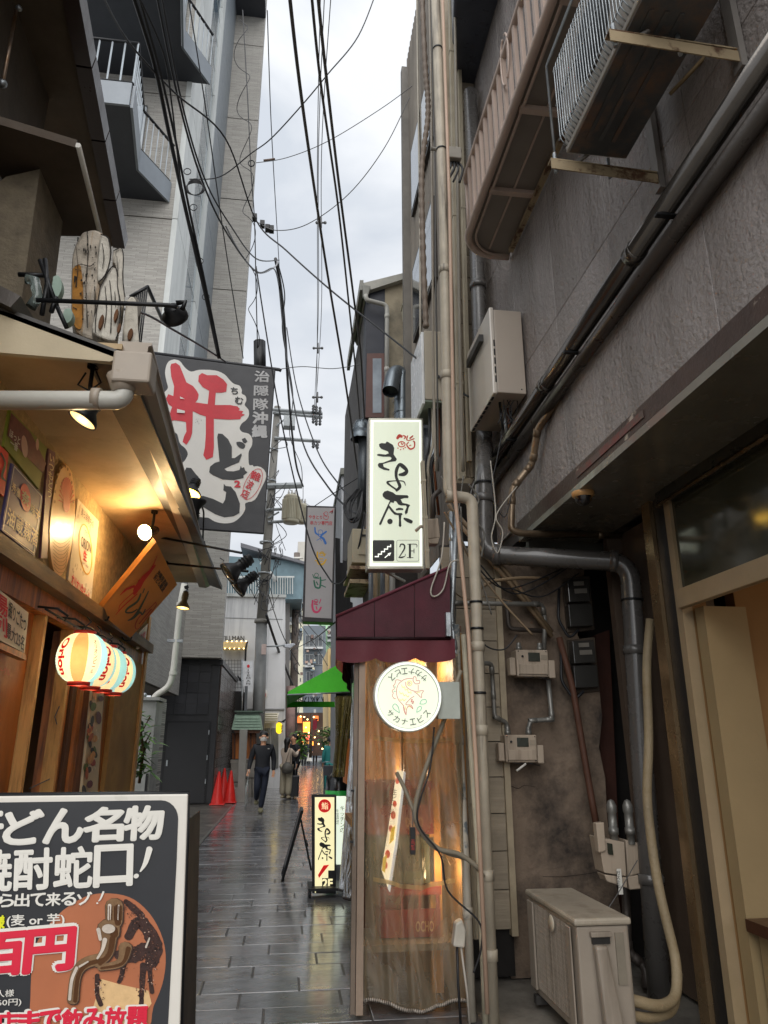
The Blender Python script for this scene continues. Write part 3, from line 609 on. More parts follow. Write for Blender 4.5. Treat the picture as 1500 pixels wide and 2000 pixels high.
i.text('2', *cx([(910, 1400), (965, 1400), (910, 1465)]), bold=.05); i.build('red_brush_mark', redm, e)
i = Ink(pb, .022); i.poly(cx([(332, 510), (385, 537), (335, 532)])); i.poly(cx([(302, 640), (385, 662), (382, 685), (300, 680)])); i.build('white_gap', MC['banner_white'], e)
i = Ink(pb, .006)
i.poly(cx([(735, 900), (780, 905), (840, 960), (880, 1040), (880, 1160), (910, 1160), (980, 1110), (985, 1130), (955, 1205), (870, 1240), (800, 1272), (830, 1298), (900, 1300), (960, 1285), (975, 1240), (985, 1265), (1010, 1255), (1020, 1290), (1045, 1310), (1000, 1345), (1005, 1370), (900, 1392), (780, 1385), (680, 1340), (640, 1310), (650, 1250), (700, 1210), (750, 1195), (735, 1050), (725, 940)]), 0)
i.poly(cx([(928, 992), (960, 986), (1000, 1000), (1022, 1030), (1000, 1062), (960, 1050), (932, 1020)]), 2); i.poly(cx([(985, 960), (1020, 945), (1045, 985), (1020, 1005), (995, 990)]))
i.poly(cx([(795, 1430), (815, 1455), (870, 1460), (920, 1520), (965, 1640), (960, 1740), (900, 1772), (800, 1785), (700, 1750), (600, 1690), (480, 1620), (440, 1560), (580, 1560), (680, 1590), (785, 1640), (808, 1600), (820, 1520), (790, 1500)]), 0)
i.poly(cx([(330, 1340), (370, 1320), (400, 1260), (450, 1265), (500, 1330), (530, 1360), (515, 1500), (420, 1480), (360, 1440)]))
for _ in range(14): i.ell(*cx([(random.uniform(495, 570), random.uniform(740, 800))])[0], .5, .5, 6)
i.text('ち', *cx([(872, 412), (945, 420), (868, 480)]), bold=.03); i.text('む', *cx([(918, 512), (1000, 520), (912, 585)]), bold=.03)
i.build('black_brush_mark', M('banner_ink', '222325', .5), e)
i = Ink(pb, .006)
for k, ch in enumerate('治隠隊沖縄'):
    y0 = [238, 392, 530, 672, 812][k]; h = [115, 105, 120, 120, 125][k]; x0 = 1124 - (y0 - 238) * .045
    i.text(ch, *cx([(x0, y0), (x0 + 152, y0 + 6), (x0 - 3, y0 + h)]), bold=.045 if k > 2 else .022)
i.build('white_characters', M('banner_pale', '9b9b9b', .5), e)
G().tube([pb.at(300, 690, -.03), pb.at(545, 722, -.03), pb.at(549, 724, -.03)], .025, 6).build('top_frame', M('frame_dark', '232326', .5), e)
G().tube([pb.at(507, 668, -.15), pb.at(508, 735, -.15)], .09, 10).build('wrapped_bracket', black_pl, e)
# ================================================================ carved wooden characters on the canopy roof
wm = M('weathered_white_timber', 'b4afa4', .75, var=.25, scale=12, c2='35302b', mixscale=9, thr=.60, streak=True, bump=1.0, bscale=24, soft=.03)
wy = M('stained_yellow_timber', '9a9184', .75, var=.45, scale=9, c2='84602a', mixscale=3.4, thr=.53, streak=True, bump=1.0, bscale=18, soft=.04)
ce = E('carved_sign', tuple(atY(200, 660, 4.6)), 'weathered white carved timber characters standing on the canopy roof', 'sign')
def lump(poly, Y, dep, m, nm='carved_character', dirx=-.25, bev=.025):
    pl = PY(Y); g = G(); g.prism([pl.at(*p) for p in cat_rom(poly + [poly[0]], 3)[:-1]], (dirx * dep, dep, 0)); return g.build(nm, m, ce, bevel=bev)
lump([(160, 452), (186, 447), (206, 460), (214, 490), (208, 530), (196, 545), (200, 600), (210, 660), (170, 660), (142, 632), (140, 520), (146, 480)], 4.30, .22, wy)
lump([(196, 456), (212, 466), (215, 500), (207, 535), (193, 550), (190, 530), (192, 490)], 4.27, .05, wm)
lump([(196, 560), (218, 522), (228, 528), (230, 560), (236, 600), (232, 640), (226, 665), (182, 650), (186, 610)], 4.20, .25, wm)
lump([(222, 488), (236, 483), (241, 500), (240, 545), (244, 580), (236, 600), (229, 560), (226, 520), (220, 510)], 4.45, .3, wm)
lump([(248, 585), (258, 578), (268, 592), (270, 640), (271, 684), (248, 680), (240, 650), (244, 610)], 4.5, .35, wm)
lump([(250, 578), (268, 580), (277, 600), (270, 620), (255, 612)], 4.7, .3, M('grey_timber', '5e5a54', .8, bump=.6))
for (x, y, rx, ry, Y) in ((197, 628, 4, 14, 4.175), (226, 615, 3.5, 12, 4.17), (232, 640, 3, 9, 4.15), (254, 652, 4.5, 11, 4.47)):
    G().prism([PY(Y).at(x + rx * math.cos(a) + .25 * ry * math.sin(a), y - ry * math.sin(a)) for a in [k * .5236 for k in range(12)]], (0, .02, 0)).build('knot_groove', M('brown_groove', '5b3b22', .8), ce)
ink_c = Ink(PY(4.19), .0); ink_y = Ink(PY(4.295), .004); ink_k = Ink(PY(4.29), .006)
for q in ([(196, 560), (218, 522), (228, 528), (230, 560), (236, 600), (232, 640), (226, 665)], [(186, 650), (188, 610), (196, 560)], [(205, 560), (208, 600), (204, 640)], [(214, 548), (218, 590), (216, 650)], [(224, 570), (226, 600)]): ink_c.stroke([(x, y, random.uniform(1.2, 2.6)) for x, y in q], 6, .5)
ink_c.build('carved_edge', M('soot_black', '1c1815', .9), ce)  # dark outlines paint groove shade along the letter edges for a carved look
ink_y.poly([(142, 525), (158, 520), (163, 600), (158, 642), (143, 630), (141, 580)], 3); ink_y.build('yellow_stain', M('old_yellow', '8a5e22', .8, var=.5, scale=14), ce)
for q in ([(148, 478), (152, 520), (149, 560)], [(170, 452), (172, 500), (168, 560), (171, 640)], [(185, 560), (186, 600), (182, 655)], [(146, 520), (160, 516), (175, 520), (186, 512)], [(160, 570), (162, 620)], [(143, 600), (150, 604)]): ink_k.stroke([(x, y, random.uniform(.8, 2.8)) for x, y in q], 6, .6)
for _ in range(46): ink_k.ell(random.uniform(145, 188), random.uniform(465, 650), random.uniform(.4, 2), random.uniform(1, 5), 7)
tag(ink_k.build('soot_marks', M('soot_black', '1c1815', .9), ce), kind='stuff')  # dark crack strokes and specks, painted in as shading of the timber
ik2 = Ink(PY(4.26), .008); ik2.stroke([(197, 458, 2), (212, 466, 3), (216, 500, 2.5), (207, 535, 3), (193, 550, 2.5)], 6, .4); ik2.stroke([(199, 475, 1), (203, 500, 1.4), (200, 525, 1)], 5, .5); ik2.build('carved_edge', M('soot_black', '1c1815', .9), ce)  # painted dark outline stands for shade at the character edge
ik3 = Ink(PY(4.44), .004); ik3.stroke([(222, 490, 2), (236, 484, 2.4), (241, 500, 2), (240, 545, 2.2), (244, 580, 2)], 6, .4); ik3.stroke([(228, 500, 1), (231, 540, 1.2)], 5, .5); ik3.build('carved_edge', M('soot_black', '1c1815', .9), ce)  # edge shade drawn as dark strokes here too
# stacked folding chairs / frames behind
ce = E('roof_clutter', tuple(atY(100, 640, 3.7)), 'dark bracket frame with pale green rounded pads on the canopy roof', 'clutter')
pg = M('pale_green_pad', '7c8f83', .5); P5 = PY(3.75)
def lmp(poly, m, nm, d=.05): G().prism([P5.at(*p) for p in cat_rom(poly + [poly[0]], 3)[:-1]], (0, d, 0)).build(nm, m, ce)
lmp([(104, 540), (114, 538), (120, 550), (119, 568), (108, 585), (100, 580)], pg, 'pad'); lmp([(126, 604), (136, 602), (142, 612), (138, 626), (124, 633), (122, 620)], pg, 'pad')
for a, b in (((78, 508), (112, 600)), ((88, 506), (96, 590)), ((94, 545), (82, 615)), ((36, 536), (85, 538)), ((112, 600), (130, 640)), ((100, 610), (110, 580))):
    G().tube([P5.at(*a), P5.at(*b)], .014, 6).build('bar', black_metal, ce)
G().tube([P5.at(52, 545), P5.at(68, 548), P5.at(74, 580), P5.at(60, 600)], .03, 10).build('bottle_green_glass', M('clear_glass', '7e8a86', .08, var=.1, bump=0, trans=.6), ce)
# ================================================================ TOWER (tiled block) on the left
def tile_mat(name, c1, c2, bw, bh, bump=.5, rough=.75, mortar='6e6b66', axis='Y'):
    m = bpy.data.materials.new(name); m.use_nodes = True; nt = m.node_tree; n = nt.nodes; l = nt.links; b = n['Principled BSDF']
    ge = n.new('ShaderNodeNewGeometry'); mp = n.new('ShaderNodeMapping'); l.new(ge.outputs['Position'], mp.inputs[0]); mp.inputs['Rotation'].default_value = (R(90), 0, 0) if axis == 'Y' else (R(90), 0, R(90))
    sx = n.new('ShaderNodeSeparateXYZ'); l.new(ge.outputs['Position'], sx.inputs[0]); cb = n.new('ShaderNodeCombineXYZ')
    l.new(sx.outputs[0 if axis == 'Y' else 1], cb.inputs[0]); l.new(sx.outputs[2], cb.inputs[1])
    t = n.new('ShaderNodeTexBrick'); l.new(cb.outputs[0], t.inputs[0]); t.inputs['Color1'].default_value = lift(lin(c1)); t.inputs['Color2'].default_value = lift(lin(c2)); t.inputs['Mortar'].default_value = lin(mortar)
    t.inputs['Scale'].default_value = 1; t.inputs['Brick Width'].default_value = bw; t.inputs['Row Height'].default_value = bh; t.inputs['Mortar Size'].default_value = bh * .12; t.inputs['Bias'].default_value = -.1; t.offset_frequency = 2; t.squash = .7; t.squash_frequency = 3
    nz = n.new('ShaderNodeTexNoise'); nz.inputs['Scale'].default_value = .7; nz.inputs['Detail'].default_value = 6; l.new(ge.outputs['Position'], nz.inputs[0]); mr = n.new('ShaderNodeMapRange'); mr.inputs[3].default_value = .75; mr.inputs[4].default_value = 1.2; l.new(nz.outputs[0], mr.inputs[0])
    vm = n.new('ShaderNodeVectorMath'); vm.operation = 'SCALE'; l.new(t.outputs[0], vm.inputs[0]); l.new(mr.outputs[0], vm.inputs[3]); l.new(vm.outputs[0], b.inputs['Base Color']); b.inputs['Roughness'].default_value = rough
    bp = n.new('ShaderNodeBump'); bp.inputs['Strength'].default_value = bump; bp.inputs['Distance'].default_value = .02
    bw_ = n.new('ShaderNodeRGBToBW'); l.new(t.outputs[0], bw_.inputs[0]); l.new(bw_.outputs[0], bp.inputs['Height']); l.new(bp.outputs[0], b.inputs['Normal']); return m
tl_y = tile_mat('split_stone_tile', '98958f', '827f7a', .5, .032, mortar='7a7873'); tl_x = tile_mat('split_stone_tile_side', '94918b', '807d78', .5, .032, axis='X', mortar='7a7873')
tw = E('tiled_tower', (-3, 18, 0), 'tall grey split stone tiled apartment tower on the left', 'building')
zs = [5.75] + [atY(480, y, 20.5).z for y in (1000, 640, 390, 233, 85)] + [31.0]
zs = [3.78, 8.3, 12.0, 15.6, 19.2, 22.7, 26.2, 31]
for a, b in zip(zs, zs[1:]):
    G().box(-3.6, -1.89, 20.5, 20.9, a, b - .035).build('cladding_panel', tl_y, tw); G().box(-3.6, -1.97, 20.9, 21.6, a, b).build('side_wall', tl_x, tw)
for k, (a, b) in enumerate(zip([2.75, 5.6, 9.2, 12.9, 16.5, 20.1, 23.7], [5.6, 9.2, 12.9, 16.5, 20.1, 23.7, 28])):
    G().box(-8, -3.055, 14, 14.3, a, b - .03).build('cladding_panel', tl_y, tw)
G().box(-8, -3.0, 14.3, 20.45, 2.75, 31).build('core_wall', tl_x, tw)
wp = M('white_cladding', 'a7aaa8', .5, var=.06, c2='8f9290', thr=.55, streak=True); gp = M('blue_grey_panel', '5b6268', .4, var=.1); glb = M('tower_glass', '5d6f7c', .08, var=.2, scale=.5, bump=0, spec=.9, coat=.6)
for a, b, m, x, nm in ((13.98, 15.7, wp, -2.93, 'white_panel'), (15.72, 17.2, glb, -2.97, 'stair_glazing'), (17.22, 17.8, wp, -2.92, 'white_fin'), (17.82, 20.45, gp, -2.95, 'grey_panel')):
    for z0, z1 in zip([5.6, 9.2, 12.9, 16.5, 20.1, 23.7], [9.2, 12.9, 16.5, 20.1, 23.7, 31]): G().box(-3.05, x, a, b, z0, z1 - .02).build(nm, m, tw)
G().box(-3.05, -2.94, 13.98, 20.45, 2.75, 5.58).build('lower_siding', tl_x, tw)
for z0 in range(6, 30): G().box(-2.972, -2.962, 15.72, 17.2, z0 + .0, z0 + .03).build('mullion', wp, tw)
# louvre on the lower wall
for k in range(14): G().box(-3.24, -3.04 + .0, 13.97, 13.99, 3.0, 5.3) if 0 else None
lv = G()
for k in range(11):
    z0 = 3.55 + k * .2; G().prism([(-3.5, 13.93, z0), (-3.02, 13.93, z0), (-3.02, 13.99, z0 + .12), (-3.5, 13.99, z0 + .12)], (0, .01, -.02)).build('louvre_slat', M('louvre_dark', '2b2d30', .5), tw)
bd = M('balcony_dark', '2a2d33', .5, var=.12); bl = M('balcony_light', '6a7076', .45, var=.1, c2='646a70', thr=.55, streak=True)
def balcony(z, dx=0):
    base = [(-6.5, 11.42), (-3.52, 11.42), (-3.72, 13.07), (-3.2, 14.0), (-6.5, 14.0)]
    base = [(x + dx, y) for x, y in base]
    G().prism([(x, y, z) for x, y in base], (0, 0, .05)).build('balcony_soffit', bd, tw)
    for a, b in ((0, 1), (1, 2), (2, 3)):
        p, q = V(*base[a], z - .03), V(*base[b], z - .03); nn = (q - p).cross(V(0, 0, 1)).normalized()
        G().obox(p + nn * .01, (q - p), nn * .05, V(0, 0, .55)).build('balcony_fascia', bl, tw)
        G().tube([p + V(0, 0, 1.65), q + V(0, 0, 1.65)], .035, 6).build('handrail', black_metal, tw); G().tube([p + V(0, 0, .62), q + V(0, 0, .62)], .025, 6).build('bottom_rail', black_metal, tw)
        n = max(2, int((q - p).length / (.17 if a else .24)))
        for k in range(n + 1): t = p.lerp(q, k / n); G().tube([t + V(0, 0, .62), t + V(0, 0, 1.64)], .012 if a else .018, 4, smooth=False).build('baluster', M('pale_metal', '9aa0a4', .4, .4), tw)
    G().box(-6.5 + dx, -3.9 + dx, 13.9, 13.96, z + .5, z + 2.6).build('balcony_glazing', M('bright_curtain_glass', 'a7adb1', .3, var=.15), tw)
    G().box(-6.5 + dx, -3.9 + dx, 13.96, 13.99, z + .4, z + 2.7).build('window_frame', bd, tw)
balcony(13.35); balcony(16.95, .65); balcony(20.55, .65)
G().ball(atY(196, 272, 12.6), .12).build('soffit_lamp', M('opal_lamp', '9a9a90', .4), tw)
G().box(-3.6, -1.86, 19.4, 20.49, 27.6, 27.9).build('top_canopy', bd, tw)
def small_balcony():
    pl = PY(9.6); a, b, c_, d_ = pl.at(254, 583), pl.at(288, 560), pl.at(296, 612), pl.at(262, 690)
    e = E('corner_balcony', tuple(d_), 'small dark railed balcony behind the carved timber sign', 'balcony')
    x0, x1, z1, z0 = a.x, b.x, b.z, pl.at(290, 690).z
    G().tube([(x0, 9.6, z1 - .2), (x1, 9.6, z1), (x1 + .08, 10.5, z1)], .03, 6).build('handrail', black_metal, e)
    for k in range(9): G().tube([(x0 + (x1 - x0) * k / 8, 9.6, z0), (x0 + (x1 - x0) * k / 8, 9.6, z1 - .2 * (1 - k / 8))], .012, 4).build('baluster', black_metal, e)
    G().box(x0, x1, 9.6, 10.5, z0 - .1, z0).build('slab', bd, e)
small_balcony()
# ================================================================ black tiled annexe with door
an = E('black_annexe', (-2.6, 24, 0), 'black textured tile annexe with a flush black door', 'building')
bt = M('black_tile', '1d1e21', .4, var=.3, scale=5, bump=.1); bt2 = M('black_tile_ribbed', '202125', .4, var=.3, scale=5)
G().box(-3.75, -1.93, 20.93, 27.2, 0, 3.62).build('core_wall', bt, an)
meshes = {}
def blk(nm, w, h, d, m):
    k = (nm, round(w, 3), round(h, 3))
    if k not in meshes:
        bm = bmesh.new(); bmesh.ops.create_cube(bm, size=1)
        for v in bm.verts: v.co = (v.co.x * w, v.co.y * d, v.co.z * h)
        if nm == 'ribbed_tile':
            for s in range(4):
                r = bmesh.ops.create_cube(bm, size=1)
                for v in r['verts']: v.co = (v.co.x * w * .98, v.co.y * .012 - d / 2 - .006, (v.co.z * .12 + (s - 1.5) * .25) * h)
        me = bpy.data.meshes.new(nm); bm.to_mesh(me); bm.free(); me.materials.append(m); meshes[k] = me
    return meshes[k]
random.seed(11)
dx0, dx1 = -3.22, -2.12
for r in range(13):
    for c in range(6):
        x = -3.72 + c * .31; z = .14 + r * .285
        if x + .3 > -1.88 or (dx0 - .1 < x + .15 < dx1 + .1 and z < 2.2): continue
        o = bpy.data.objects.new('tile', blk('ribbed_tile' if random.random() < .3 else 'plain_tile', .303, .278, .03, bt2)); col.objects.link(o); o.parent = an; o.location = V(x + .15, 20.905 - random.uniform(0, .006), z) - WL[an.name]; WL[o.name] = o.location
for r in range(16):
    for c in range(13):
        o = bpy.data.objects.new('side_tile', blk('side_tile', .458, .218, .03, M('glossy_black_tile', '2a1f1a', .22, var=.25, bump=.25, bscale=12))); col.objects.link(o); o.parent = an
        o.rotation_euler = (random.uniform(-.01, .01), random.uniform(-.01, .01), R(90)); o.location = V(-1.91 + random.uniform(0, .006), 21.15 + c * .465, .115 + r * .225) - WL[an.name]; WL[o.name] = o.location
G().box(-3.78, -1.86, 20.87, 27.25, 3.625, 3.77).build('parapet', bt, an)
d_ = G().box(dx0, dx1, 20.87, 20.9, .03, 2.06).build('door', M('black_door', '17181b', .35, var=.1, bump=.03), an)
G().box(dx0 - .04, dx1 + .04, 20.885, 20.91, .02, 2.11).build('door_frame', black_metal, an)
G().box(dx0 + .05, dx0 + .09, 20.82, 20.87, .95, 1.1).build('handle', steel, d_)
for z in (.5, 1.1, 1.75): G().box(dx1 - .005, dx1 + .02, 20.845, 20.87, z, z + .12).build('hinge', steel, d_)
c_ = atX(468, 1326, -1.8); cam_ = E('security_camera', tuple(c_), 'small dark camera fixed to the end of the black annexe', 'camera')
G().tube([c_, c_ + V(.1, -.1, -.08)], .05, 8).build('housing', black_pl, cam_); G().tube([c_ + V(-.08, 0, .12), c_], .03, 6).build('bracket', black_pl, cam_)
# white downpipe between the bar and the tower
dp = atX(355, 1150, -2.3)
pts = [atY(360, 1140, 13.5), atY(352, 1180, 13.5), atY(338, 1315, 13.5), atY(330, 1342, 13.5), atY(304, 1358, 13.5), atY(296, 1372, 13.5), atY(290, 1560, 13.5)]
pp = E('wall_downpipe', tuple(pts[-1]), 'pale grey downpipe with a swan neck at the tower corner', 'pipe')
G().tube(fillet(pts, .15), .055, 10).build('pipe', M('grey_white_pipe', 'a5a49d', .4), pp)
for q in (1, 2): G().lathe([(.07, -.03), (.07, .03)], pts[q], (0, 0, 1), 12).build('collar', MC['grey_white_pipe'], pp)
G().box(pts[2].x - .15, pts[2].x + .12, 13.45, 13.52, pts[2].z + .55, pts[2].z + .6).build('clip', steel, pp)
# cabinet, plant, small cone beyond the bar
cb = E('meter_cabinet', (-2.2, 12, 0), 'tall grey steel cabinet beside the bar corner', 'cabinet'); c0 = atY(272, 1368, 12.0); c1 = atY(306, 1380, 12.0)
G().box(c0.x, c1.x, 12, 12.6, .05, c0.z).build('casing', M('cabinet_grey', '7d7f7c', .5, c2='5d5e5b', thr=.6), cb, bevel=.01); G().box(c0.x - .04, c1.x + .04, 11.96, 12.64, c0.z + .002, c0.z + .05).build('top', M('cabinet_grey', '7d7f7c'), cb)
G().box(c1.x - .06, c1.x - .03, 11.96, 11.99, .8, 1.1).build('handle', black_pl, cb); G().ball(atY(282, 1358, 12.1), .04).build('knob', steel, cb)
G().box(-2.75, -2.1, 12.8, 13.3, 0, 2.2).build('stub_wall_pier', tl_y, tw)
leafm = [M('leaf_green_%d' % k, c, .4, var=.3, bump=.1) for k, c in enumerate(('3f6a22', '28471a', '5f8a33'))]
def leaf(g, o, d, ln, wd):
    d = Vector(d).normalized(); s = d.cross(V(0, 0, 1)).normalized(); 
    if s.length < .1: s = V(1, 0, 0)
    m = o + d * ln * .5 + V(0, 0, .04 * ln); t = o + d * ln + V(0, 0, -.15 * ln)
    g.add([o, m + s * wd - V(0, 0, wd * .3), m, m - s * wd - V(0, 0, wd * .3), t], [(0, 2, 1), (0, 3, 2), (1, 2, 4), (2, 3, 4)])
def plant(px, pyt, pyb, Y, hw, label, nm='potted_plant', nl=60, cat='plant', kmul=1.):
    b = atY(px, pyb, Y); t = atY(px, pyt, Y); b.z = max(b.z, 0); e = E(nm, tuple(b), label, cat)
    g = G(); g.tube([b, b.lerp(t, .5) + V(.05, 0, 0), t - V(0, 0, .1)], .02, 6)
    for k in range(5): a = b.lerp(t, .3 + .12 * k); g.tube([a, a + V(random.uniform(-hw, hw), random.uniform(-.2, .2), .25)], .008, 5)
    tag(g.build('stem', M('stem_brown', '4a3a24', .8), e))
    gs = [G(), G(), G()]
    for k in range(nl):
        q = b.lerp(t, random.uniform(.12, 1)) + V(random.gauss(0, hw * .45), random.gauss(0, hw * .4), 0); a = random.uniform(0, 6.28)
        leaf(random.choice(gs), q, (math.cos(a), math.sin(a), random.uniform(-.6, .5)), random.uniform(.12, .24) * kmul, random.uniform(.02, .04) * kmul)
    for g_, m in zip(gs, leafm): tag(g_.build('foliage', m, e), kind='stuff')
plant(272, 1395, 1530, 9.6, .16, 'leafy green plant just past the corner of the bar', nl=120)
def cone(loc, label, h=.78, txt=None):
    e = E('traffic_cone', loc, label, 'cone', 'red traffic cones in the alley'); o = Vector(loc); rm = M('cone_red', 'c01f18', .4, var=.12, bump=.03)
    G().lathe([(.17 * h / .78, .03), (.162 * h / .78, .05), (.03, h - .02), (.022, h), (0, h)], o, n=20).build('body', rm, e)
    g = G().box(o.x - .19, o.x + .19, o.y - .19, o.y + .19, o.z + .002, o.z + .03).build('base', rm, e, bevel=.01)
    if txt:
        vs, fs = text_mesh(txt, .04, .95)
        pts = []
        for u, v in vs:
            hh = h * (.78 - .5 * v); rr = .135 + (.03 - .135) * (hh / h) + .006; a = (u - .5) * .5 * .08 / rr; pts.append(o + V(math.sin(a + .1) * rr, -math.cos(a + .1) * rr, hh))
        G().add(pts, fs).build('lettering', white_ink, e)
    return e
q = atZ(424, 1572); cone(q, 'left red cone with white writing by the black wall', .82, '駐\n車\n禁\n止')
q = atZ(448, 1568); cone(q, 'right red cone with white writing by the black wall', .82, '立\n入\n禁\n止')
q = atZ(433, 1563); cone(q + V(0, .35, 0), 'plain red cone half hidden behind two others', .84)
q = atY(291, 1538, 13.2); cone((q.x + .1, 13.2, 0), 'small red cone tip showing above the menu board', q.z + .03 if q.z > .3 else .9)
# ================================================================ RIGHT: building above the recess
orange_peel = M('mauve_brown_render', '827c79', .18, var=.12, scale=2, bump=1.0, bdist=.02, bscale=26, spec=.8, c2='5f5853', mixscale=2.5, thr=.6, streak=True, soft=.2)
rb = E('render_building', (2.0, 2.5, 0), 'mauve brown rendered building overhanging the recess on the right', 'building')
G().box(1.93, 5, -2, 6.35, 3.22, 12).build('core_wall', M('joint_dark', '2a2624', .8), rb)
ys = [-1.2, -.2, .75, 1.7, 2.66, 3.60, 4.52, 5.44, 6.35]; zz = [3.32, 4.62, 6.1, 7.6, 9.2, 11.5]
for a, b in zip(ys, ys[1:]):
    for c, d in zip(zz, zz[1:]): G().box(1.9, 1.935, a + .002, b - .002, c + .002, d - .002).build('render_panel', orange_peel, rb, bevel=.004)
trim = M('chipped_steel_trim', '3c2e28', .4, .35, var=.3, scale=6, c2='9a8f84', mixscale=4.5, thr=.63, soft=.03, bump=.4)
G().box(1.862, 1.93, -1.2, 5.62, 3.20, 3.318).build('lintel_trim', trim, rb)
G().box(1.855, 1.861, 3.35, 4.3, 3.235, 3.28).build('red_paint_patch', M('old_red_paint', '5e2c28', .5, c2='4a3e38', mixscale=14, thr=.48), rb)
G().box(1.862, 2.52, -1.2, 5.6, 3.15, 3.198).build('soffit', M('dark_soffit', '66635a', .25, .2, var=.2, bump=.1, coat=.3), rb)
G().box(1.93, 2.6, 5.55, 5.62, 2.95, 3.149).build('end_board', M('end_board', '494a46', .5, c2='35332f', thr=.5), rb)
# storefront on the inner line
XI = 2.47
def yi(px, py=1500, X=XI): return atX(px, py, X).y
cr_ = M('cream_frame', '84735a', .45, var=.1, c2='7b6c50', thr=.6); ch = M('silver_channel', '8a7458', .25, .8, var=.2, bump=.05)
G().box(2.43, 2.5, yi(1340), yi(1322), 0, 3.15).build('channel', ch, rb)
G().box(2.46, 2.56, yi(1364), yi(1341), 0, 3.15).build('black_jamb', M('jamb_black', '131314', .5), rb)
G().box(2.45, 2.52, yi(1378), yi(1366), 0, 3.15).build('cream_trim', cr_, rb)
zt, zb = atX(1335, 1150, 2.45).z, atX(1335, 1188, 2.45).z
G().box(2.42, 2.47, -1, yi(1379), zb, zt).build('transom_rail', cr_, rb, bevel=.004)
G().box(2.47, 2.49, -1, yi(1379), zt, 3.10).build('transom_glass', M('transom_glass', '2a2a20', .05, var=.15, bump=0, spec=.8), rb)
G().box(2.40, 2.50, -1, yi(1366), 3.08, 3.149).build('header', M('header_dark', '25241f', .3, .4), rb)
G().tube([(2.405, -1, 3.06), (2.405, yi(1366), 3.06)], .012, 6).build('header_bead', ch, rb)
pw = yi(1379) - .02
inn = M('tan_interior', '7a5c38', .7, var=.08, scale=1)
G().box(2.52, 2.80, pw - .1, pw, 0, zb - .003).build('partition', M('cream_partition', '7d6c4e', .6, var=.06), rb)
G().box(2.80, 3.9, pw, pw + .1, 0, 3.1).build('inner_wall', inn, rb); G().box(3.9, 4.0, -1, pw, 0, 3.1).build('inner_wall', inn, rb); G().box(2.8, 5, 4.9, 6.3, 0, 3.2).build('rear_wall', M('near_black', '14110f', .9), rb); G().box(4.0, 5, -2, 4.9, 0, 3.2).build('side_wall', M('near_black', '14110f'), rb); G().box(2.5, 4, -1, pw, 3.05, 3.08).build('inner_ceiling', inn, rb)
zs_ = atX(1412, 1765, 2.6).z
G().box(2.5, 2.95, -1, pw - .12, zs_ - .06, zs_).build('brown_sill', M('sill_brown', '3a2216', .35), rb); G().box(2.56, 2.7, -1, pw - .13, 0, zs_ - .063).build('half_wall', M('cream_partition', '7d6c4e', .6), rb)
G().lathe([(.02, 0), (.06, .15), (.11, .45), (.1, .5)], (3.1, pw - .45, zs_), n=14).build('orange_drape', M('orange_cloth', '8a3a12', .7), rb)
ll = bpy.data.lights.new('interior_light', 'POINT'); ll.energy = 4; ll.color = (1, .72, .42); ll.shadow_soft_size = .15
lo = bpy.data.objects.new('interior_light', ll); col.objects.link(lo); lo.parent = rb; lo.location = V(3.3, 2.6, 2.7) - WL[rb.name]
G().box(2.62, 2.72, pw + .1, 5.4, 0, 3.15).build('inner_wall', M('lining_brown', '4b3f35', .6, var=.2), rb); G().box(2.5, 2.62, pw + .03, pw + .1, 0, 3.15).build('inner_wall', inn, rb)
# dome camera
p = atZ(1138, 962, 3.15); e = E('dome_camera', p, 'small black dome camera under the dark soffit', 'camera')
G().lathe([(.075, 0), (.075, -.02), (.06, -.035)], p, n=24).build('base_ring', M('tan_plastic', 'a57e50', .4), e); G().lathe([(.058, -.03), (.052, -.06), (.03, -.085), (0, -.092)], p, n=24).build('dome', M('dome_black', '0c0c10', .05, bump=0, coat=1), e)
# ================================================================ recess wall with old render
rw = E('recess_wall', (2.1, 5.7, 0), 'stained old brown mortar wall at the back of the recess', 'wall'); YR = 5.6
mort = M('stained_mortar', '67594c', .9, var=.35, scale=1.6, c2='2b2521', mixscale=2.2, thr=.56, bump=1.0, bscale=22, soft=.10)
b0 = atY(988, 1900, YR); rgt = [(1170, 1340), (1176, 1400), (1170, 1460), (1182, 1520), (1186, 1600), (1200, 1700), (1215, 1800), (1228, 2000)]
poly = [V(1.62, YR, -.02)] + [atY(x, y, YR) for x, y in rgt[::-1]] + [atY(1150, 1290, YR), atY(1128, 1240, YR), V(2.45, YR, 3.1), V(1.62, YR, 3.1)]
poly[1].z = -.02
G().prism([(p.x, p.y, p.z) for p in poly], (0, .15, 0)).build('mortar_face', mort, rw)
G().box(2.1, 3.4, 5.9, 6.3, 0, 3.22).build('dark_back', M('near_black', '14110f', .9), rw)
G().prism([atY(1163, 1240, 5.75), atY(1190, 1230, 5.75), atY(1225, 1990, 5.75), atY(1195, 1990, 5.75)], (0, .1, 0)).build('rusty_board', M('rust_board', '34190f', .8, var=.4), rw)
G().prism([atY(1185, 1050, 5.3), atY(1240, 1010, 5.3), atY(1330, 2000, 5.3), atY(1290, 2000, 5.3)], (0, .08, 0)).build('side_lining', M('lining_brown', '4b3f35', .6, var=.2), rw)
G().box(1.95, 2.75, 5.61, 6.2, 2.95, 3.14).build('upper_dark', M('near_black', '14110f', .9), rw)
# cracks
i = Ink(PY(YR), .004); i.stroke([(985, 1533, 1), (1000, 1536, 1.2), (1012, 1540, 1), (1025, 1534, .8), (1045, 1537, .6)]); i.stroke([(1060, 1712, .8), (1100, 1712, 1.0), (1150, 1706, .7), (1178, 1700, .7)]); i.build('crack', M('crack_dark', '1c1512', .9), rw)
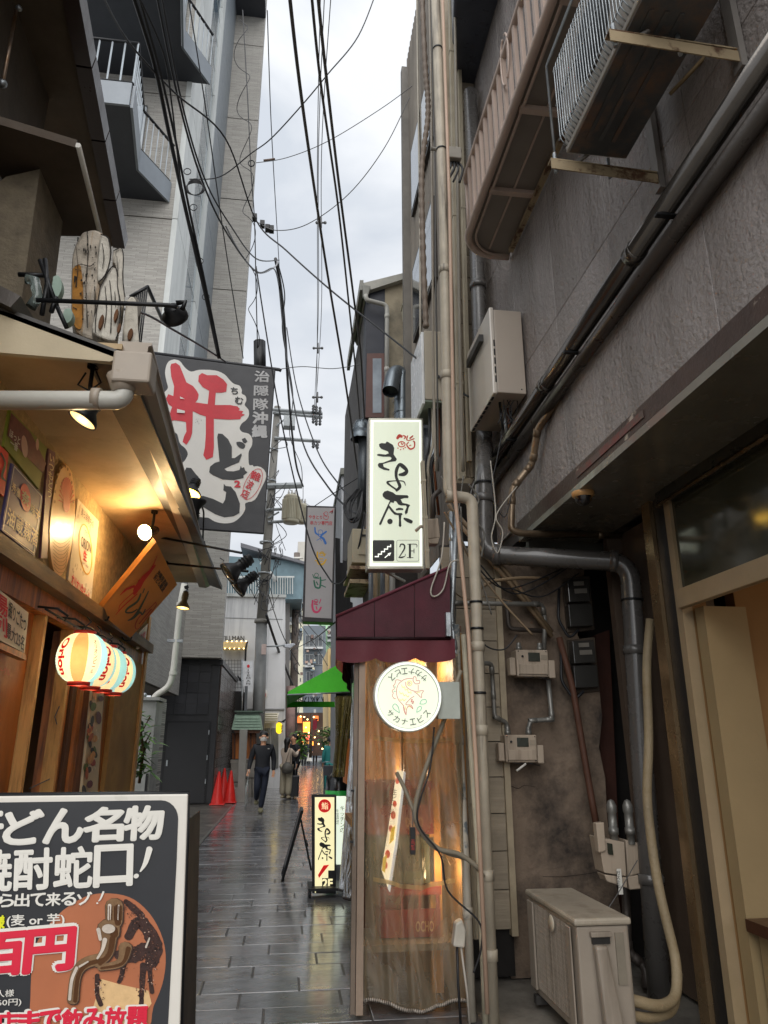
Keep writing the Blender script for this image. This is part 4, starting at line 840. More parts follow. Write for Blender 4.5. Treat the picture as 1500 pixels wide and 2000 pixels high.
# siding strip at the corner of the middle building
mb = E('middle_building', (1.9, 7.4, 0), 'narrow old siding clad building behind the bundle of pipes', 'building')
sid = M('beige_siding', '7f7565', .7, var=.2, c2='5d5448', mixscale=3, thr=.58, streak=True, bump=.35, bscale=14, stretch=(.3, 1, 5))
x0, x1 = atY(950, 1500, YR - .05).x, atY(982, 1500, YR - .05).x
z = .30
while z < 3.05:
    G().box(x0 - .3, x1, YR - .06, YR - .02, z, min(z + .245, 3.1)).build('siding_board', sid, mb); z += .252
G().box(x1, x1 + .045, YR - .09, YR - .01, .26, 3.1).build('corner_trim', M('trim_beige', '8c806b', .5, c2='6b6152', thr=.6), mb)
G().box(x0 - .3, x1 + .03, YR - .02, YR + .3, 0, .3).build('dark_plinth', M('near_black', '14110f', .9), mb)
G().box(x0 - .3, x1 + .03, YR - .0, YR + .05, .3, 3.1).build('backing', M('joint_dark', '2a2624', .8), mb)
YU = 6.36; xl = 1.50; xr = 1.895; zlow = atY(915, 935, YU).z
z = zlow + .02
while z < 11.5:
    G().box(xl, xr, YU, YU + .04, z, z + .275).build('siding_board', sid, mb); z += .285
G().box(xl - .02, xr, YU - .03, YU + .3, zlow - .06, zlow).build('ledge', M('trim_beige', '8c806b', .5), mb)
G().box(xl, 3.5, YU + .041, 8.6, zlow, 11.6).build('core_wall', M('joint_dark', '2a2624', .8), mb)
for xx, w_ in ((.0, .035), (.05, .06), (.16, .02)): G().box(xl + xx, xl + xx + w_, YU - .05, YU - .002, zlow, 11.5).build('conduit_cover', M('trim_beige', '8c806b', .5), mb)
# alley side of the middle building: corrugated sheet, windows
cor = M('corrugated_sheet', '6f685e', .6, var=.2, c2='4e4841', thr=.55, streak=True)
g = G(); y = YU
while y < 8.6:
    g.prism([(xl - .0, y, zlow - .6), (xl - .02, y + .03, zlow - .6), (xl - .02, y + .06, zlow - .6), (xl, y + .09, zlow - .6)], (0, 0, 8.6)); y += .1
tag(g.build('corrugated_cladding', cor, mb), kind='stuff')
for (y0, y1, z0, z1) in ((6.9, 8.2, 4.5, 5.7), (6.8, 8.1, 6.6, 7.6), (6.8, 8.1, 8.6, 9.6)):
    f = G().box(xl - .06, xl - .02, y0 - .06, y1 + .06, z0 - .06, z1 + .06).build('window', M('bronze_frame', '3b3836', .4, .4), mb)
    G().box(xl - .065, xl - .055, y0, (y0 + y1) / 2 - .02, z0, z1).build('pane', glass_d, f); G().box(xl - .065, xl - .055, (y0 + y1) / 2 + .02, y1, z0, z1).build('pane', glass_d, f)
G().box(xl - .12, xl + .3, 8.5, 8.62, 4.2, 11.7).build('edge_flashing', M('flashing', '5a5650', .5), mb)
# ================================================================ pipes
def PP(nm, label, pts, r, mat, bend=.06, collars=(), group=None, cat='pipe', cmat=None, n=12, clips=()):
    P = [atY(*p) if not isinstance(p, Vector) else p for p in pts]
    for p in P: p.z = max(p.z, .0)
    e = E(nm, tuple(P[-1]), label, cat, group)
    fp = fillet(P, bend); G().tube(fp, r, n).build('pipe', mat, e)
    for (k, t) in collars:
        a, b = P[k], P[k + 1]; c = a.lerp(b, t); d = (b - a).normalized()
        G().lathe([(r * 1.02, -.032), (r * 1.16, -.03), (r * 1.16, .03), (r * 1.02, .032)], c, d, n).build('socket', cmat or mat, e)
    for (k, t) in clips:
        a, b = P[k], P[k + 1]; c = a.lerp(b, t); d = (b - a).normalized()
        G().lathe([(r * 1.03, -.008), (r * 1.1, -.008), (r * 1.1, .008), (r * 1.03, .008)], c, d, n).build('band', black_metal, e)
    return e
PP('drain_pipe', 'thick dark grey drain pipe that turns across the recess and down beside the storefront', [(918, 180, 6.15), (945, 860, 6.15), (945, 930, 5.42), (944, 1083, 5.42), (1230, 1098, 4.98), (1255, 1500, 4.98), (1293, 1990, 4.98)], .074, pvc_grey, .16, [(0, .35), (0, .6), (2, .3), (3, .1), (3, .9), (4, .45), (5, .5)], n=20, clips=[(2, .1), (4, .2)])
PP('drain_pipe', 'big beige downpipe with an elbow at the front of the pipe bundle', [(848, -80, 4.8), (866, 400, 4.8), (877, 969, 4.8), (922, 973, 4.8), (938, 1400, 4.8), (962, 2010, 4.75)], .042, pvc_beige, .07, [(1, .25), (1, .62), (2, .05), (3, .7), (4, .05), (4, .55), (4, .8)], group='pipes bundled at the corner', clips=[(0, .4), (0, .8), (3, .5), (3, .62), (3, .9)], n=16)
PP('drain_pipe', 'scuffed grey beige pipe standing just right of the plastic curtain', [(890, 1220, 5.0), (896, 1420, 5.0), (910, 1700, 4.9), (922, 2010, 4.78)], .028, M('scuffed_pipe', '8a8478', .5, c2='4d5356', mixscale=6, thr=.6, soft=.03), .03, [(1, .1), (2, .3)], group='pipes bundled at the corner')
PP('conduit', 'thin pinkish beige conduit running the full height over the big pipe', [(862, -80, 4.72), (878, 400, 4.72), (888, 960, 4.72), (915, 1240, 4.72), (930, 1500, 4.7), (952, 1980, 4.62)], .014, M('pinkish_conduit', '9a8270', .5, var=.15), .1, group='pipes bundled at the corner')
PP('conduit', 'narrow steel conduit behind the big pipe above the awning', [(882, 1000, 5.1), (884, 1170, 5.1)], .02, steel, .03, [(0, .3)], group='pipes bundled at the corner')
PP('conduit', 'pale ribbed conduit crossing the foot of the bundle', [(905, 1240, 4.95), (922, 1500, 4.85), (936, 1700, 4.8), (948, 2000, 4.7)], .018, M('pale_conduit', 'a09a86', .5, c2='6a6558', thr=.6), .05, group='pipes bundled at the corner')
G_ = G(); tr = M('beige_trunking', '8e8674', .5, var=.12, c2='6a6354', thr=.6)
for nm_, lab, x0_, y0_, x1_, y1_, Y, w_ in (('trunking', 'wide ribbed beige trunking right of the scuffed pipe', 912, 1290, 936, 1835, 5.15, .075), ('trunking', 'upper beige trunking beside the dark drain pipe', 880, -60, 902, 935, 5.9, .06), ('trunking', 'slim beige trunking left of the upper big pipe', 826, 900, 836, 1110, 5.4, .03), ('trunking', 'long grey trunking left of the water heater', 893, -60, 918, 900, 6.2, .045)):
    a = atY(x0_, y0_, Y); b = atY(x1_, y1_, Y); e = E(nm_, tuple(b), lab, 'pipe', 'pipes bundled at the corner')
    G().obox(a - V(w_ / 2, 0, 0), V(w_, 0, 0), V(0, .05, 0), b - a).build('cover', tr, e, bevel=.004)
    for q in (-.3, 0, .3): G().obox(a + V(w_ * q - .003, -.006, 0), V(.006, 0, 0), V(0, .006, 0), b - a).build('rib', tr, e)
    for t in (.2, .55, .85): c = a.lerp(b, t); G().box(c.x - w_ * .56, c.x + w_ * .56, Y - .008, Y + .055, c.z, c.z + .02).build('joiner', tr, e)
random.seed(21)
labs = ['grey lead looping highest behind the elbow of the big pipe', 'tan lead curling under the elbow of the big pipe', 'black lead crossing the dark drain pipe below the heater', 'thin grey lead wandering down beside the big pipe', 'dark lead dropping from the ledge to the awning bracket', 'pale lead strung between the pipes at awning height', 'black lead sagging left of the upper gas meter', 'brown lead coiling at the top of the siding strip']
pth = [[(862, 930), (885, 990), (905, 1060), (935, 1120), (960, 1200)], [(868, 1000), (890, 1040), (930, 1110), (985, 1180), (1040, 1240)], [(980, 850), (970, 900), (960, 960), (985, 1010), (1000, 960)], [(900, 990), (905, 1100), (912, 1250), (925, 1400), (930, 1550)], [(905, 930), (895, 1000), (880, 1080), (890, 1180), (885, 1260)], [(880, 1150), (910, 1170), (950, 1165), (1000, 1175)], [(930, 1230), (950, 1262), (985, 1268), (1010, 1240)], [(915, 945), (935, 975), (925, 1010), (945, 1040), (940, 1090)]]
for k, q in enumerate(pth): tag(G().tube(cat_rom([tuple(atY(x, y, 5.0 + .05 * k)) for x, y in q], 7), (.006, .008, .005, .007, .006, .005, .006, .008)[k], 6).build('lead', [M('grey_lead', '5c5a55', .5), M('tan_conduit', '6e5d48'), cable_m, M('grey_lead', '5c5a55')][k % 4]), labs[k], 'cable', 'leads among the pipes')
for k, (x0, x1, Y, r_, c_, lab) in enumerate(((838, 850, 5.5, .012, '7b7468', 'slim grey conduit left of the tall beige pipe'), (886, 905, 5.6, .016, '6a6459', 'dark beige conduit right of the tall beige pipe'), (843, 858, 5.9, .009, '3a3834', 'black lead following the slim grey conduit'), (812, 826, 7.4, .014, '8a8478', 'pale conduit along the far edge of the siding building'))):
    tag(G().tube(cat_rom([tuple(atY(x0 + (x1 - x0) * t + random.uniform(-2, 2), -60 + 980 * t, Y)) for t in (0, .2, .4, .6, .8, 1)], 5), r_, 8).build('conduit', M('conduit_%d' % k, c_, .5, var=.2)), lab, 'pipe', 'conduits running up the siding building')
sbx = E('junction_box', tuple(atY(885, 395, 5.3)), 'grey junction box with black leads on the tall beige pipe', 'box'); p = atY(886, 310, 5.3); G().box(p.x - .06, p.x + .06, 5.22, 5.34, p.z - .06, p.z + .07).build('body', M('jbox', '7c776e', .5), sbx, bevel=.01); G().tube([p + V(-.22, 0, .09), p + V(.08, 0, .10)], .018, 6).build('arm', M('jbox', '7c776e'), sbx)
for k in range(4): G().tube(cat_rom([tuple(p + V(.02 * k - .03, -.02, -.05)), tuple(p + V(-.05 + .04 * k, -.05, -.16)), tuple(p + V(-.14 + .06 * k, -.03, -.30))], 5), [.010, .013, .010, .012][k], 6).build('lead', cable_m, sbx)
# corrugated flexible duct hanging high up
cd = [atY(822, -60, 5.2), atY(830, 120, 5.2), atY(836, 220, 5.2), atY(824, 330, 5.2), atY(826, 480, 5.2), atY(832, 640, 5.2)]
c = cat_rom([tuple(p) for p in cd], 30); e = E('flexible_duct', c[-1], 'ribbed brown flexible duct hanging beside the tall beige pipe', 'duct')
G().tube(c, [.028 if k % 4 < 2 else .022 for k in range(len(c))], 10).build('hose', M('brown_flex', '5f5348', .6, var=.2), e)
PP('gas_pipe', 'galvanised gas pipe with unions beside the maroon awning', [(893, 1000, 5.05), (882, 1200, 5.05), (886, 1250, 4.98), (893, 1300, 5.0), (893, 1420, 5.0)], .02, steel, .04, [(1, .5), (2, .2), (2, .8), (3, .2), (3, .8)], cmat=steel)
PP('gas_pipe', 'galvanised pipe crossing behind the big pipe into the recess', [(886, 1178, 5.1), (1058, 1180, 5.45), (1064, 1205, 5.5), (1062, 1290, 5.5)], .018, M('dull_steel', '6b6a66', .4, .5, var=.3), .04, [(0, .05), (0, .93), (1, .5)])
PP('gas_pipe', 'upper gas pipe elbowing to the meter on the mortar wall', [(990, 1170, 5.5), (993, 1228, 5.5), (1058, 1232, 5.5)], .018, M('dark_gas_pipe', '3a3430', .5, .3), .05)
PP('gas_pipe', 'gas pipe with a valve dropping to the lower meter', [(880, 1292, 5.3), (960, 1296, 5.4), (962, 1330, 5.45), (966, 1400, 5.45), (990, 1412, 5.5), (991, 1445, 5.5)], .017, M('dull_steel', '6b6a66'), .03, [(1, .4), (2, .4), (3, .2), (4, .5)])
PP('gas_pipe', 'stepped gas pipe linking the two meters on the right', [(1070, 1320, 5.5), (1078, 1405, 5.5), (1034, 1408, 5.5), (1032, 1445, 5.5)], .018, M('dull_steel', '6b6a66'), .04, [(0, .9), (1, .1), (1, .85)])
PP('gas_pipe', 'brass toned water pipe snaking along the underside of the render wall', [(1500, 330, 2.75), (1130, 725, 4.35), (1050, 838, 4.9), (1040, 905, 5.1), (1000, 955, 5.15), (998, 1035, 5.15), (1018, 1042, 5.15), (1222, 1046, 5.3)], .028, M('brassy_pipe', '5e5040', .35, .6, var=.3, c2='8a7a66', thr=.6), .05, [(0, .98), (1, .5), (2, .1), (2, .8), (3, .2), (3, .8), (4, .3), (6, .75)])
# big steel tube along the facade
a = atX(1560, 20, 1.80); b = atX(948, 926, 1.80)
e = E('steel_tube', tuple(b), 'long shiny steel tube running along the render wall into the dark drain pipe', 'pipe')
G().tube(fillet([a, b + (a - b).normalized() * .25, b + V(-.1, -.0, -.12), b + V(-.13, 0, -.3)], .08), .055, 18).build('pipe', M('dark_steel_tube', '56524e', .16, .8, var=.2, bump=.03), e)
d = (b - a).normalized()
for t in (.22, .5, .8): c_ = a.lerp(b, t); G().obox(c_ + V(-.07, -.015, -.06), V(.17, 0, 0), V(0, .03, 0), V(0, 0, -.012)).build('clamp', black_metal, e)
for t in (.3, .62, .93): G().lathe([(.058, -.04), (.062, -.04), (.062, .04), (.058, .04)], a.lerp(b, t), d, 18).build('socket', M('dark_steel_tube', '5a5652'), e)
a2 = a + V(.05, .0, -.13); b2 = b + V(.05, 0, -.10)
e = E('steel_tube', tuple(b2), 'second dark tube just under the long shiny one', 'pipe'); G().tube([a2, b2], .045, 14).build('pipe', M('dark_tube2', '3c3733', .3, .4), e)
# conduits crossing diagonally in the recess
for k, (o1, lab) in enumerate(((0, 'upper of two tan conduits slanting down across the recess'), (14, 'lower of two tan conduits slanting down across the recess'))):
    PP('conduit', lab, [(876, 985 + o1, 5.3), (1000, 1130 + o1, 5.45), (1078, 1235 + o1 * .6, 5.5)], .017, M('tan_conduit', '6e5d48', .5, var=.2), .1, group='tan conduits in the recess')
PP('conduit', 'tan hose bowing across the dark recess', [(935, 1150, 5.2), (960, 1135, 5.2), (1020, 1128, 5.3), (1070, 1130, 5.4)], .014, M('tan_conduit', '6e5d48'), .2)
PP('timber_pole', 'reddish brown timber leaning on the mortar wall', [(1092, 1245, 5.52), (1118, 1340, 5.5), (1150, 1530, 5.45), (1170, 1640, 5.4)], .025, M('red_timber', '44291c', .7, var=.3), .1, cat='pole')
PP('flexible_hose', 'thick cream ribbed hose curving down beside the storefront to the air conditioner', [(1270, 1210, 4.7), (1262, 1300, 4.7), (1268, 1450, 4.7), (1262, 1560, 4.7), (1282, 1720, 4.65), (1322, 1880, 4.6), (1322, 1950, 4.5), (1290, 1968, 4.4), (1205, 1945, 4.35)], .03, M('cream_hose', '7d6f57', .6, c2='6c5d42', mixscale=6, thr=.6, bump=.6, bscale=50), .25, cat='hose', n=14)
PP('flexible_hose', 'second cream hose looping low into the air conditioner', [(1325, 1900, 4.62), (1318, 1975, 4.55), (1270, 1992, 4.4), (1205, 1976, 4.3)], .026, MC['cream_hose'], .2, cat='hose', n=14)
PP('drain_pipe', 'dark metal pipe under the white gas meter', [(1222, 1730, 5.3), (1226, 1860, 5.3), (1262, 1890, 5.25), (1268, 1990, 5.2)], .03, M('dark_gas_pipe', '3a3430'), .06, [(0, .9), (1, .5)])
# bundle of grey cables at the curtain corner
def cable(name, label, pts, r, mat=None, group=None, k=8, n=6, cat='cable', ties=()):
    P = [tuple(atY(*p)) if not isinstance(p, Vector) else tuple(p) for p in pts]; c = cat_rom(P, k)
    o = G().tube(c, r, n).build(name, mat or cable_m); tag(o, label, cat, group); return o
gc = M('taupe_cable', '6d6658', .55, var=.15, bump=.2)
cable('thick_cable', 'thick taupe cable looping from the awning to the foot of the pipes', [(900, 1310, 4.72), (870, 1400, 4.68), (835, 1490, 4.66), (812, 1570, 4.66), (815, 1610, 4.66), (850, 1655, 4.66), (900, 1670, 4.68), (940, 1700, 4.7)], .016, gc)
cable('thick_cable', 'shorter taupe cable meeting the tie at the curtain', [(775, 1510, 4.8), (790, 1540, 4.72), (810, 1590, 4.67), (822, 1625, 4.67), (865, 1662, 4.68), (915, 1680, 4.7), (945, 1712, 4.72)], .013, gc)
cable('thin_cable', 'thin black lead hanging past the bottom of the curtain', [(848, 1420, 4.64), (840, 1500, 4.63), (815, 1600, 4.63), (860, 1670, 4.64), (875, 1740, 4.65), (935, 1800, 4.66), (940, 1850, 4.66), (925, 1900, 4.66)], .006)
cable('thin_cable', 'white loop of wire over the maroon awning', [(868, 1020, 4.8), (862, 1090, 4.8), (842, 1150, 4.8), (848, 1165, 4.8), (866, 1150, 4.8), (880, 1100, 4.8), (905, 1095, 4.8)], .006, M('grey_wire', '8a857c', .5))
cable('thin_cable', 'grey loop hanging beside the dark drain pipe', [(958, 900, 4.9), (968, 1000, 4.9), (960, 1050, 4.9), (972, 1080, 4.9), (982, 1040, 4.9), (970, 1005, 4.9), (1010, 950, 4.95)], .005, MC['grey_wire'])
e = E('plug_box', tuple(atY(900, 1850, 4.66)), 'grey weatherproof plug cover hanging from the scuffed pipe', 'plug'); p = atY(901, 1830, 4.66)
G().prism([p + V(-.03, 0, .07), p + V(.01, 0, .09), p + V(.03, 0, .03), p + V(.02, 0, -.06), p + V(-.05, 0, -.05)], (0, .07, 0)).build('cover', M('plug_grey', '9a958a', .4), e, bevel=.01)
G().tube([p + V(-.02, .03, -.05), p + V(-.02, .03, -.25), p + V(-.01, .03, -.48)], .008, 6).build('black_lead', cable_m, e); G().tube([p + V(-.0, .02, -.05), p + V(.03, .02, -.3), p + V(.04, .02, -.48)], .007, 6).build('white_lead', MC['grey_wire'], e)
e = E('hanging_tag', tuple(atY(806, 1650, 4.62)), 'small black control box dangling from the tied cables', 'box'); p = atY(806, 1642, 4.62)
G().box(p.x - .016, p.x + .016, 4.61, 4.64, p.z - .075, p.z + .075).build('case', black_pl, e, bevel=.003); G().tube([p + V(0, 0, .07), p + V(.005, 0, .16)], .003, 5).build('cord', cable_g, e)
text('HILPHI', (803, 1640), (803, 1660), (810, 1640), PY(4.61), MC['faint_red'], e)
# cable tie + plug
# ================================================================ meters
mw = M('meter_beige', '8e8172', .5, var=.08, c2='5f5447', mixscale=14, thr=.62, streak=True, bump=.05)
def gas_meter(cx_, cy_, Y, w_, label, tilt=0, tagp=False):
    k = w_ / 60.0; pl = PY(Y)
    c = pl.at(cx_, cy_); e = E('gas_meter', tuple(c - V(0, 0, .12)), label, 'meter', 'gas meters in the recess')
    s = (pl.at(cx_ + 30, cy_).x - pl.at(cx_ - 30, cy_).x) / 60 * k   # metres per nominal pixel
    def bx(x0, x1, y0, y1, d0, d1, nm, m, bev=.004): return G().box(c.x + x0 * s, c.x + x1 * s, Y - d1, Y - d0, c.z - y1 * s, c.z - y0 * s).build(nm, m, e, bevel=bev)
    bx(-30, 30, -24, 24, -.12, .03, 'body', mw, .008); bx(-26, 26, 2, 20, .031, .045, 'lower_cover', mw)
    bx(-8, 14, -19, -3, .031, .036, 'display', M('lcd_dark', '23261f', .2)); bx(16, 28, -15, -6, .031, .033, 'label_plate', M('label_grey', '7e7466', .5))
    bx(-42, -31, -10, 22, -.06, .02, 'side_unit', mw, .008); bx(31, 43, -6, 26, -.06, .02, 'side_unit', mw, .008)
    G().lathe([(0, 0), (.008, 0), (.008, .012), (0, .012)], V(c.x - 19 * s, Y - .03, c.z + 12 * s), (0, -1, 0), 12).build('reset_button', black_pl, e)
    for x in (-26, 26):
        for z in (-21, 21): G().lathe([(0, 0), (.004, 0), (.004, .006), (0, .006)], V(c.x + x * s, Y - .03, c.z - z * s), (0, -1, 0), 8).build('screw', black_metal, e)
    for x in (-20, 20): G().lathe([(.016, 0), (.024, .0), (.024, .03), (.018, .032), (.018, .06)], V(c.x + x * s, Y + .03, c.z + 24 * s), (0, 0, 1), 10).build('union', M('dull_steel', '6b6a66'), e)
    G().tube([V(c.x - 30 * s, Y - .02, c.z - 22 * s), V(c.x - 5 * s, Y - .02, c.z - 26 * s), V(c.x + 2 * s, Y - .02, c.z - 25 * s)], .003, 5).build('wire', cable_m, e)
    G().tube([V(c.x + 10 * s, Y - .02, c.z - 24 * s), V(c.x + 34 * s, Y - .02, c.z - 30 * s)], .003, 5).build('wire', cable_m, e)
    if tagp: G().tube([V(c.x - 12 * s, Y - .04, c.z - 38 * s), V(c.x + 6 * s, Y - .04, c.z - 26 * s)], .008, 8).build('paper_roll', white_paint, e)
    return e
gas_meter(1038, 1296, 5.45, 62, 'upper beige gas meter on the mortar wall')
gas_meter(1016, 1462, 5.45, 62, 'lower beige gas meter with a small white roll dangling under it', tagp=True)
# side-on meter on the right
e = E('gas_meter', tuple(atY(1205, 1740, 4.95)), 'beige gas meter turned sideways above the air conditioner with a paper tag', 'meter', 'gas meters in the recess'); P = PY(4.95)
def pr(L_, d, nm, m, Y=4.95, bev=.006): return G().prism([PY(Y).at(*q) for q in L_], (0, d, 0)).build(nm, m, e, bevel=bev)
pr([(1168, 1635), (1220, 1645), (1224, 1712), (1180, 1705)], .15, 'body', mw); pr([(1222, 1640), (1252, 1648), (1256, 1705), (1226, 1712)], .17, 'side', mw, 4.99)
pr([(1180, 1708), (1224, 1714), (1226, 1735), (1186, 1722)], .12, 'lower_body', mw); pr([(1226, 1712), (1256, 1708), (1256, 1736), (1230, 1738)], .14, 'lower_side', mw, 4.99)
pr([(1164, 1608), (1180, 1606), (1184, 1662), (1170, 1666)], .06, 'side_unit', mw, 4.93); pr([(1186, 1646), (1196, 1648), (1198, 1670), (1188, 1668)], .004, 'display', M('lcd_dark', '23261f'), 4.935, 0)
for x in (1196, 1228):
    p = atY(x, 1598, 5.0); G().lathe([(.026, -.16), (.026, -.1), (.034, -.1), (.034, -.06), (.028, -.06), (.028, .03), (.034, .04), (.034, .08), (.02, .11), (0, .12)], p + V(0, 0, .0), n=14).build('capped_pipe', M('dull_steel', '6b6a66'), e)
p = atY(1208, 1700, 4.92); G().box(p.x - .014, p.x + .016, 4.915, 4.918, p.z - .14, p.z + .01).build('paper_tag', white_paint, e); text('ガ\nス\n止\n中', (1203, 1700), (1211, 1701), (1204, 1736), PY(4.915), black_ink, e, off=.002)
G().tube([atY(1245, 1680, 4.9), atY(1210, 1740, 4.85), atY(1178, 1790, 4.5)], .003, 5).build('string', cable_g, e)
# meter on the wall above, left of the big pipe
e = E('gas_meter', tuple(atY(845, 1060, 5.6)), 'beige gas meter beside the lit vertical sign', 'meter'); P = 5.6
pr([(832, 1014), (856, 1012), (860, 1050), (836, 1052)], .14, 'body', mw, P); pr([(834, 1053), (858, 1050), (856, 1062), (840, 1062)], .1, 'lower_body', mw, P)
G().tube([atY(833, 1032, 5.55), atY(822, 1028, 5.55), atY(812, 1037, 5.55)], .014, 6).build('lever', mw, e)
G().tube(fillet([atY(845, 1012, 5.65), atY(845, 970, 5.65), atY(860, 958, 5.65)], .05), .022, 10).build('inlet_pipe', M('dark_gas_pipe', '3a3430'), e)
# electric meters in the shadow
for k, (y0, lab) in enumerate(((1130, 'upper black electric meter in the dark gap'), (1250, 'lower black electric meter in the dark gap'))):
    e = E('electric_meter', tuple(atY(1135, y0 + 110, 5.5)), lab, 'meter', 'electric meters in the gap'); dx = k * 10
    pr([(1098 + dx, y0), (1152 + dx, y0 - 6), (1162 + dx, y0 + 100), (1108 + dx, y0 + 106)], .05, 'backboard', M('dark_brown_board', '3a3128', .7), 5.58)
    pr([(1108 + dx, y0 + 2), (1150 + dx, y0), (1154 + dx, y0 + 44), (1112 + dx, y0 + 46)], .10, 'glass_cover', M('meter_cover', '2b2a28', .15, coat=.5), 5.48)
    pr([(1110 + dx, y0 + 50), (1156 + dx, y0 + 48), (1160 + dx, y0 + 92), (1114 + dx, y0 + 94)], .08, 'terminal_box', M('meter_box', '232220', .35), 5.5)
    pr([(1120 + dx, y0 + 6), (1140 + dx, y0 + 5), (1141 + dx, y0 + 13), (1121 + dx, y0 + 14)], .003, 'name_plate', M('dull_plate', '5f5b54', .5), 5.476, 0); pr([(1122 + dx, y0 + 20), (1146 + dx, y0 + 19), (1147 + dx, y0 + 28), (1123 + dx, y0 + 29)], .003, 'dial_plate', M('dull_plate', '5f5b54', .5), 5.476, 0)
    G().tube(fillet([atY(1092 + dx * .4, y0 + 20, 5.52), atY(1090 + dx * .6, y0 + 80, 5.5), atY(1112 + dx, y0 + 118, 5.5), atY(1130 + dx, y0 + 100, 5.5)], .05), .012, 6).build('lead', cable_m, e)
for k, (a, b, c_) in enumerate((((930, 1105, 5.1), (990, 1150, 5.2), (1100, 1110, 5.4)), ((935, 1100, 5.15), (1010, 1160, 5.25), (1130, 1095, 5.4)), ((1000, 1150, 5.3), (1060, 1165, 5.35), (1130, 1120, 5.4)))):
    cable('recess_cable', ('black cable sagging highest in the recess', 'black cable sagging across the recess behind the first', 'short cable sagging before the electric meters')[k], [a, b, c_], .006, group='cables sagging in the recess')
# ================================================================ water heaters
wh = M('heater_beige', '9b9186', .4, var=.05, bump=.02); whf = M('heater_front', 'b3aca2', .12, var=.08, bump=.02, coat=.5)
e = E('water_heater', (1.72, 5.6, 4.3), 'beige wall water heater above the dark drain pipe', 'heater')
xA, xB, yA, yB, zA, zB = 1.60, 1.88, 5.22, 6.0, 4.33, 5.13
G().box(xA + .03, xB, yA, yB, zA, zB).build('casing', wh, e, bevel=.008); G().box(xA - .01, xA + .029, yA - .01, yB + .01, zA - .015, zB + .015).build('front_cover', whf, e, bevel=.01)
G().box(xA - .05, xA - .012, yA + .2, yB - .1, zB - .2, zB - .13).build('exhaust_slot', M('slot_dark', '1b1a19', .4), e)
for k in range(5): G().box(xA + .012, xA + .024, yA - .014, yA - .009, zA + .09 + k * .085, zA + .15 + k * .085).build('side_slot', black_pl, e)
for k in range(8): G().box(xA - .004, xA + .018, yA + .06 + k * .09, yA + .12 + k * .09, zA - .019, zA - .014).build('bottom_slot', black_pl, e)
for k, (dx_, l_, m_) in enumerate(((.1, .25, black_metal), (.15, .3, steel), (.2, .22, M('copper', '5e3a28', .35, .7)), (.24, .35, black_metal))): G().tube([(xA + dx_, 5.4 + k * .05, zA), (xA + dx_ + .01, 5.4 + k * .05, zA - l_)], .012, 8).build('connection', m_, e)
for k in range(5): G().tube(cat_rom([(1.72 + .03 * k, 5.35, zA), (1.7 + .03 * k + random.uniform(-.05, .05), 5.32, zA - .12), (1.7 + random.uniform(-.08, .12), 5.3, zA - .25), (1.72 + .02 * k, 5.4, zA - .1)], 6), .004, 5).build('wire', cable_m, e)
G().lathe([(0, 0), (.006, 0), (.006, .004), (0, .004)], (1.84, yA, zA + .04), (0, -1, 0), 8).build('screw', black_metal, e)
e = E('water_heater', (1.35, 6.9, 4.2), 'smaller water heater with a bright white front left of the tall beige pipe', 'heater'); P6 = 6.3
aa, bb = atY(828, 645, 6.3), atY(856, 790, 6.3); z1, z0 = aa.z, bb.z
G().box(aa.x, bb.x + .05, 6.3, 6.9, z0 + .05, z1).build('casing', M('heater_beige2', '8f8778', .5, var=.08), e, bevel=.008); G().box(aa.x - .03, aa.x - .002, 6.3, 6.95, z0, z1 - .02).build('front_cover', M('heater_white', 'd4d6d6', .25), e, bevel=.006)
G().box(aa.x - .02, bb.x + .04, 6.31, 6.85, z0 + .03, z0 + .048).build('base_plate', M('heater_green', '6a7468', .5), e)
for k in range(4): G().tube(fillet([(aa.x + .06 + k * .03, 6.4, z0), (aa.x + .06 + k * .03, 6.4, z0 - .35 - .05 * k), (aa.x + .0 + k * .03, 6.4, z0 - .6), (aa.x + .02 + k * .04, 6.45, z0 - 1.1)], .08), .014, 6).build('pipe', [black_metal, pvc_beige, black_metal, M('copper', '5e3a28')][k], e)
# ================================================================ overhead air conditioner on brackets
acm = M('ac_grey', '8d8880', .45, var=.1, c2='6e675c', thr=.62, streak=True); rust = M('rusty_bracket', '8a7b62', .55, .3, var=.2, c2='4b3423', mixscale=7, thr=.56, soft=.05)
e = E('air_conditioner', (1.5, 2.5, 4.5), 'outdoor air conditioner on rusty brackets high on the render wall', 'air conditioner')
G().box(1.36, 1.70, 2.0, 2.92, 4.555, 5.2).build('casing', acm, e, bevel=.01)
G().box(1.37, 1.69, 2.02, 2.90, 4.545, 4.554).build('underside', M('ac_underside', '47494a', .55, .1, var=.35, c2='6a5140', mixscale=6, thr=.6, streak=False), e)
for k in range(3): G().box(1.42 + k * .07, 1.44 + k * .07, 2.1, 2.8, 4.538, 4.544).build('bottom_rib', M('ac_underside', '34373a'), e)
for k in range(30):
    y = 2.08 + k * .028; G().tube(fillet([(1.36, y, 5.15), (1.325, y, 5.13), (1.325, y, 4.62), (1.36, y + .005, 4.585)], .02, 2), .0035, 5).build('guard_wire', steel, e)
for z in (4.64, 4.88, 5.12): G().tube([(1.33, 2.06, z), (1.33, 2.92, z)], .0045, 5).build('guard_rail', steel, e)
G().tube([(1.31, 1.98, 5.2), (1.31, 2.95, 5.2), (1.31, 2.95, 4.56)], .008, 6).build('guard_frame', steel, e)
G().lathe([(0, 0), (.2, 0), (.2, -.01), (0, -.01)], (1.352, 2.5, 4.88), (-1, 0, 0), 24).build('fan_opening', M('fan_dark', '1e2022', .6), e)
br = E('ac_bracket', (1.9, 2.93, 4.4), 'rusty bracket at the far end of the overhead air conditioner', 'bracket', 'brackets under the overhead air conditioner')
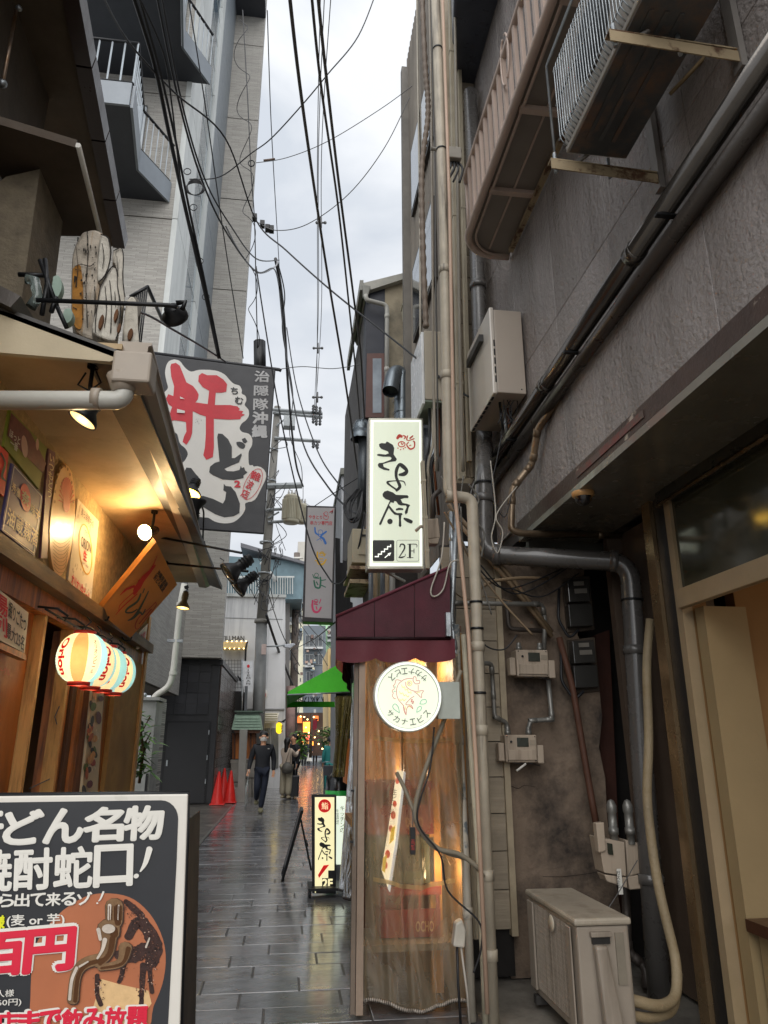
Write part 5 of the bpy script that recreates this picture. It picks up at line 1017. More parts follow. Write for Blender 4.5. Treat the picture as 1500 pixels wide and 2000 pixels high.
def bracket(e, y):
    G().obox((1.27, y - .02, 4.50), (.62, 0, -.02), (0, .05, 0), (0, 0, .008)).build('shelf', rust, e); G().obox((1.27, y - .02, 4.44), (.62, 0, -.03), (0, .006, 0), (0, 0, .06)).build('flange', rust, e)
    G().box(1.865, 1.895, y - .03, y + .03, 4.38, 5.15).build('upright', M('bracket_grey', '6e6a66', .5, .4), e); G().tube([(1.4, y, 4.49), (1.88, y, 4.95)], .012, 6).build('strut', M('bracket_grey', '6e6a66'), e)
    for x in (1.30, 1.60): G().tube([(x, y, 4.43), (x, y, 4.56)], .01, 6).build('bolt', steel, e)
bracket(br, 2.93)
c2 = E('ac_bracket', (1.9, 2.2, 4.4), 'rusty bracket at the near end of the overhead air conditioner', 'bracket', 'brackets under the overhead air conditioner'); bracket(c2, 2.2)
cable('drain_hose', 'tan drain hose poking from under the overhead air conditioner', [(1308, 184, 2.6), (1350, 140, 2.5), (1400, 85, 2.4), (1470, 0, 2.3)], .011, M('tan_hose', '8a7656', .6), cat='hose')
# ================================================================ balcony with rounded end
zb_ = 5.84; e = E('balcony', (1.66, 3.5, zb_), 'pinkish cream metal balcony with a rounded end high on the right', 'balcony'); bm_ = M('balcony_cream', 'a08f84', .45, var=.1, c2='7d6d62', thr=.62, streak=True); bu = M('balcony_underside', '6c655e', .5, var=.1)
xo_ = 1.43; yend = 5.45
def arc(r, k=10): return [(1.89 - (1.89 - xo_) * 1.0 + (.30) * (1 - math.cos(t)) , yend - .30 + .30 * math.sin(t)) for t in [math.pi / 2 * q / k for q in range(k + 1)]]
out = [(xo_, -1.0)] + arc(.3) + [(1.88, yend)]
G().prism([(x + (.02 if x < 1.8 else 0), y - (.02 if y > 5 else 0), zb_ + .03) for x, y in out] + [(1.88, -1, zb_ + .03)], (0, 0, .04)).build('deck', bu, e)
G().tube([(x, y, zb_ + .03) for x, y in out], .035, 8).build('rim', bm_, e)
G().tube([(x + .06, y - .03 * (y > 5), zb_ + .01) for x, y in out[:-1]], .012, 6).build('rim_bead', bm_, e)
for y in (-.2, .6, 1.4, 2.2, 3.0, 3.8, 4.6): G().box(xo_ + .04, 1.87, y, y + .05, zb_ - .01, zb_ + .028).build('cross_rib', bm_, e)
G().box(1.66, 1.675, -1, yend - .1, zb_ + .018, zb_ + .029).build('sheet_seam', bm_, e)
G().box(1.83, 1.87, -1, 5.3, zb_ - .04, zb_ + .0).build('wall_rail', rust, e)
zr = atX(900, 375, xo_).z
G().tube([(x, y, zr) for x, y in out], .028, 8).build('handrail', bm_, e)
y = 1.0
while y < 5.15: G().box(xo_ - .014, xo_ + .014, y, y + .035, zb_ + .05, zr).build('baluster', bm_, e); y += .135
for q in arc(.3, 4)[1:]: G().tube([(q[0], q[1], zb_ + .05), (q[0], q[1], zr)], .016, 6).build('baluster', bm_, e)
for s in (-1, 1):
    o = V(xo_ - .02, 3.9, zb_ + .55); G().tube(cat_rom([tuple(o + V(0, s * (.02 + .07 * math.sin(t)), .22 * math.cos(t))) for t in [k * .6 for k in range(6)]], 4), .008, 5).build('scroll_ornament', bm_, e)
ps = [atZ(888, -80, 9.0), atZ(883, 120, 9.0), atZ(888, 155, 9.0), atZ(905, 180, 9.0), atZ(945, 190, 9.0), atZ(1040, -80, 9.0)]
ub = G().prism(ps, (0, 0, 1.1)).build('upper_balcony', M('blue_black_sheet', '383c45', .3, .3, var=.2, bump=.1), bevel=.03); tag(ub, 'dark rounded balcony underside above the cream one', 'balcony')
# ================================================================ ground air conditioner
am = M('ac_cream', '7c7368', .5, var=.08, c2='574e43', mixscale=6, thr=.6, streak=True)
e = E('air_conditioner', (1.78, 4.7, 0), 'cream outdoor air conditioner standing on the ground in the recess', 'air conditioner')
G().box(1.62, 1.92, 4.28, 5.12, .05, .585).build('casing', am, e, bevel=.012); G().box(1.605, 1.935, 4.265, 5.135, .588, .625).build('lid', M('ac_lid', '857d70', .5, c2='5e5548', mixscale=6, thr=.62), e, bevel=.012)
for r in range(16):
    z = .10 + r * .029; G().box(1.612, 1.6195, 4.42, 4.98, z, z + .012).build('grille_slat', am, e)
for c in range(22): y = 4.43 + c * .025; G().box(1.608, 1.614, y, y + .005, .1, .57).build('grille_bar', am, e)
G().box(1.603, 1.618, 4.995, 5.10, .08, .57).build('front_panel', am, e, bevel=.005); G().box(1.600, 1.61, 4.34, 4.41, .08, .57).build('front_edge', am, e, bevel=.005)
G().lathe([(.04, 0), (.045, .004), (.04, .008), (0, .008)], (1.6, 4.62, .53), (-1, 0, 0), 20).build('oval_badge', M('badge', 'a29a8a', .4), e)
text('CORONA', (1090, 1810), (1106, 1822), (1090, 1817), PX(1.59), M('badge_dark', '5a5246', .5), e)
G().box(1.70, 1.80, 4.262, 4.28, .50, .54).build('handle_recess', M('slot_dark', '1b1a19'), e); G().box(1.69, 1.81, 4.25, 4.281, .535, .56).build('handle_lip', am, e, bevel=.004)
G().box(1.835, 1.885, 4.272, 4.279, .3, .55).build('data_label', M('grey_label', '6f685c', .5), e)
G().prism([(1.70, 4.22, .5), (1.77, 4.22, .5), (1.83, 4.20, .06), (1.72, 4.20, .06)], (0, .06, 0)).build('pipe_cover', am, e, bevel=.015)
for y in (4.35, 5.0): G().box(1.60, 1.94, y, y + .05, 0, .049).build('foot', M('foot_dark', '2a2826', .6), e)
# ================================================================ fish stall with vinyl curtain
def vinyl(name, tint, rough=.12, dens=.35, sc=6., milk='b58d55'):
    m = bpy.data.materials.new(name); m.use_nodes = True; nt = m.node_tree; n = nt.nodes; l = nt.links; n.clear()
    o = n.new('ShaderNodeOutputMaterial'); t = n.new('ShaderNodeBsdfTransparent'); t.inputs[0].default_value = lin(tint); g = n.new('ShaderNodeBsdfGlossy'); g.inputs[1].default_value = rough
    d = n.new('ShaderNodeBsdfTranslucent'); d.inputs[0].default_value = lin(milk); df = n.new('ShaderNodeBsdfDiffuse'); df.inputs[0].default_value = lin(milk); dd = n.new('ShaderNodeMixShader'); dd.inputs[0].default_value = .4; l.new(d.outputs[0], dd.inputs[1]); l.new(df.outputs[0], dd.inputs[2])
    tc = n.new('ShaderNodeTexCoord'); mp = n.new('ShaderNodeMapping'); mp.inputs['Scale'].default_value = (1, 1, .4); l.new(tc.outputs['Object'], mp.inputs[0])
    nz = n.new('ShaderNodeTexNoise'); nz.inputs['Scale'].default_value = sc; nz.inputs['Detail'].default_value = 6; nz.inputs['Distortion'].default_value = 1.6; l.new(mp.outputs[0], nz.inputs[0])
    mr = n.new('ShaderNodeMapRange'); mr.inputs[1].default_value = .3; mr.inputs[2].default_value = .75; mr.inputs[3].default_value = dens * .65; mr.inputs[4].default_value = min(.95, dens * 1.7); l.new(nz.outputs[0], mr.inputs[0])
    bp = n.new('ShaderNodeBump'); bp.inputs['Strength'].default_value = .8; bp.inputs['Distance'].default_value = .04; l.new(nz.outputs[0], bp.inputs['Height']); l.new(bp.outputs[0], g.inputs['Normal'])
    a = n.new('ShaderNodeMixShader'); l.new(mr.outputs[0], a.inputs[0]); l.new(t.outputs[0], a.inputs[1]); l.new(dd.outputs[0], a.inputs[2])
    fr = n.new('ShaderNodeFresnel'); fr.inputs[0].default_value = 1.45; l.new(bp.outputs[0], fr.inputs['Normal'])
    b = n.new('ShaderNodeMixShader'); l.new(fr.outputs[0], b.inputs[0]); l.new(a.outputs[0], b.inputs[1]); l.new(g.outputs[0], b.inputs[2]); l.new(b.outputs[0], o.inputs[0]); return m
vin = vinyl('amber_vinyl', 'f4ead6', rough=.06, milk='cdbfa4', dens=.34, sc=5.); vin2 = vinyl('olive_vinyl', 'd8cc98', dens=.5, milk='8f8250')
YC = 4.92
st = E('fish_stall', (.9, 6.4, 0), 'timber fish stall front behind the vinyl curtain', 'building')
c0, c1 = atY(692, 1985, YC), atY(902, 1985, YC); ct = atY(700, 1282, YC).z
xa, xb = .47, 1.16
plyw = M('plywood_warm', '94703f', .5, var=.25, stretch=(5, 5, .5), c2='7a4a20', mixscale=2, thr=.6)
G().box(xa + .16, 2.2, 6.6, 6.68, 0, 2.3).build('back_wall', M('dim_wall', '8a6436', .7, var=.3, scale=2), st)
G().box(1.17, 1.22, YC + .15, 6.6, 0, 2.3).build('right_partition', plyw, st)
G().box(xa + .04, 1.2, 5.0, 6.6, 2.3, 2.34).build('ceiling', wood_d, st)
G().box(.9, 1.15, 5.75, 5.8, 0.0, 2.28).build('plywood_panel', plyw, st)
G().box(1.0, 1.08, 5.3, 5.36, .0, 2.28).build('timber_post', M('orange_post', 'b8803c', .5, var=.25, stretch=(5, 5, .5)), st)
G().box(.56, .95, 5.85, 6.3, 0, .95).build('counter', wood_d, st); G().box(.50, 1.0, 5.8, 6.35, .95, 1.0).build('counter_top', plyw, st)
G().box(.5, 1.15, 5.15, 5.6, .28, .32).build('low_shelf', M('grey_shelf', '7a7268', .6), st); 
for x in (.53, 1.1): G().box(x, x + .03, 5.2, 5.23, 0, .28).build('shelf_leg', M('grey_shelf', '7a7268'), st)
for k in range(2): G().box(.6 + .3 * k, .62 + .3 * k, 5.9, 6.55, 1.05, 2.3).build('hanging_slat', plyw, st)
yp = M('yellow_paper', 'd8942c', .6)
G().prism([(.98, 5.2, 1.42), (1.02, 5.2, 1.44), (1.14, 5.2, 1.24), (1.10, 5.2, 1.2)], (0, .005, 0)).build('paper_strip', yp, st)
G().prism([(1.02, 5.1, .92), (1.05, 5.1, .93), (1.13, 5.1, .80), (1.10, 5.1, .78)], (0, .005, 0)).build('paper_strip', yp, st)
# upper walls of the stall building and facade running up the alley
G().box(.95, 1.5, 6.7, 9.4, 0, 2.6).build('side_wall', M('brown_board_wall', '51402e', .7, var=.3), st)
cur = E('vinyl_curtain', (.8, YC, .03), 'clear amber vinyl curtain with a stitched hem facing the viewer', 'curtain')
def cf(u, v):
    x = xa + .05 + (xb - xa - .05) * u; z = .06 + (ct + .03 - .06) * v
    z += (1 - v) * (.03 * math.sin(u * 7 + 1.2) - .02 * u)
    y = YC + (.020 * math.sin(u * 31 + v) + .026 * math.sin(u * 11 + 2 * v) + .009 * math.sin(u * 57 + v * 14) + .008 * math.sin(v * 23 + u * 17)) * (.4 + .9 * v) + .02 * math.sin(v * 9 + u * 3) * .5
    return V(x, y, z)
G().grid(cf, 90, 60).build('vinyl_sheet', vin, cur)
hm = M('hem_grey', '8a8278', .35, .2, var=.5, scale=60, bump=.6, bscale=90)
G().tube([cf(k / 50, 0) + V(0, -.004, 0) for k in range(51)], .011, 6).build('hem', hm, cur)
for k in range(50): p = cf(k / 50, 0); G().tube([p + V(0, -.016, -.008), p + V(.004, -.017, .016)], .0022, 4).build('stitch', M('hem_dark', '2c2824', .6), cur)
for v in (.31, .72): G().grid(lambda u, w_, v=v: cf(u * .8 + .08, v + w_ * .012) + V(0, -.004, 0), 40, 1).build('welded_seam', vinyl('seam_vinyl', 'e8d8b8', dens=.9, milk='cbb890') if v == .31 else bpy.data.materials['seam_vinyl'], cur)
G().box(xa - .005, xa + .038, YC - .02, YC + .04, .02, ct + .05).build('edge_post', M('aluminium_brown', '7a6a5c', .35, .4, var=.15), cur)
G().box(xa - .035, xa - .008, YC + .0, YC + .05, .02, ct + .05).build('edge_post', M('aluminium_brown2', '5f5348', .4, .3), cur)
for z in (.95, 1.25): G().box(xa - .05, xa - .03, YC - .03, YC, z, z + .012).build('hook', black_metal, cur)
G().box(xa - .03, xa - .02, YC - .025, YC - .015, .93, 1.28).build('latch_bar', M('dull_steel', '6b6a66'), cur)
# alley-side curtain
cur2 = E('vinyl_curtain', (.45, 7.9, .1), 'olive vinyl curtain bunched along the alley beyond the amber one', 'curtain')
def cf2(u, v):
    y = 7.2 + 1.3 * u; z = .2 + 2.0 * v; w_ = .12 * math.sin(math.pi * min(1, max(0, (1 - v) * 1.0))) ; x = .68 + .05 * u - .04 * math.sin(u * 20) * (1.2 - v) - .10 * (1 - v) * (.5 + .5 * math.sin(u * 5))
    return V(x, y, z)
G().grid(cf2, 50, 24).build('vinyl_sheet', vin2, cur2); G().tube([cf2(k / 30, 0) for k in range(31)], .012, 6).build('hem', M('hem_dark', '2c2824', .6), cur2)
G().grid(lambda u, v: V(.475 + .09 * 2.15 * u + .008 * math.sin(u * 50), 5.0 + 2.15 * u, .08 + 2.05 * v), 60, 10).build('flat_sheet', vin, cur2)
# awning
maro = M('maroon_canvas', '4a1a26', .75, var=.12, scale=2, bump=.25, bscale=120, c2='321018', mixscale=1.2, thr=.55)
aw = E('maroon_awning', (.8, 6.2, 2.1), 'dark maroon canvas awning with a scalloped valance', 'awning'); pa = PY(4.82)
A1, A2, A3, A4 = pa.at(656, 1204), pa.at(878, 1108), pa.at(880, 1247), pa.at(656, 1247)
G().prism([A1, A2, A3, A4], (0, .012, 0)).build('side_panel', maro, aw)
G().obox(A1, A2 - A1, (.38, 3.3, 0), (0, 0, .012)).build('top_panel', maro, aw)
v = []
def val(u): return .165 - .045 * abs(math.sin(u * math.pi * 3)) ** .55
def wall_strip(p, q, n, wav):
    g = G(); P = []
    for k in range(n + 1):
        u = k / n; a = p.lerp(q, u); nn = V(-(q - p).normalized().y, (q - p).normalized().x, 0); d = wav * math.sin(u * 19)
        P += [a, a + nn * d * .6 - V(0, 0, .08), a + nn * d - V(0, 0, .22 - val(u) if 0 else .06 + .10 * (1 - .42 * (1 - abs(math.sin((u * 3 + .02) * math.pi)) ** .4)))]
    return g.add(P, [(3 * k, 3 * k + 3, 3 * k + 4, 3 * k + 1) for k in range(n)] + [(3 * k + 1, 3 * k + 4, 3 * k + 5, 3 * k + 2) for k in range(n)], True)
wall_strip(A4 + V(0, 0, -.0), A3 + V(.03, 0, 0), 60, .012).build('valance', M('maroon_valance', '4c1821', .7, var=.15, bump=.15), aw)
wall_strip(A4 + V(.37, 3.2, 0), A4, 90, .012).build('valance', M('maroon_valance', '4c1821'), aw)
G().obox(A4, V(.37, 3.2, 0), V(.006, 0, 0), V(0, 0, A1.z - A4.z)).build('front_panel', maro, aw)
G().tube([A1, A2], .012, 6).build('edge_tube', maro, aw)
for t in (.33, .68): G().tube([A1.lerp(A2, t) + V(0, -.004, 0), A4.lerp(A3, t) + V(0, -.004, 0)], .0025, 4).build('seam', M('awn_dark', '24090f', .6), aw); G().tube([A4 + V(0, 0, .0), A3], .012, 6).build('bottom_tube', M('awn_dark', '24090f', .6), aw)
ps_ = E('metal_bracket', tuple(atY(875, 1240, 4.85)), 'small metal bracket clamping the awning to the pipes', 'bracket'); p = atY(872, 1215, 4.82); G().box(p.x - .01, p.x + .02, 4.78, 4.84, p.z - .10, p.z + .06).build('plate', steel, ps_)
# lights inside the stall
for (x, y, z, wv, c_) in ((1.0, 5.6, 2.1, 6, (1, .86, .66)), (.75, 6.1, 1.3, 3, (1, .84, .64)), (1.08, 5.15, .75, 1.6, (1, .78, .5))):
    ld = bpy.data.lights.new('stall_light', 'POINT'); ld.energy = wv; ld.color = c_; ld.shadow_soft_size = .06; lo = bpy.data.objects.new('stall_light', ld); col.objects.link(lo); lo.parent = st; lo.location = V(x, y, z) - WL[st.name]
# crates, leaning lit menu
crm = M('red_crate', '7c2024', .4, var=.12, bump=.05)
def crate(x, y, z, label, w_=.40, d=.3, h=.30):
    e = E('beer_crate', (x, y, z), label, 'crate', 'red plastic crates inside the stall'); t = .015
    G().box(x - w_ / 2, x + w_ / 2, y - d / 2, y - d / 2 + t, z, z + h * .55).build('front_panel', crm, e); G().box(x - w_ / 2, x + w_ / 2, y + d / 2 - t, y + d / 2, z, z + h).build('back_panel', crm, e)
    for s in (-1, 1): G().box(x + s * w_ / 2 - (t if s > 0 else 0), x + s * w_ / 2 + (0 if s > 0 else t), y - d / 2 + t, y + d / 2 - t, z, z + h).build('side_panel', crm, e)
    G().box(x - w_ / 2 - .008, x + w_ / 2 + .008, y - d / 2 - .008, y - d / 2 + .02, z + h - .05, z + h).build('top_rim', crm, e); G().box(x - w_ / 2 + .02, x + w_ / 2 - .02, y - d / 2 + .02, y + d / 2 - .02, z + .004, z + .02).build('floor', crm, e)
    for q in (-.45, -.15, .15, .45): G().box(x + q * w_ - .008, x + q * w_ + .008, y - d / 2 - .006, y - d / 2 + .006, z + .01, z + h - .05).build('rib', crm, e)
    p = V(x + .03, y - d / 2 - .014, z + h * .32); text('KIRIN' if 0 else 'OCHO', p, p + V(.12, 0, 0), p - V(0, 0, .06), None, M('crate_cream', 'c9a07a', .5), e, world=True, off=.002, bold=.02)
crate(.86, 5.42, .33, 'lower red crate on the stall shelf'); crate(.80, 5.44, .95, 'upper red crate above the dark gap in the stall', .46, .3, .34)
bx_ = E('dark_box', (.8, 5.45, .64), 'dark green crate between the two red ones in the stall', 'box'); G().box(.58, 1.04, 5.3, 5.6, .64, .94).build('body', M('dark_green_box', '3a4436', .6, var=.3), bx_, bevel=.01); G().box(.66, .96, 5.29, 5.305, .72, .86).build('recess', M('shade_green', '20281e', .7), bx_)
# leaning illuminated menu strip
lm = E('leaning_lightbox', tuple(atY(758, 1740, 5.0)), 'slim lit poster board leaning inside the vinyl curtain', 'sign'); pl = PY(5.0)
G().prism([pl.at(776, 1504), pl.at(788, 1506), pl.at(776, 1620), pl.at(760, 1740), pl.at(746, 1700), pl.at(764, 1590)], (0, .03, 0)).build('lit_panel', M('lightbox_paper', 'e8dfc8', .5, var=.1, bump=0, emit=.7), lm)
G().prism([pl.at(788, 1506), pl.at(792, 1508), pl.at(776, 1650), pl.at(761, 1742), pl.at(757, 1735), pl.at(772, 1640)], (0, -.02, 0)).build('lit_edge', M('lightbox_edge', 'cfd8e8', .3, emit=.5), lm)
i = Ink(pl, .004)
for k, (x, y, r) in enumerate(((776, 1525, 4), (771, 1570, 4), (768, 1592, 5), (763, 1618, 4), (757, 1668, 5), (752, 1690, 5))): i.ell(x, y, r, r * 1.6, 12)
i.build('red_picture', M('poster_red', 'd8482a', .5, emit=.4, bump=0), lm)
i = Ink(pl, .006); i.poly([(764, 1618), (772, 1612), (769, 1640), (760, 1650)]); i.poly([(748, 1676), (756, 1668), (752, 1705), (746, 1700)]); i.build('yellow_picture', M('poster_yellow', 'e8c22a', .5, emit=.4, bump=0), lm)
text('生\nビ\nー\nル', (767, 1540), (776, 1541), (762, 1590), pl, black_ink, lm, off=.008)
# ================================================================ round lit sign
sg = M('sign_face', 'e3ead2', .4, var=.03, scale=1, bump=0, emit=.34); sg2 = M('sign_rim_lit', 'f2f7ea', .3, var=0, bump=0, emit=.42)
rc = (797, 1360); YS = 4.55; pl = PY(YS); cc = pl.at(*rc); rr = (pl.at(rc[0] + 66, rc[1]) - cc).length
e = E('round_sign', tuple(cc), 'round lit sign with a line drawn fish and kana ring in front of the curtain', 'sign')
G().lathe([(0, -.08), (rr * .98, -.08), (rr, -.07), (rr, .0), (rr * .985, .012), (rr * .90, .012), (rr * .89, .002)], cc, (0, -1, 0), 48).build('rim', M('sign_white_metal', 'd8dcd4', .3, bump=0), e)
G().lathe([(rr * .885, .004), (0, .004)], cc, (0, -1, 0), 48, smooth=False).build('face', sg, e)
G().lathe([(rr * .905, .013), (rr * .965, .013)], cc, (0, -1, 0), 48).build('lit_ring', sg2, e)
G().box(cc.x + rr * .9, cc.x + rr * .9 + .14, YS + .02, YS + .07, atY(0, 1400, YS).z, atY(0, 1322, YS).z).build('bracket_box', M('bracket_grey_pale', '8f948c', .4), e)
fp = lambda L_: [(630 + a[0] / 4.054, 1080 + a[1] / 4.054) + tuple(a[2:]) for a in L_]
def ink_lines(mat, nm, lines, w_, off):
    i = Ink(pl, off)
    for L_ in lines: i.stroke([(x, y, w_) for x, y in fp(L_)], 5)
    return i.build(nm, mat, e)
ir = M('neon_red_print', 'b8323c', .5, emit=.25, bump=0); iy = M('neon_yellow_print', 'c8b41e', .5, emit=.35, bump=0); ig = M('neon_green_print', '1f9a78', .5, emit=.25, bump=0); ib = M('sign_black_print', '20211f', .5, bump=0)
ink_lines(ir, 'fish_outline', [[(712, 992), (650, 1000), (600, 1040), (585, 1100), (600, 1160), (640, 1210), (660, 1280), (668, 1230), (690, 1210), (716, 1235), (700, 1205), (660, 1200), (670, 1180), (700, 1150), (725, 1135)], [(655, 1020), (665, 1060), (700, 1085), (740, 1095), (798, 1090), (785, 1115), (782, 1145), (755, 1120), (728, 1100)], [(620, 1010), (583, 1005), (572, 1040), (560, 1050), (568, 1075), (550, 1090), (560, 1110), (553, 1130), (565, 1150), (580, 1155)], [(716, 1010), (722, 980), (740, 985), (742, 1010), (765, 1008), (768, 1030), (735, 1035), (716, 1010)], [(757, 1045), (757, 1085)], [(640, 1205), (645, 1250), (662, 1283)], [(700, 1165), (712, 1160), (700, 1180), (722, 1172), (708, 1192), (725, 1185)]], .9, .007)
i = Ink(pl, .007); i.ring(*fp([(686, 1032)])[0], 2.2, 2.2, .8); i.build('eye_ring', ir, e)
ink_lines(iy, 'scales', [[(625, 1045), (635, 1065), (650, 1060), (655, 1085), (672, 1080), (680, 1105), (700, 1100), (700, 1115)], [(608, 1095), (620, 1115), (635, 1108), (645, 1130), (660, 1122), (672, 1140), (685, 1130)], [(610, 1155), (622, 1168), (635, 1155), (645, 1170), (662, 1155)], [(745, 1105), (770, 1102)], [(655, 1215), (660, 1240)], [(680, 1210), (700, 1222)]], .8, .009)
i = Ink(pl, .008); i.ring(*fp([(688, 1032)])[0], 5.2, 5.2, .9); i.build('eye_outer', iy, e)
ink_lines(ig, 'drops', [[(770, 1195), (785, 1165), (815, 1160), (822, 1180), (805, 1195), (770, 1195)], [(608, 1265), (600, 1220), (575, 1195), (556, 1210), (565, 1235), (608, 1265)], [(746, 1262), (750, 1230), (770, 1215), (783, 1222), (775, 1245), (746, 1262)], [(570, 1060), (580, 1062)], [(565, 1095), (578, 1095)]], .9, .011)
def ringtext(s, a0, a1):
    g = G(); n = len(s)
    for k, chh in enumerate(s):
        a = R(a0 + (a1 - a0) * k / (n - 1)); R_ = rr * .72; c_ = cc + V(math.cos(a) * R_, -.0125, math.sin(a) * R_); up = V(-math.cos(a), 0, -math.sin(a)); rt = V(-up.z * -1, 0, 0)
        rt = V(-math.sin(a), 0, math.cos(a)); h = .019; o = c_ - rt * h + up * h
        vs, fs = text_mesh(chh, .0, .95); g.add([o + rt * (2 * h * u) - up * (2 * h * v) for u, v in vs], fs)
    tag(g.build('kana_ring', ib, e), kind='stuff')
ringtext('サカナエビス', 48, 132); ringtext('サカナエビス', 222, 318)
# ================================================================ vertical lit sign
YK = 6.55; pk = PY(YK); e = E('vertical_sign', tuple(pk.at(772, 1112)), 'tall lit pale green sign with brushed black characters and stairs symbol', 'sign')
kf = M('sign_frame_alu', '9a988c', .35, .4, var=.1)
q_ = [pk.at(720, 816), pk.at(827, 816), pk.at(829, 1112), pk.at(717, 1112)]
G().prism([q_[0], q_[1], q_[2], q_[3]], (0, .16, 0)).build('case', kf, e, bevel=.008)
i = Ink(pk, .004); i.poly([(724, 820), (823, 820), (825, 1106), (722, 1106)]); i.build('lit_edge', sg2, e)
i = Ink(pk, .008); i.poly([(729, 824), (819, 824), (820, 1100), (727, 1100)]); i.build('face', M('sign_face_green', 'd2d9c4', .4, var=.05, scale=3, bump=0, emit=.33, stretch=(1, 1, .1)), e)
kx = lambda L_: [(700 + a[0] / 6.25, 800 + a[1] / 6.25) + tuple(w_ / 6.25 for w_ in a[2:]) for a in L_]
def kiyohara(pl, xf, mat, e, off):
    i = Ink(pl, off)
    i.poly(xf([(252, 420), (280, 408), (330, 412), (345, 390), (362, 395), (420, 430), (438, 470), (430, 545), (470, 605), (455, 630), (380, 640), (300, 665), (310, 700), (382, 728), (375, 745), (310, 735), (250, 705), (235, 675), (250, 652), (300, 648), (395, 612), (405, 590), (385, 575), (300, 575), (232, 562), (228, 545), (250, 540), (330, 548), (370, 535), (360, 510), (280, 480), (255, 450)]))
    i.stroke(xf([(465, 985, 34), (495, 960, 34), (505, 930, 40), (480, 870, 34), (462, 820, 34), (465, 740, 40), (500, 672, 36), (540, 690, 50), (590, 745, 40), (560, 785, 50), (500, 795, 28)])); i.stroke(xf([(470, 980, 22), (410, 940, 20), (360, 900, 26), (360, 880, 22), (430, 870, 12), (520, 870, 14), (560, 885, 14), (574, 925, 8)]))
    i.poly(xf([(295, 1030), (315, 1000), (355, 988), (420, 1010), (460, 1040), (600, 1045), (614, 1065), (605, 1080), (560, 1080), (515, 1095), (540, 1140), (595, 1150), (632, 1165), (612, 1200), (600, 1260), (575, 1282), (565, 1250), (590, 1190), (580, 1170), (520, 1170), (490, 1160), (460, 1120), (440, 1115), (430, 1140), (395, 1130), (375, 1165), (440, 1245), (470, 1262), (530, 1262), (540, 1280), (525, 1290), (520, 1340), (525, 1420), (510, 1435), (492, 1420), (495, 1340), (490, 1290), (440, 1282), (400, 1240), (372, 1200), (340, 1260), (300, 1350), (280, 1400), (262, 1412), (252, 1395), (300, 1290), (360, 1160), (385, 1110), (330, 1090), (298, 1060)]))
    i.stroke(xf([(465, 1220, 22), (500, 1212, 28), (540, 1216, 22)])); i.ell(*xf([(385, 1365)])[0], *[v * (1 / 6.25 if xf is kx else 1 / 19.) for v in (33, 33)]); i.stroke(xf([(560, 1330, 24), (600, 1350, 44), (645, 1370, 44)]))
    return i.build('brush_characters', mat, e)
kiyohara(pk, kx, ib, e, .012)
redp = M('seal_red', 'c23a2a', .5, bump=0, emit=.1)
i = Ink(pk, .012)
for L_ in ([(475, 350, 30), (500, 320, 40), (530, 330, 30)], [(545, 315, 12), (575, 330, 18), (560, 355, 14)], [(600, 320, 14), (590, 360, 16), (600, 375, 14)], [(665, 320, 16), (630, 350, 20)], [(680, 355, 14), (640, 370, 12), (610, 380, 12)], [(610, 400, 14), (590, 430, 14), (630, 480, 20), (680, 460, 16), (685, 400, 18), (670, 385, 14)], [(620, 440, 8), (640, 435, 14)], [(520, 400, 10), (535, 425, 14), (550, 410, 8)]): i.stroke(kx(L_))
i.ring(*kx([(528, 422)])[0], 7.5, 6, 1.9)
for x, y in ((483, 470), (515, 488), (550, 478), (572, 462)): i.ell(*kx([(x, y)])[0], 1.5, 1.2, 8)
i.build('red_seal', redp, e)
def rrect(x0, y0, x1, y1, r):
    P = []
    for cx1, cy1, a0 in ((x1 - r, y0 + r, -90), (x1 - r, y1 - r, 0), (x0 + r, y1 - r, 90), (x0 + r, y0 + r, 180)):
        for q in range(5): a = R(a0 + q * 22.5); P.append((cx1 + r * math.cos(a), cy1 + r * math.sin(a)))
    return P
i = Ink(pk, .012); i.poly(rrect(728, 1055, 770, 1096, 3)); i.build('stairs_panel', ib, e)
i = Ink(pk, .015); steps = [(732.5, 1086)]
P = [(732, 1086)]
for k in range(5): P += [(732 + 6.3 * (k + 1) - .5, 1086 - 4.9 * k), (732 + 6.3 * (k + 1) - .5, 1086 - 4.9 * (k + 1))]
for k in range(5):
    x = 732 + 6 * k; y = 1086 - 4.9 * k; i.poly([(x, y), (x + 8, y), (x + 8, y + 2.3), (x, y + 2.3)]); i.poly([(x + 6, y - 3), (x + 8, y - 3), (x + 8, y), (x + 6, y)])
i.stroke([(752, 1089, 2), (759, 1083, 2)], 1); i.poly([(764, 1079), (757, 1081), (761, 1086)]); i.build('stairs_symbol', sg2, e)
i = Ink(pk, .012)
o = rrect(775, 1055, 818, 1096, 3); 
for k in range(len(o)): i.stroke([(*o[k], .6), (*o[(k + 1) % len(o)], .6)], 1)
i.stroke([(781, 1068, 2.2), (783, 1063, 2.4), (789, 1064, 3), (790, 1071, 3), (783, 1083, 2), (779, 1089, 1.6)]); i.stroke([(779, 1088.5, 2), (785, 1088.5, 3), (791, 1086, 1.2), (791.5, 1082, 1)]); i.stroke([(799, 1063, 1), (799, 1089, 1)], 1); i.stroke([(801, 1063, 3.4), (801, 1089, 3.4)], 1); i.stroke([(796, 1063, 1.2), (813, 1063, 1.6), (814, 1069, 1)], 3); i.stroke([(802, 1076, 1.4), (809, 1076, 1.4)], 1); i.stroke([(808.6, 1072, 1.4), (808.6, 1080, 1.4)], 1); i.stroke([(795, 1089, 1.2), (807, 1089, 1.2)], 1)
i.build('floor_mark', ib, e)
G().tube([pk.at(745, 1113, -.08), pk.at(790, 1135, -.4)], .015, 6).build('strut', kf, e)
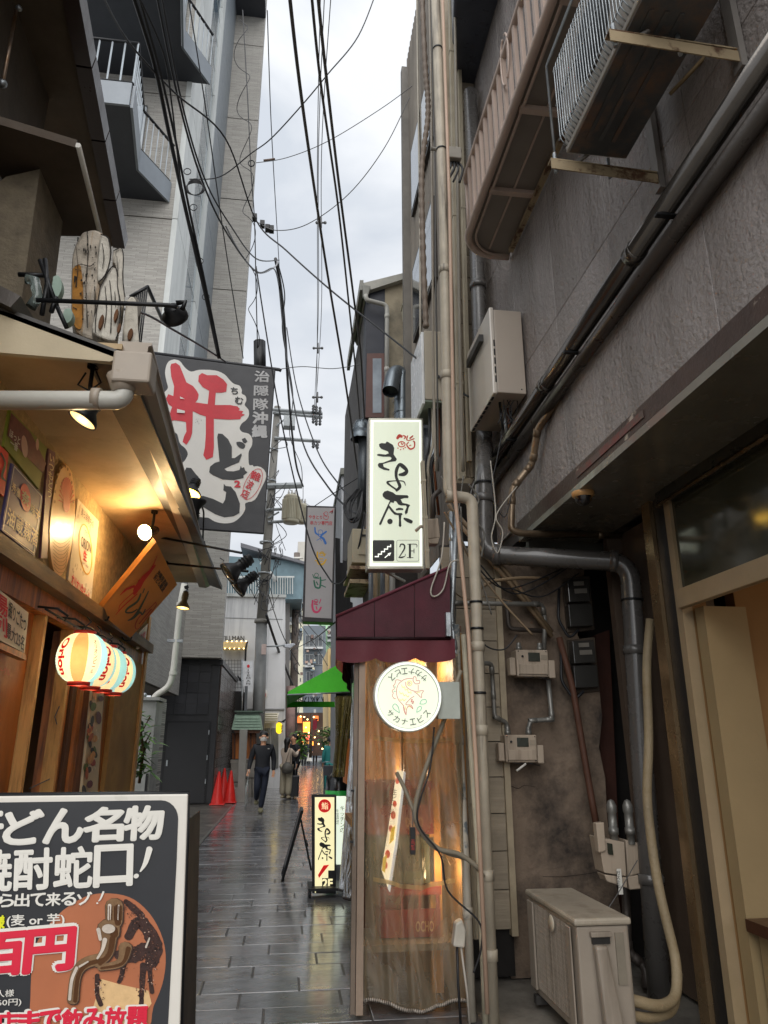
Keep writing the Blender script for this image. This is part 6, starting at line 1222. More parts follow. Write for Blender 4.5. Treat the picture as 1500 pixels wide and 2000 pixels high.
ld = bpy.data.lights.new('dummy', 'POINT'); bpy.data.lights.remove(ld)
# ================================================================ buildings on the right behind the sign
gb = E('gable_building', (1.1, 10, 0), 'narrow beige house with a sloping eave and brown framed window behind the lit sign', 'building'); Yg = 9.4; pg_ = PY(Yg)
mg = M('beige_mortar', '837a68', .85, var=.25, c2='5e584c', thr=.55, bump=.4)
G().prism([pg_.at(750, 560), pg_.at(840, 530), pg_.at(840, 1130), pg_.at(750, 1130)], (0, 1.5, 0)).build('end_wall', mg, gb)
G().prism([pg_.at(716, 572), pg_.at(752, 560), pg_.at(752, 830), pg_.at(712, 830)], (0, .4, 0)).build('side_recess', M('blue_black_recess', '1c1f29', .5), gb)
G().prism([pg_.at(708, 553, .1), pg_.at(840, 520, .1), pg_.at(840, 528, .1), pg_.at(716, 568, .1)], (0, 1.6, 0)).build('roof_edge', M('pale_roof_edge', '8a8880', .5), gb)
wf = G().prism([pg_.at(717, 690, .05), pg_.at(751, 690, .05), pg_.at(751, 815, .05), pg_.at(714, 815, .05)], (0, .05, 0)).build('window', M('brown_window_frame', '4c302a', .5), gb)
G().prism([pg_.at(728, 700, .055), pg_.at(745, 700, .055), pg_.at(745, 806, .055), pg_.at(728, 806, .055)], (0, .01, 0)).build('pane', M('sky_pane', '7a828a', .08, bump=0, var=.3, scale=3, coat=.6), wf)
G().prism([pg_.at(712, 600, -.3), pg_.at(722, 596, -.3), pg_.at(718, 1000, -.3), pg_.at(708, 1000, -.3)], (0, 4, 0)).build('side_board', M('dark_board', '2e2a28', .6), gb)
G().prism([pg_.at(703, 547, .12), pg_.at(710, 547, .12), pg_.at(710, 566, .12), pg_.at(703, 566, .12)], (0, 2.5, 0)).build('gutter', M('gutter_grey', '6e6e68', .5), gb)
G().prism([pg_.at(707, 555, .15), pg_.at(724, 558, .15), pg_.at(720, 575, .15), pg_.at(710, 575, .15)], (0, .12, 0)).build('rain_hopper', M('gutter_grey', '6e6e68', .5), gb, bevel=.01)
PP('downpipe', 'pale downpipe bending below the eave behind the lit sign', [(714, 576, 9.2), (716, 586, 9.2), (756, 596, 9.25), (755, 830, 9.3)], .034, M('pale_grey_pipe', '8d8c86', .45, var=.1), .08, [(2, .1), (2, .55)])
PP('downpipe', 'pale downpipe with a square hopper beside the tall building', [(800, 487, 9.1), (795, 640, 9.1), (794, 760, 9.1)], .034, MC['pale_grey_pipe'], .05, [(0, .4)])
h = atY(797, 612, 9.1); hp = E('rain_hopper', tuple(h), 'square beige rain hopper on the pale downpipe', 'pipe'); G().prism([h + V(-.09, -.08, .08), h + V(.09, -.08, .08), h + V(.07, -.08, -.12), h + V(-.07, -.08, -.12)], (0, .16, 0)).build('box', M('beige_hopper', '94907f', .5), hp, bevel=.008); G().box(h.x - .1, h.x + .1, h.y - .09, h.y + .09, h.z + .081, h.z + .11).build('rim', MC['beige_hopper'], hp)
sp_ = M('spiral_steel', '5a6166', .3, .7, var=.25, scale=2)
e = E('exhaust_duct', tuple(atY(785, 820, 8.6)), 'spiral steel exhaust duct hooked over with an open mouth above the lit sign', 'duct')
D = [atY(785, 1120, 8.6), atY(785, 760, 8.6)] ; top = [atY(785, 738, 8.6), atY(776, 728, 8.6), atY(768, 736, 8.5), atY(762, 765, 8.4)]
c_ = cat_rom([tuple(v) for v in D + top], 6); G().tube(c_, [.105] * len(c_), 20, cap=False).build('tube', sp_, e)
for k in range(14): z = D[0].z + (D[1].z - D[0].z) * k / 14; G().lathe([(.106, -.006), (.110, 0), (.106, .006)], (D[0].x, 8.6, z), n=20).build('seam_ring', sp_, e)
G().lathe([(.0, 0), (.1, 0)], atY(762.5, 762, 8.41), (-.3, -.1, -1), 18).build('mouth', black_pl, e)
e = E('exhaust_hood', tuple(atY(703, 880, 8.8)), 'domed steel exhaust hood left of the lit sign', 'duct'); c_ = atY(706, 840, 8.8)
G().lathe([(.12, -.12), (.12, .0), (.115, .06), (.08, .13), (0, .16)], c_, n=20).build('dome', sp_, e); G().lathe([(.135, -.14), (.135, -.02), (.12, -.02)], c_ + V(-.01, 0, 0), n=20).build('skirt', sp_, e); G().tube([atY(711, 850, 8.8), atY(708, 1000, 8.8)], .075, 16).build('stack', M('dark_stack', '3c4043', .4, .5), e)
e = E('air_conditioner', tuple(atY(703, 1105, 8.4)), 'beige air conditioner on a shelf left of the lit sign', 'air conditioner'); p0, p1 = atY(688, 1032, 8.4), atY(722, 1100, 8.4)
G().box(p0.x, p1.x + .2, 8.4, 9.1, p1.z, p0.z).build('casing', M('ac_beige3', '8c8470', .5, var=.1), e, bevel=.01); G().box(p0.x + .08, p1.x + .2, 8.385, 8.399, p1.z + .1, p0.z - .06).build('side_cover', M('ac_beige3', '8c8470'), e, bevel=.006); G().box(p0.x + .12, p1.x + .1, 8.37, 8.384, p0.z - .1, p0.z - .08).build('handle', black_pl, e)
G().box(p0.x - .03, p1.x + .3, 8.3, 9.3, p1.z - .1, p1.z - .06).build('shelf', rust, e); G().box(p0.x - .02, p1.x + .3, 8.4, 9.3, p1.z - .25, p1.z - .2).build('lower_shelf', rust, e)
gs_ = E('grey_slab_building', tuple(atY(690, 1150, 15)), 'plain pale grey concrete building end left of the lit sign', 'building'); P = PY(15)
G().prism([P.at(667, 920), P.at(760, 915), P.at(760, 1500), P.at(668, 1500)], (0, 4, 0)).build('end_wall', M('pale_concrete', '84868a', .7, var=.12, c2='74767a', mixscale=4, thr=.55), gs_); G().prism([P.at(665, 914, .1), P.at(760, 909, .1), P.at(760, 922, .1), P.at(665, 926, .1)], (0, 4, 0)).build('parapet', M('dark_parapet', '55554f', .6), gs_)
bw_ = E('boarded_facade', tuple(atY(680, 1200, 11)), 'dark timber boards leaning beside the yakitori sign', 'building')
dkw = M('charred_board', '1f1e20', .7, var=.4, stretch=(4, 4, .4), scale=5)
for k, (x0, x1, yt) in enumerate(((655, 664, 1050), (663, 671, 1098), (670, 677, 1094), (677, 684, 1135), (683, 689, 1175))):
    P = PY(10.8 + .15 * k); G().prism([P.at(x0, yt), P.at(x1, yt + 2), P.at(x1 + 4, 1500), P.at(x0 + 2, 1500)], (0, .06, 0)).build('board', dkw, bw_)
for k, (x, c_) in enumerate(((724, M('grey_pipe2', '555b60', .4)), (731, M('beige_pipe2', '8d7a5e', .5)), (738, M('olive_pipe', '6e6a55', .5)), (745, M('grey_pipe2', '555b60')), (756, MC['beige_pipe2']), (766, MC['pale_grey_pipe']))):
    tag(G().tube([atY(x, 1085, 7.6 + .1 * k), atY(x + 1, 1240, 7.6 + .1 * k)], .025 + .008 * (k % 2), 8).build('wall_pipe', c_), ('grey pipe leftmost of the pipes under the lit sign', 'beige pipe second from the left under the lit sign', 'olive pipe third from the left under the lit sign', 'grey pipe fourth from the left under the lit sign', 'beige pipe fifth from the left under the lit sign', 'pale pipe rightmost of the pipes under the lit sign')[k], 'pipe', 'pipes under the lit sign')
G().box(.92, 1.5, 8.3, 9.3, 0, 4.6).build('lower_wall', M('shadow_wall', '2f2b28', .8, var=.3), gb)  # plain dark brown wall below the house
# ================================================================ yakitori sign
YY = 10.2; py_ = PY(YY); e = E('yakitori_sign', tuple(py_.at(622, 1213)), 'tall grey projecting sign with coloured bird figures and red lettering', 'sign')
G().prism([py_.at(598, 987), py_.at(656, 989), py_.at(650, 1216), py_.at(590, 1214)], (.02, .25, 0)).build('case', M('yk_case', '242022', .5), e, bevel=.006)
i = Ink(py_, .004); i.poly([(601, 991), (653, 992), (647, 1208), (595, 1205)]); i.build('face', M('yk_face', '8e8b8c', .35, var=.08, scale=3), e)
text('やきとり', (603, 1006), (629, 1007), (603, 1013), py_, M('yk_red', 'a8262e', .5), e, bold=.02, off=.006); text('串カツ専門店', (606, 1017), (649, 1018), (606, 1025), py_, M('yk_red', 'a8262e'), e, bold=.015, off=.006)
yk = lambda L_: [(400 + a[0] / 3.75, 950 + a[1] / 3.75) + tuple(a[2:]) for a in L_]
def figure(lines, m, nm, rings=()):
    i = Ink(py_, .006)
    for L_ in lines: i.stroke(yk(L_), 5, .1)
    for x, y, r, w_ in rings: i.ring(*yk([(x, y)])[0], r, r, w_)
    i.build(nm, m, e)
figure([[(890, 330, 3), (850, 365, 4), (870, 385, 4.5), (885, 418, 4.5)], [(806, 300, 2.5), (812, 340, 3.5), (835, 355, 2)], [(830, 360, 1.5), (850, 375, 1.5), (820, 395, 1)], [(845, 385, 1), (855, 400, 1)]], M('yk_blue', '1f5aa0', .5), 'blue_bird_figure', [(847, 335, 5, 1)])
figure([[(825, 480, 3), (825, 530, 4), (835, 565, 4.5), (865, 568, 4), (888, 535, 3)], [(840, 490, 3), (870, 490, 3), (875, 510, 3)], [(808, 545, 2), (822, 540, 2)], [(840, 530, 2), (865, 530, 2)], [(845, 548, 2), (862, 548, 2)], [(888, 490, 1), (878, 505, 1.5)]], M('yk_yellow', 'b8901c', .5), 'yellow_bird_figure', [(858, 492, 4.5, 1.2)])
figure([[(790, 645, 1.5), (800, 670, 2)], [(800, 690, 3), (810, 735, 3.5), (840, 742, 3.5), (848, 700, 3.5), (846, 665, 3)], [(850, 690, 1.8), (885, 683, 1.8)], [(850, 722, 2), (884, 738, 2)], [(818, 700, 2.5), (828, 720, 2.5)], [(805, 670, 2.5), (835, 672, 2.5)]], M('yk_green', '1d5a44', .5), 'green_bird_figure', [(818, 650, 4.5, 1.2)])
figure([[(790, 835, 3), (787, 880, 4), (800, 915, 4.5), (830, 918, 4), (852, 885, 3)], [(800, 860, 2.5), (825, 865, 2.5)], [(815, 880, 2.5), (822, 900, 2.5)], [(850, 825, 1.5), (840, 855, 2)], [(800, 845, 2), (820, 845, 2)]], M('yk_pink', 'b03058', .5), 'pink_bird_figure', [(815, 840, 4, 1.2)])
figure([[(875, 205, 1), (872, 235, 1), (900, 240, 1), (905, 215, 1)], [(915, 190, 1.5), (935, 180, 2), (930, 200, 1.5), (940, 165, 1)], [(880, 215, 1), (895, 222, 1)], [(872, 205, 1), (868, 195, 1)]], M('yk_red', 'a8262e'), 'red_mascot_figure', [(888, 200, 4.2, .8)])
# ================================================================ green awning, side street frontage
grn = M('green_canvas', '45b826', .6, var=.1, scale=4, bump=.2, c2='3aa020', thr=.55)
e = E('green_awning', tuple(atY(620, 1380, 10.5)), 'bright green canvas awning over a shop front', 'awning'); Yw = 10.2; P = PY(Yw)
T1, T2, T3, T4 = P.at(561, 1353), P.at(672, 1293), P.at(684, 1352), P.at(561, 1357)
G().prism([T1, T2, T3, T4], (0, .01, 0)).build('side_panel', grn, e); G().obox(T1, T2 - T1, (0, 3.6, 0), (0, 0, .01)).build('top_panel', grn, e)
G().obox(T4 + V(0, 0, -.02), (0, 3.6, 0), (.01, 0, 0), (0, 0, .06)).build('front_edge', grn, e)
G().tube([T4, T3], .012, 6).build('frame_tube', steel, e)
P2 = PY(12.4); G().tube([T4, V(T4.x, 13.8, T4.z), V(T3.x + .2, 13.8, T3.z), T3], .014, 6).build('frame_tube', M('frame_green_dark', '1c3a18', .5), e); G().box(T4.x + .01, T3.x + .2, 13.78, 13.8, T4.z, T4.z + .1).build('far_valance', grn, e)
for k in range(14): y = 12.3; x = T4.x + .2 + k * .03; G().tube([(x, y, T4.z + .1), (x + random.uniform(-.05, .05), y, T4.z + .02)], .006, 4).build('tassel', M('tassel_dark', '12250f', .7), e)
fr = E('shop_frontage', (.85, 14, 0), 'shop frontage under the green awning with a brown box and boards', 'building')
G().box(.92, 1.6, 9.45, 10.1, 0, 2.4).build('pier', M('brown_board_wall', '51402e'), fr)
G().prism([(.98, 10.1, 0), (2.3, 20, 0), (3.3, 20, 0), (2.0, 10.1, 0)], (0, 0, 3.2)).build('front_wall', M('dark_front', '3a2f26', .7, var=.3), fr); G().box(.84, .98, 10.6, 11.2, 1.0, 1.6).build('orange_box', M('lit_box_orange', 'b0662c', .5), fr); G().box(.95, 1.1, 11.5, 13.5, 2.25, 2.4).build('lintel', wood_d, fr)  # front wall, plain orange box and lintel
G().prism([(2.5, 20, 0), (4.6, 36, 0), (6, 36, 0), (4, 20, 0)], (0, 0, 5.2)).build('far_block', M('grey_block', '6b6964', .7, var=.2), fr)
# bunched vinyl beneath green awning
def cf3(u, v):
    a = u * 2 * math.pi; rr_ = (.05 + .10 * v ** 2 + .03 * (1 - v)) * (1 + .25 * math.sin(a * 7)); return V(.72 + rr_ * math.cos(a) * .8 - .08 * (1 - v), 9.3 + rr_ * math.sin(a), 1.15 + .95 * v)
cu3 = E('tied_curtain', (.6, 9.3, 1.1), 'vinyl curtain tied up in a bundle under the green awning', 'curtain'); G().grid(cf3, 60, 14).build('vinyl_bundle', vin2, cu3)
# bin
e = E('litter_bin', tuple(atZ(652, 1560)), 'black bin with a green band beside the floor signs', 'bin'); b = V(.86, 12.2, 0)
G().lathe([(.17, 0), (.21, .65), (.22, .72)], b, n=20).build('body', black_pl, e); G().lathe([(.222, .72), (.228, .82), (.222, .83)], b, n=20).build('green_band', M('green_band', '2fae4a', .35), e); G().lathe([(.225, .83), (.21, .98), (.13, 1.08), (0, 1.10)], b, n=20).build('domed_lid', M('bin_lid', '121214', .2), e)
fl = E('striped_banner', (.62, 11.3, .9), 'small leaning banner in green, white and red', 'banner'); P = PY(12.0)
for (q, c_, nm) in (([(653, 1462), (656, 1460), (654, 1495), (650, 1497)], '1f6a3a', 'green_part'), ([(653, 1470), (660, 1468), (655, 1492), (651, 1492)], 'c8c8c0', 'white_part'), ([(652, 1478), (660, 1474), (655, 1500), (650, 1500)], 'c8261c', 'red_part')):
    G().prism([P.at(*v) for v in q], (0, -.01 - .01 * len(nm) / 10, 0)).build(nm, M(nm, c_, .5), fl)
# bicycle
def bicycle(o, label):
    e = E('bicycle', tuple(o), label, 'bicycle'); o = Vector(o); bmt = M('bike_dark', '25262a', .35, .5); rb_ = M('tyre', '121212', .7)
    for y, nm in ((0, 'wheel'), (1.02, 'wheel')):
        w1 = G().tube([o + V(.33 * 0, y + .32 * math.cos(t), .33 + .32 * math.sin(t)) for t in [k * math.pi / 12 for k in range(25)]], .018, 6).build('wheel', rb_, e)
        g = G()
        for k in range(8): t = k * math.pi / 8; g.tube([o + V(0, y + .3 * math.cos(t), .33 + .3 * math.sin(t)), o + V(0, y - .3 * math.cos(t), .33 - .3 * math.sin(t))], .003, 3)
        tag(g.build('spokes', steel, w1), kind='stuff')
    G().tube([o + V(0, 0, .33), o + V(0, .12, .8), o + V(0, .16, 1.0)], .016, 6).build('fork', bmt, e); G().tube([o + V(0, .12, .78), o + V(0, .52, .36), o + V(0, .7, .82)], .018, 6).build('frame', bmt, e); G().tube([o + V(0, .52, .36), o + V(0, 1.02, .33), o + V(0, .66, .7)], .012, 6).build('rear_stay', bmt, e)
    G().tube([o + V(-.26, .28, 1.02), o + V(-.1, .14, 1.05), o + V(.1, .14, 1.05), o + V(.26, .28, 1.02)], .013, 6).build('handlebar', steel, e); G().box(o.x - .08, o.x + .08, o.y + .6, o.y + .85, .84, .9).build('saddle', black_pl, e, bevel=.02)
    bk = G().box(o.x - .17, o.x + .17, o.y - .25, o.y + .0, .72, .96).build('basket', M('basket_wire', '4a4c50', .4, .5), e); G().tube([o + V(-.02, .3, .33), o + V(.2, .35, .0)], .01, 5).build('stand', bmt, e)
    G().ball(o + V(0, .0, .7), .035).build('headlight', M('bike_lamp', '9a9a98', .2), e)
    return e
b1 = bicycle((1.16, 20.3, 0), 'nearer bicycle parked front on by the bin'); b2 = bicycle((1.42, 27.0, 0), 'farther bicycle half hidden behind the first')
bx2 = E('white_bag_crate', (.52, 13.2, .2), 'wire crate with a white bag in it beside the bin', 'crate'); G().box(.58, .82, 13.1, 13.4, .05, .07).build('tray', black_metal, bx2)
for x in (.58, .66, .74, .82): G().tube([(x, 13.1, .05), (x, 13.1, .4)], .008, 4).build('wire', black_metal, bx2)
G().box(.58, .82, 13.09, 13.11, .39, .41).build('top_rail', black_metal, bx2); G().ball((.7, 13.25, .28), .13).build('white_bag', white_paint, bx2)
# ================================================================ floor signs
YF = 8.5; pf = PY(YF); e = E('floor_sign', tuple(atZ(632, 1757)), 'black framed lit floor sign on castors with brushed characters', 'sign')
bo = pf.at(632, 1745); G().prism([pf.at(609, 1552), pf.at(657, 1553), pf.at(656, 1746), pf.at(610, 1745)], (0, .12, 0)).build('case', black_metal, e, bevel=.006)
i = Ink(pf, .004); i.poly([(615, 1557), (653, 1557), (653, 1700), (641, 1700), (641, 1715), (629, 1715), (629, 1731), (617, 1731), (617, 1744), (615, 1744)]); i.build('lit_face', M('floor_sign_face', 'e8dfae', .4, var=.03, bump=0, emit=.5), e)
kf2 = lambda L_: [(590 + (a[0] - 228) / 2.05 / 8.33 * 2.05 * .52 + 29.5, 1540 + 55.5 + (a[1] - 390) * .0812 + 0) + tuple(v * .075 for v in a[2:]) for a in L_]
kf2 = lambda L_: [(619 + (a[0] - 228) * .0695, 1595.5 + (a[1] - 390) * .0825) + tuple(v * .075 for v in a[2:]) for a in L_]
kiyohara(pf, kf2, ib, e, .008)
i = Ink(pf, .008); i.ell(634, 1574, 12.5, 13, 24); i.poly([(632, 1690), (643, 1689), (623, 1715), (621, 1709)]); i.build('red_mark', M('lit_red', 'd01a1a', .5, bump=0, emit=.3), e)
i = Ink(pf, .011); i.text('鮨', (628, 1567), (641, 1567), (628, 1581)); i.build('seal_character', M('floor_sign_face', 'e8dfae'), e)
text('2F', (630, 1717), (649, 1717), (630, 1733), pf, M('floor_sign_face', 'e8dfae'), e, bold=.04, off=.008)
a = pf.at(601, 1752); G().box(a.x, a.x + .42, YF - .14, YF + .28, .07, .095).build('base_frame', black_metal, e)
for x in (a.x + .02, a.x + .40):
    for y in (YF - .12, YF + .24): G().tube([(x - .012, y, .035), (x + .012, y, .035)], .033, 12).build('castor', black_pl, e)
e = E('floor_sign', tuple(atZ(667, 1720)), 'pale lit floor sign with thin black kana half hidden by the vinyl', 'sign'); P = PY(9.2)
G().prism([P.at(657, 1556), P.at(676, 1556), P.at(676, 1688), P.at(657, 1688)], (0, .1, 0)).build('lit_panel', M('pale_lit', 'e2ecd8', .4, emit=.5, bump=0, var=.03), e); G().prism([P.at(656, 1689), P.at(677, 1689), P.at(677, 1720), P.at(656, 1720)], (0, .1, 0)).build('base', steel, e)
text('キ\nッ\nチ\nン\nの', (664, 1574), (673, 1574), (664, 1626), P, ib, e, off=.004); text('生\n直\n送', (657, 1580), (662, 1580), (657, 1610), P, ib, e, off=.004)
# A-board seen edge on
e = E('a_board', tuple(atZ(578, 1720)), 'black A frame board seen from its edge', 'sign'); P = PY(9.4)
t_, bl_, br_ = P.at(590, 1583), P.at(548, 1732), P.at(608, 1700)
for s in (0, .5): G().tube([t_ + V(0, s, 0), bl_ + V(0, s * 1.0, 0)], .018, 6, smooth=False).build('leg', black_metal, e); G().tube([t_ + V(0, s, -.15), br_ + V(0, s, 0)], .013, 6, smooth=False).build('rear_leg', black_metal, e)
G().prism([t_ + V(-.012, .02, 0), t_ + V(.02, .02, 0), bl_ + (t_ - bl_) * .22 + V(.02, .02, 0), bl_ + (t_ - bl_) * .22 + V(-.012, .02, 0)], (0, .46, 0)).build('panel', M('board_face', '1e1f21', .4), e); G().tube([t_ + (br_ - t_) * .6 + V(0, 0, 0), t_ + (br_ - t_) * .6 + V(0, .5, 0)], .01, 5).build('cross_bar', black_metal, e)
# ================================================================ far background
def facade(name, label, Y, quad, mat, depth=3, cat='building'):
    P = PY(Y); e = E(name, tuple(P.at(*quad[3])), label, cat); G().prism([P.at(*q) for q in quad], (0, depth, 0)).build('wall', mat, e); return e, P
def wins(e, P, rects, fm, gm, d=.04):
    for (x0, y0, x1, y1) in rects:
        f = G().prism([P.at(x0, y0, d), P.at(x1, y0, d), P.at(x1, y1, d), P.at(x0, y1, d)], (0, .03, 0)).build('window', fm, e)
        mx_ = (x0 + x1) / 2; k = .6
        for a, b in ((x0 + k, mx_ - k / 2), (mx_ + k / 2, x1 - k)): G().prism([P.at(a, y0 + k, d + .01), P.at(b, y0 + k, d + .01), P.at(b, y1 - k, d + .01), P.at(a, y1 - k, d + .01)], (0, .008, 0)).build('pane', gm, f)
wb_m = M('white_render', 'c0c1c2', .7, var=.05, scale=1.5, c2='84868a', mixscale=2.5, thr=.6, streak=True)
wb, P = facade('white_building', 'white rendered building with a dark string course behind the street pole', 27.6, [(425, 1163), (557, 1166), (556, 1560), (425, 1560)], wb_m, 6)
G().prism([P.at(424, 1158, .1), P.at(559, 1161, .1), P.at(559, 1167, .1), P.at(424, 1164, .1)], (0, .1, 0)).build('cornice', wp, wb)
G().prism([P.at(440, 1206, .01), P.at(552, 1209, .01), P.at(552, 1210.5, .01), P.at(440, 1207.5, .01)], (0, .03, 0)).build('string_line', M('line_grey', '6e6f70', .7), wb)
G().prism([P.at(460, 1384, .05), P.at(556, 1384, .05), P.at(556, 1387, .05), P.at(460, 1387, .05)], (0, .06, 0)).build('ledge', M('line_grey', '6e6f70'), wb)
text('ITILLMAN', (430, 1242), (477, 1242), (430, 1251), P, M('dark_lettering', '2e2a24', .5), wb, off=.03, bold=.012)
aw2 = G().prism([P.at(428, 1253, .9), P.at(482, 1254, .9), P.at(480, 1266, .9), P.at(428, 1265, .9)], (0, .8, 0)).build('entrance_awning', M('lit_awning', 'b8a678', .6, emit=.15), wb)
bulb = M('festoon_bulb', 'ffcf80', .5, emit=6, var=0, bump=0)
for k in range(12): G().ball(P.at(430 + k * 4.6, 1252.5 if k % 2 else 1266.5, .95), .02, 6).build('bulb', bulb, wb)
G().tube([P.at(483, 1253, .9), P.at(480, 1266, .9), P.at(474, 1430, .9)], .04, 6).build('awning_post', black_metal, wb)
for k in range(9): G().prism([P.at(432 + 0 * k, 1290 + k * 6.5, .3), P.at(472, 1290 + k * 6.5, .3), P.at(472, 1290.8 + k * 6.5, .3), P.at(432, 1290.8 + k * 6.5, .3)], (0, .02, 0)).build('grid_bar', M('grid_grey', '55575a', .5), wb)
for k in range(7): G().prism([P.at(434 + 6 * k, 1288, .3), P.at(434.8 + 6 * k, 1288, .3), P.at(434.8 + 6 * k, 1345, .3), P.at(434 + 6 * k, 1345, .3)], (0, .02, 0)).build('grid_bar', M('grid_grey', '55575a'), wb)
G().prism([P.at(425, 1350, .35), P.at(472, 1350, .35), P.at(472, 1500, .35), P.at(425, 1500, .35)], (0, .1, 0)).build('dark_entrance', M('dark_entrance', '1d1b1a', .6), wb)
G().prism([P.at(500, 1392, .2), P.at(545, 1392, .2), P.at(540, 1412, .5), P.at(505, 1412, .5)], (0, .05, 0)).build('slatted_sign', M('cream_slats', 'a5a090', .5), wb)
for k in range(4): G().prism([P.at(504, 1394 + 4.5 * k, .55), P.at(542, 1394 + 4.5 * k, .55), P.at(541, 1396 + 4.5 * k, .55), P.at(505, 1396 + 4.5 * k, .55)], (0, .02, 0)).build('slat', M('slat_olive', '7a745c', .5), wb)
wins(wb, P, [(512, 1422, 528, 1500), (530, 1422, 544, 1500)], M('frame_grey', '7a7a78', .5), M('door_glass', '5e5f5c', .1, coat=.4))
rs = E('round_wall_sign', tuple(P.at(509, 1371)), 'round white sign with a red ring behind the street pole', 'sign'); c_ = P.at(508, 1357, .5); G().lathe([(0, 0), (.27, 0), (.27, -.06), (0, -.06)], c_, (0, -1, 0), 28).build('disc', white_ink, rs)
i = Ink(PL(c_ + V(0, -.01, 0), (0, -1, 0)), .004); i.ring(508, 1357, 11.5, 12.5, 1.8); i.text('焼', (502, 1350), (514, 1350), (502, 1364)); i.build('red_mark', red_ink, rs)
fb2 = E('banner_flag', tuple(atY(485, 1470, 25)), 'narrow white vertical banner with a red dot left of the street pole', 'banner'); P = PY(25.2); G().prism([P.at(474, 1291), P.at(494, 1291), P.at(493, 1352), P.at(476, 1352)], (0, .02, 0)).build('cloth', M('banner_cloth', 'b5b6b8', .7), fb2); i = Ink(P, .01); i.ell(485, 1301, 2.8, 3.2, 12); i.build('red_dot', red_ink, fb2); text('I\nT\nE\nM\nA\nN', (481, 1307), (489, 1307), (481, 1337), P, M('dark_lettering', '2e2a24'), fb2, off=.01); G().tube([P.at(473, 1288), P.at(472, 1450)], .02, 5).build('pole', steel, fb2)
bb, P = facade('blue_building', 'blue roofed building with a white railing above the white one', 33, [(435, 1085), (560, 1095), (603, 1105), (590, 1170), (435, 1170)], M('blue_cladding', '5c7078', .6, var=.15), 5)
G().prism([P.at(470, 1060, .3), P.at(600, 1098, .3), P.at(603, 1104, .3), P.at(470, 1068, .3)], (0, 5, 0)).build('roof', M('roof_dark_grey', '5a5b60', .5), bb); G().prism([P.at(440, 1125, .2), P.at(575, 1125, .2), P.at(575, 1128, .2), P.at(440, 1128, .2)], (0, .1, 0)).build('rail', wp, bb)
for k in range(28): G().prism([P.at(441 + k * 4.8, 1128, .2), P.at(442.6 + k * 4.8, 1128, .2), P.at(442.6 + k * 4.8, 1160, .2), P.at(441 + k * 4.8, 1160, .2)], (0, .05, 0)).build('railing_bar', wp, bb)
G().tube([P.at(510, 1098, .4), P.at(540, 1135, .4)], .1, 4).build('brace', wp, bb)
far_list = [
 ('beige_tower', 'plain beige tower block at the end of the street', 75, [(582, 1058), (604, 1058), (606, 1480), (580, 1480)], '8d8a84', []),
 ('cream_block', 'cream apartment block with balconies left of the second pole', 62, [(563, 1145), (592, 1147), (592, 1480), (560, 1480)], 'aaa795', [(565, 1160, 576, 1180), (578, 1160, 590, 1180), (565, 1195, 576, 1215), (578, 1195, 590, 1215), (565, 1230, 576, 1250), (578, 1230, 590, 1250), (565, 1270, 576, 1290)]),
 ('grey_blue_house', 'grey blue building with white framed windows above the green awning', 62, [(592, 1222), (636, 1222), (640, 1480), (590, 1480)], '4f565c', [(596, 1240, 612, 1262), (614, 1240, 630, 1262), (596, 1278, 612, 1298), (614, 1278, 630, 1298), (598, 1312, 612, 1330)]),
 ('mint_building', 'pale mint green building with dark balconies on the right', 66, [(625, 1212), (664, 1205), (664, 1480), (628, 1480)], '8fb08f', [(640, 1222, 656, 1228), (640, 1232, 656, 1238), (640, 1242, 656, 1248)]),
 ('ochre_house', 'small ochre house beside the maroon awning', 40, [(640, 1268), (668, 1256), (668, 1480), (642, 1480)], 'b39b6c', [(646, 1275, 650, 1300)]),
 ('distant_hall', 'pale grey block closing the far end of the street', 90, [(540, 1390), (700, 1390), (700, 1470), (540, 1470)], '77787a', [(600, 1400, 612, 1412), (616, 1400, 628, 1412)]),
 ('dark_left_block', 'dark shopfront block beyond the white building', 34, [(548, 1150), (566, 1160), (566, 1500), (548, 1500)], '5c5a58', [])]
for nm, lab, Y, q, c_, wr in far_list:
    e, P = facade(nm, lab, Y, q, M('wall_' + nm, lift(lin(c_), 1.25)[:3], .7, var=.12, scale=.6), 6)
    wins(e, P, wr, M('far_frame', '9a9c9c', .5), M('far_pane', '2f353a', .2), .1)
    for (x0, y0, x1, y1) in wr[:3]: G().prism([P.at(x0 - 1, y1 + 1, .5), P.at(x1 + 1, y1 + 1, .5), P.at(x1 + 1, y1 + 5, .5), P.at(x0 - 1, y1 + 5, .5)], (0, .4, 0)).build('balcony', M('far_frame', '9a9c9c'), e)
for nm, Y, n_, xr_, yr_ in (('grey_blue_house', 62, 26, (592, 638), (1230, 1400)), ('cream_block', 62, 14, (563, 590), (1160, 1400)), ('mint_building', 66, 10, (640, 662), (1225, 1300))):
    e = bpy.data.objects[nm]; P = PY(Y)
    for k in range(n_):
        x = random.uniform(*xr_); y = random.uniform(*yr_); w_, h_ = random.uniform(2, 7), random.uniform(2, 8)
        G().prism([P.at(x, y, .6), P.at(x + w_, y, .6), P.at(x + w_, y + h_, .6), P.at(x, y + h_, .6)], (0, random.uniform(.1, .5), 0)).build(random.choice(('signboard', 'ac_box', 'ledge')), M('clutter_%d' % (k % 7), ('8c8c88', '3c4246', '8a7468', '5c6a74', 'a8a490', '2c2a2a', '5c4a44')[k % 7], .6), e)
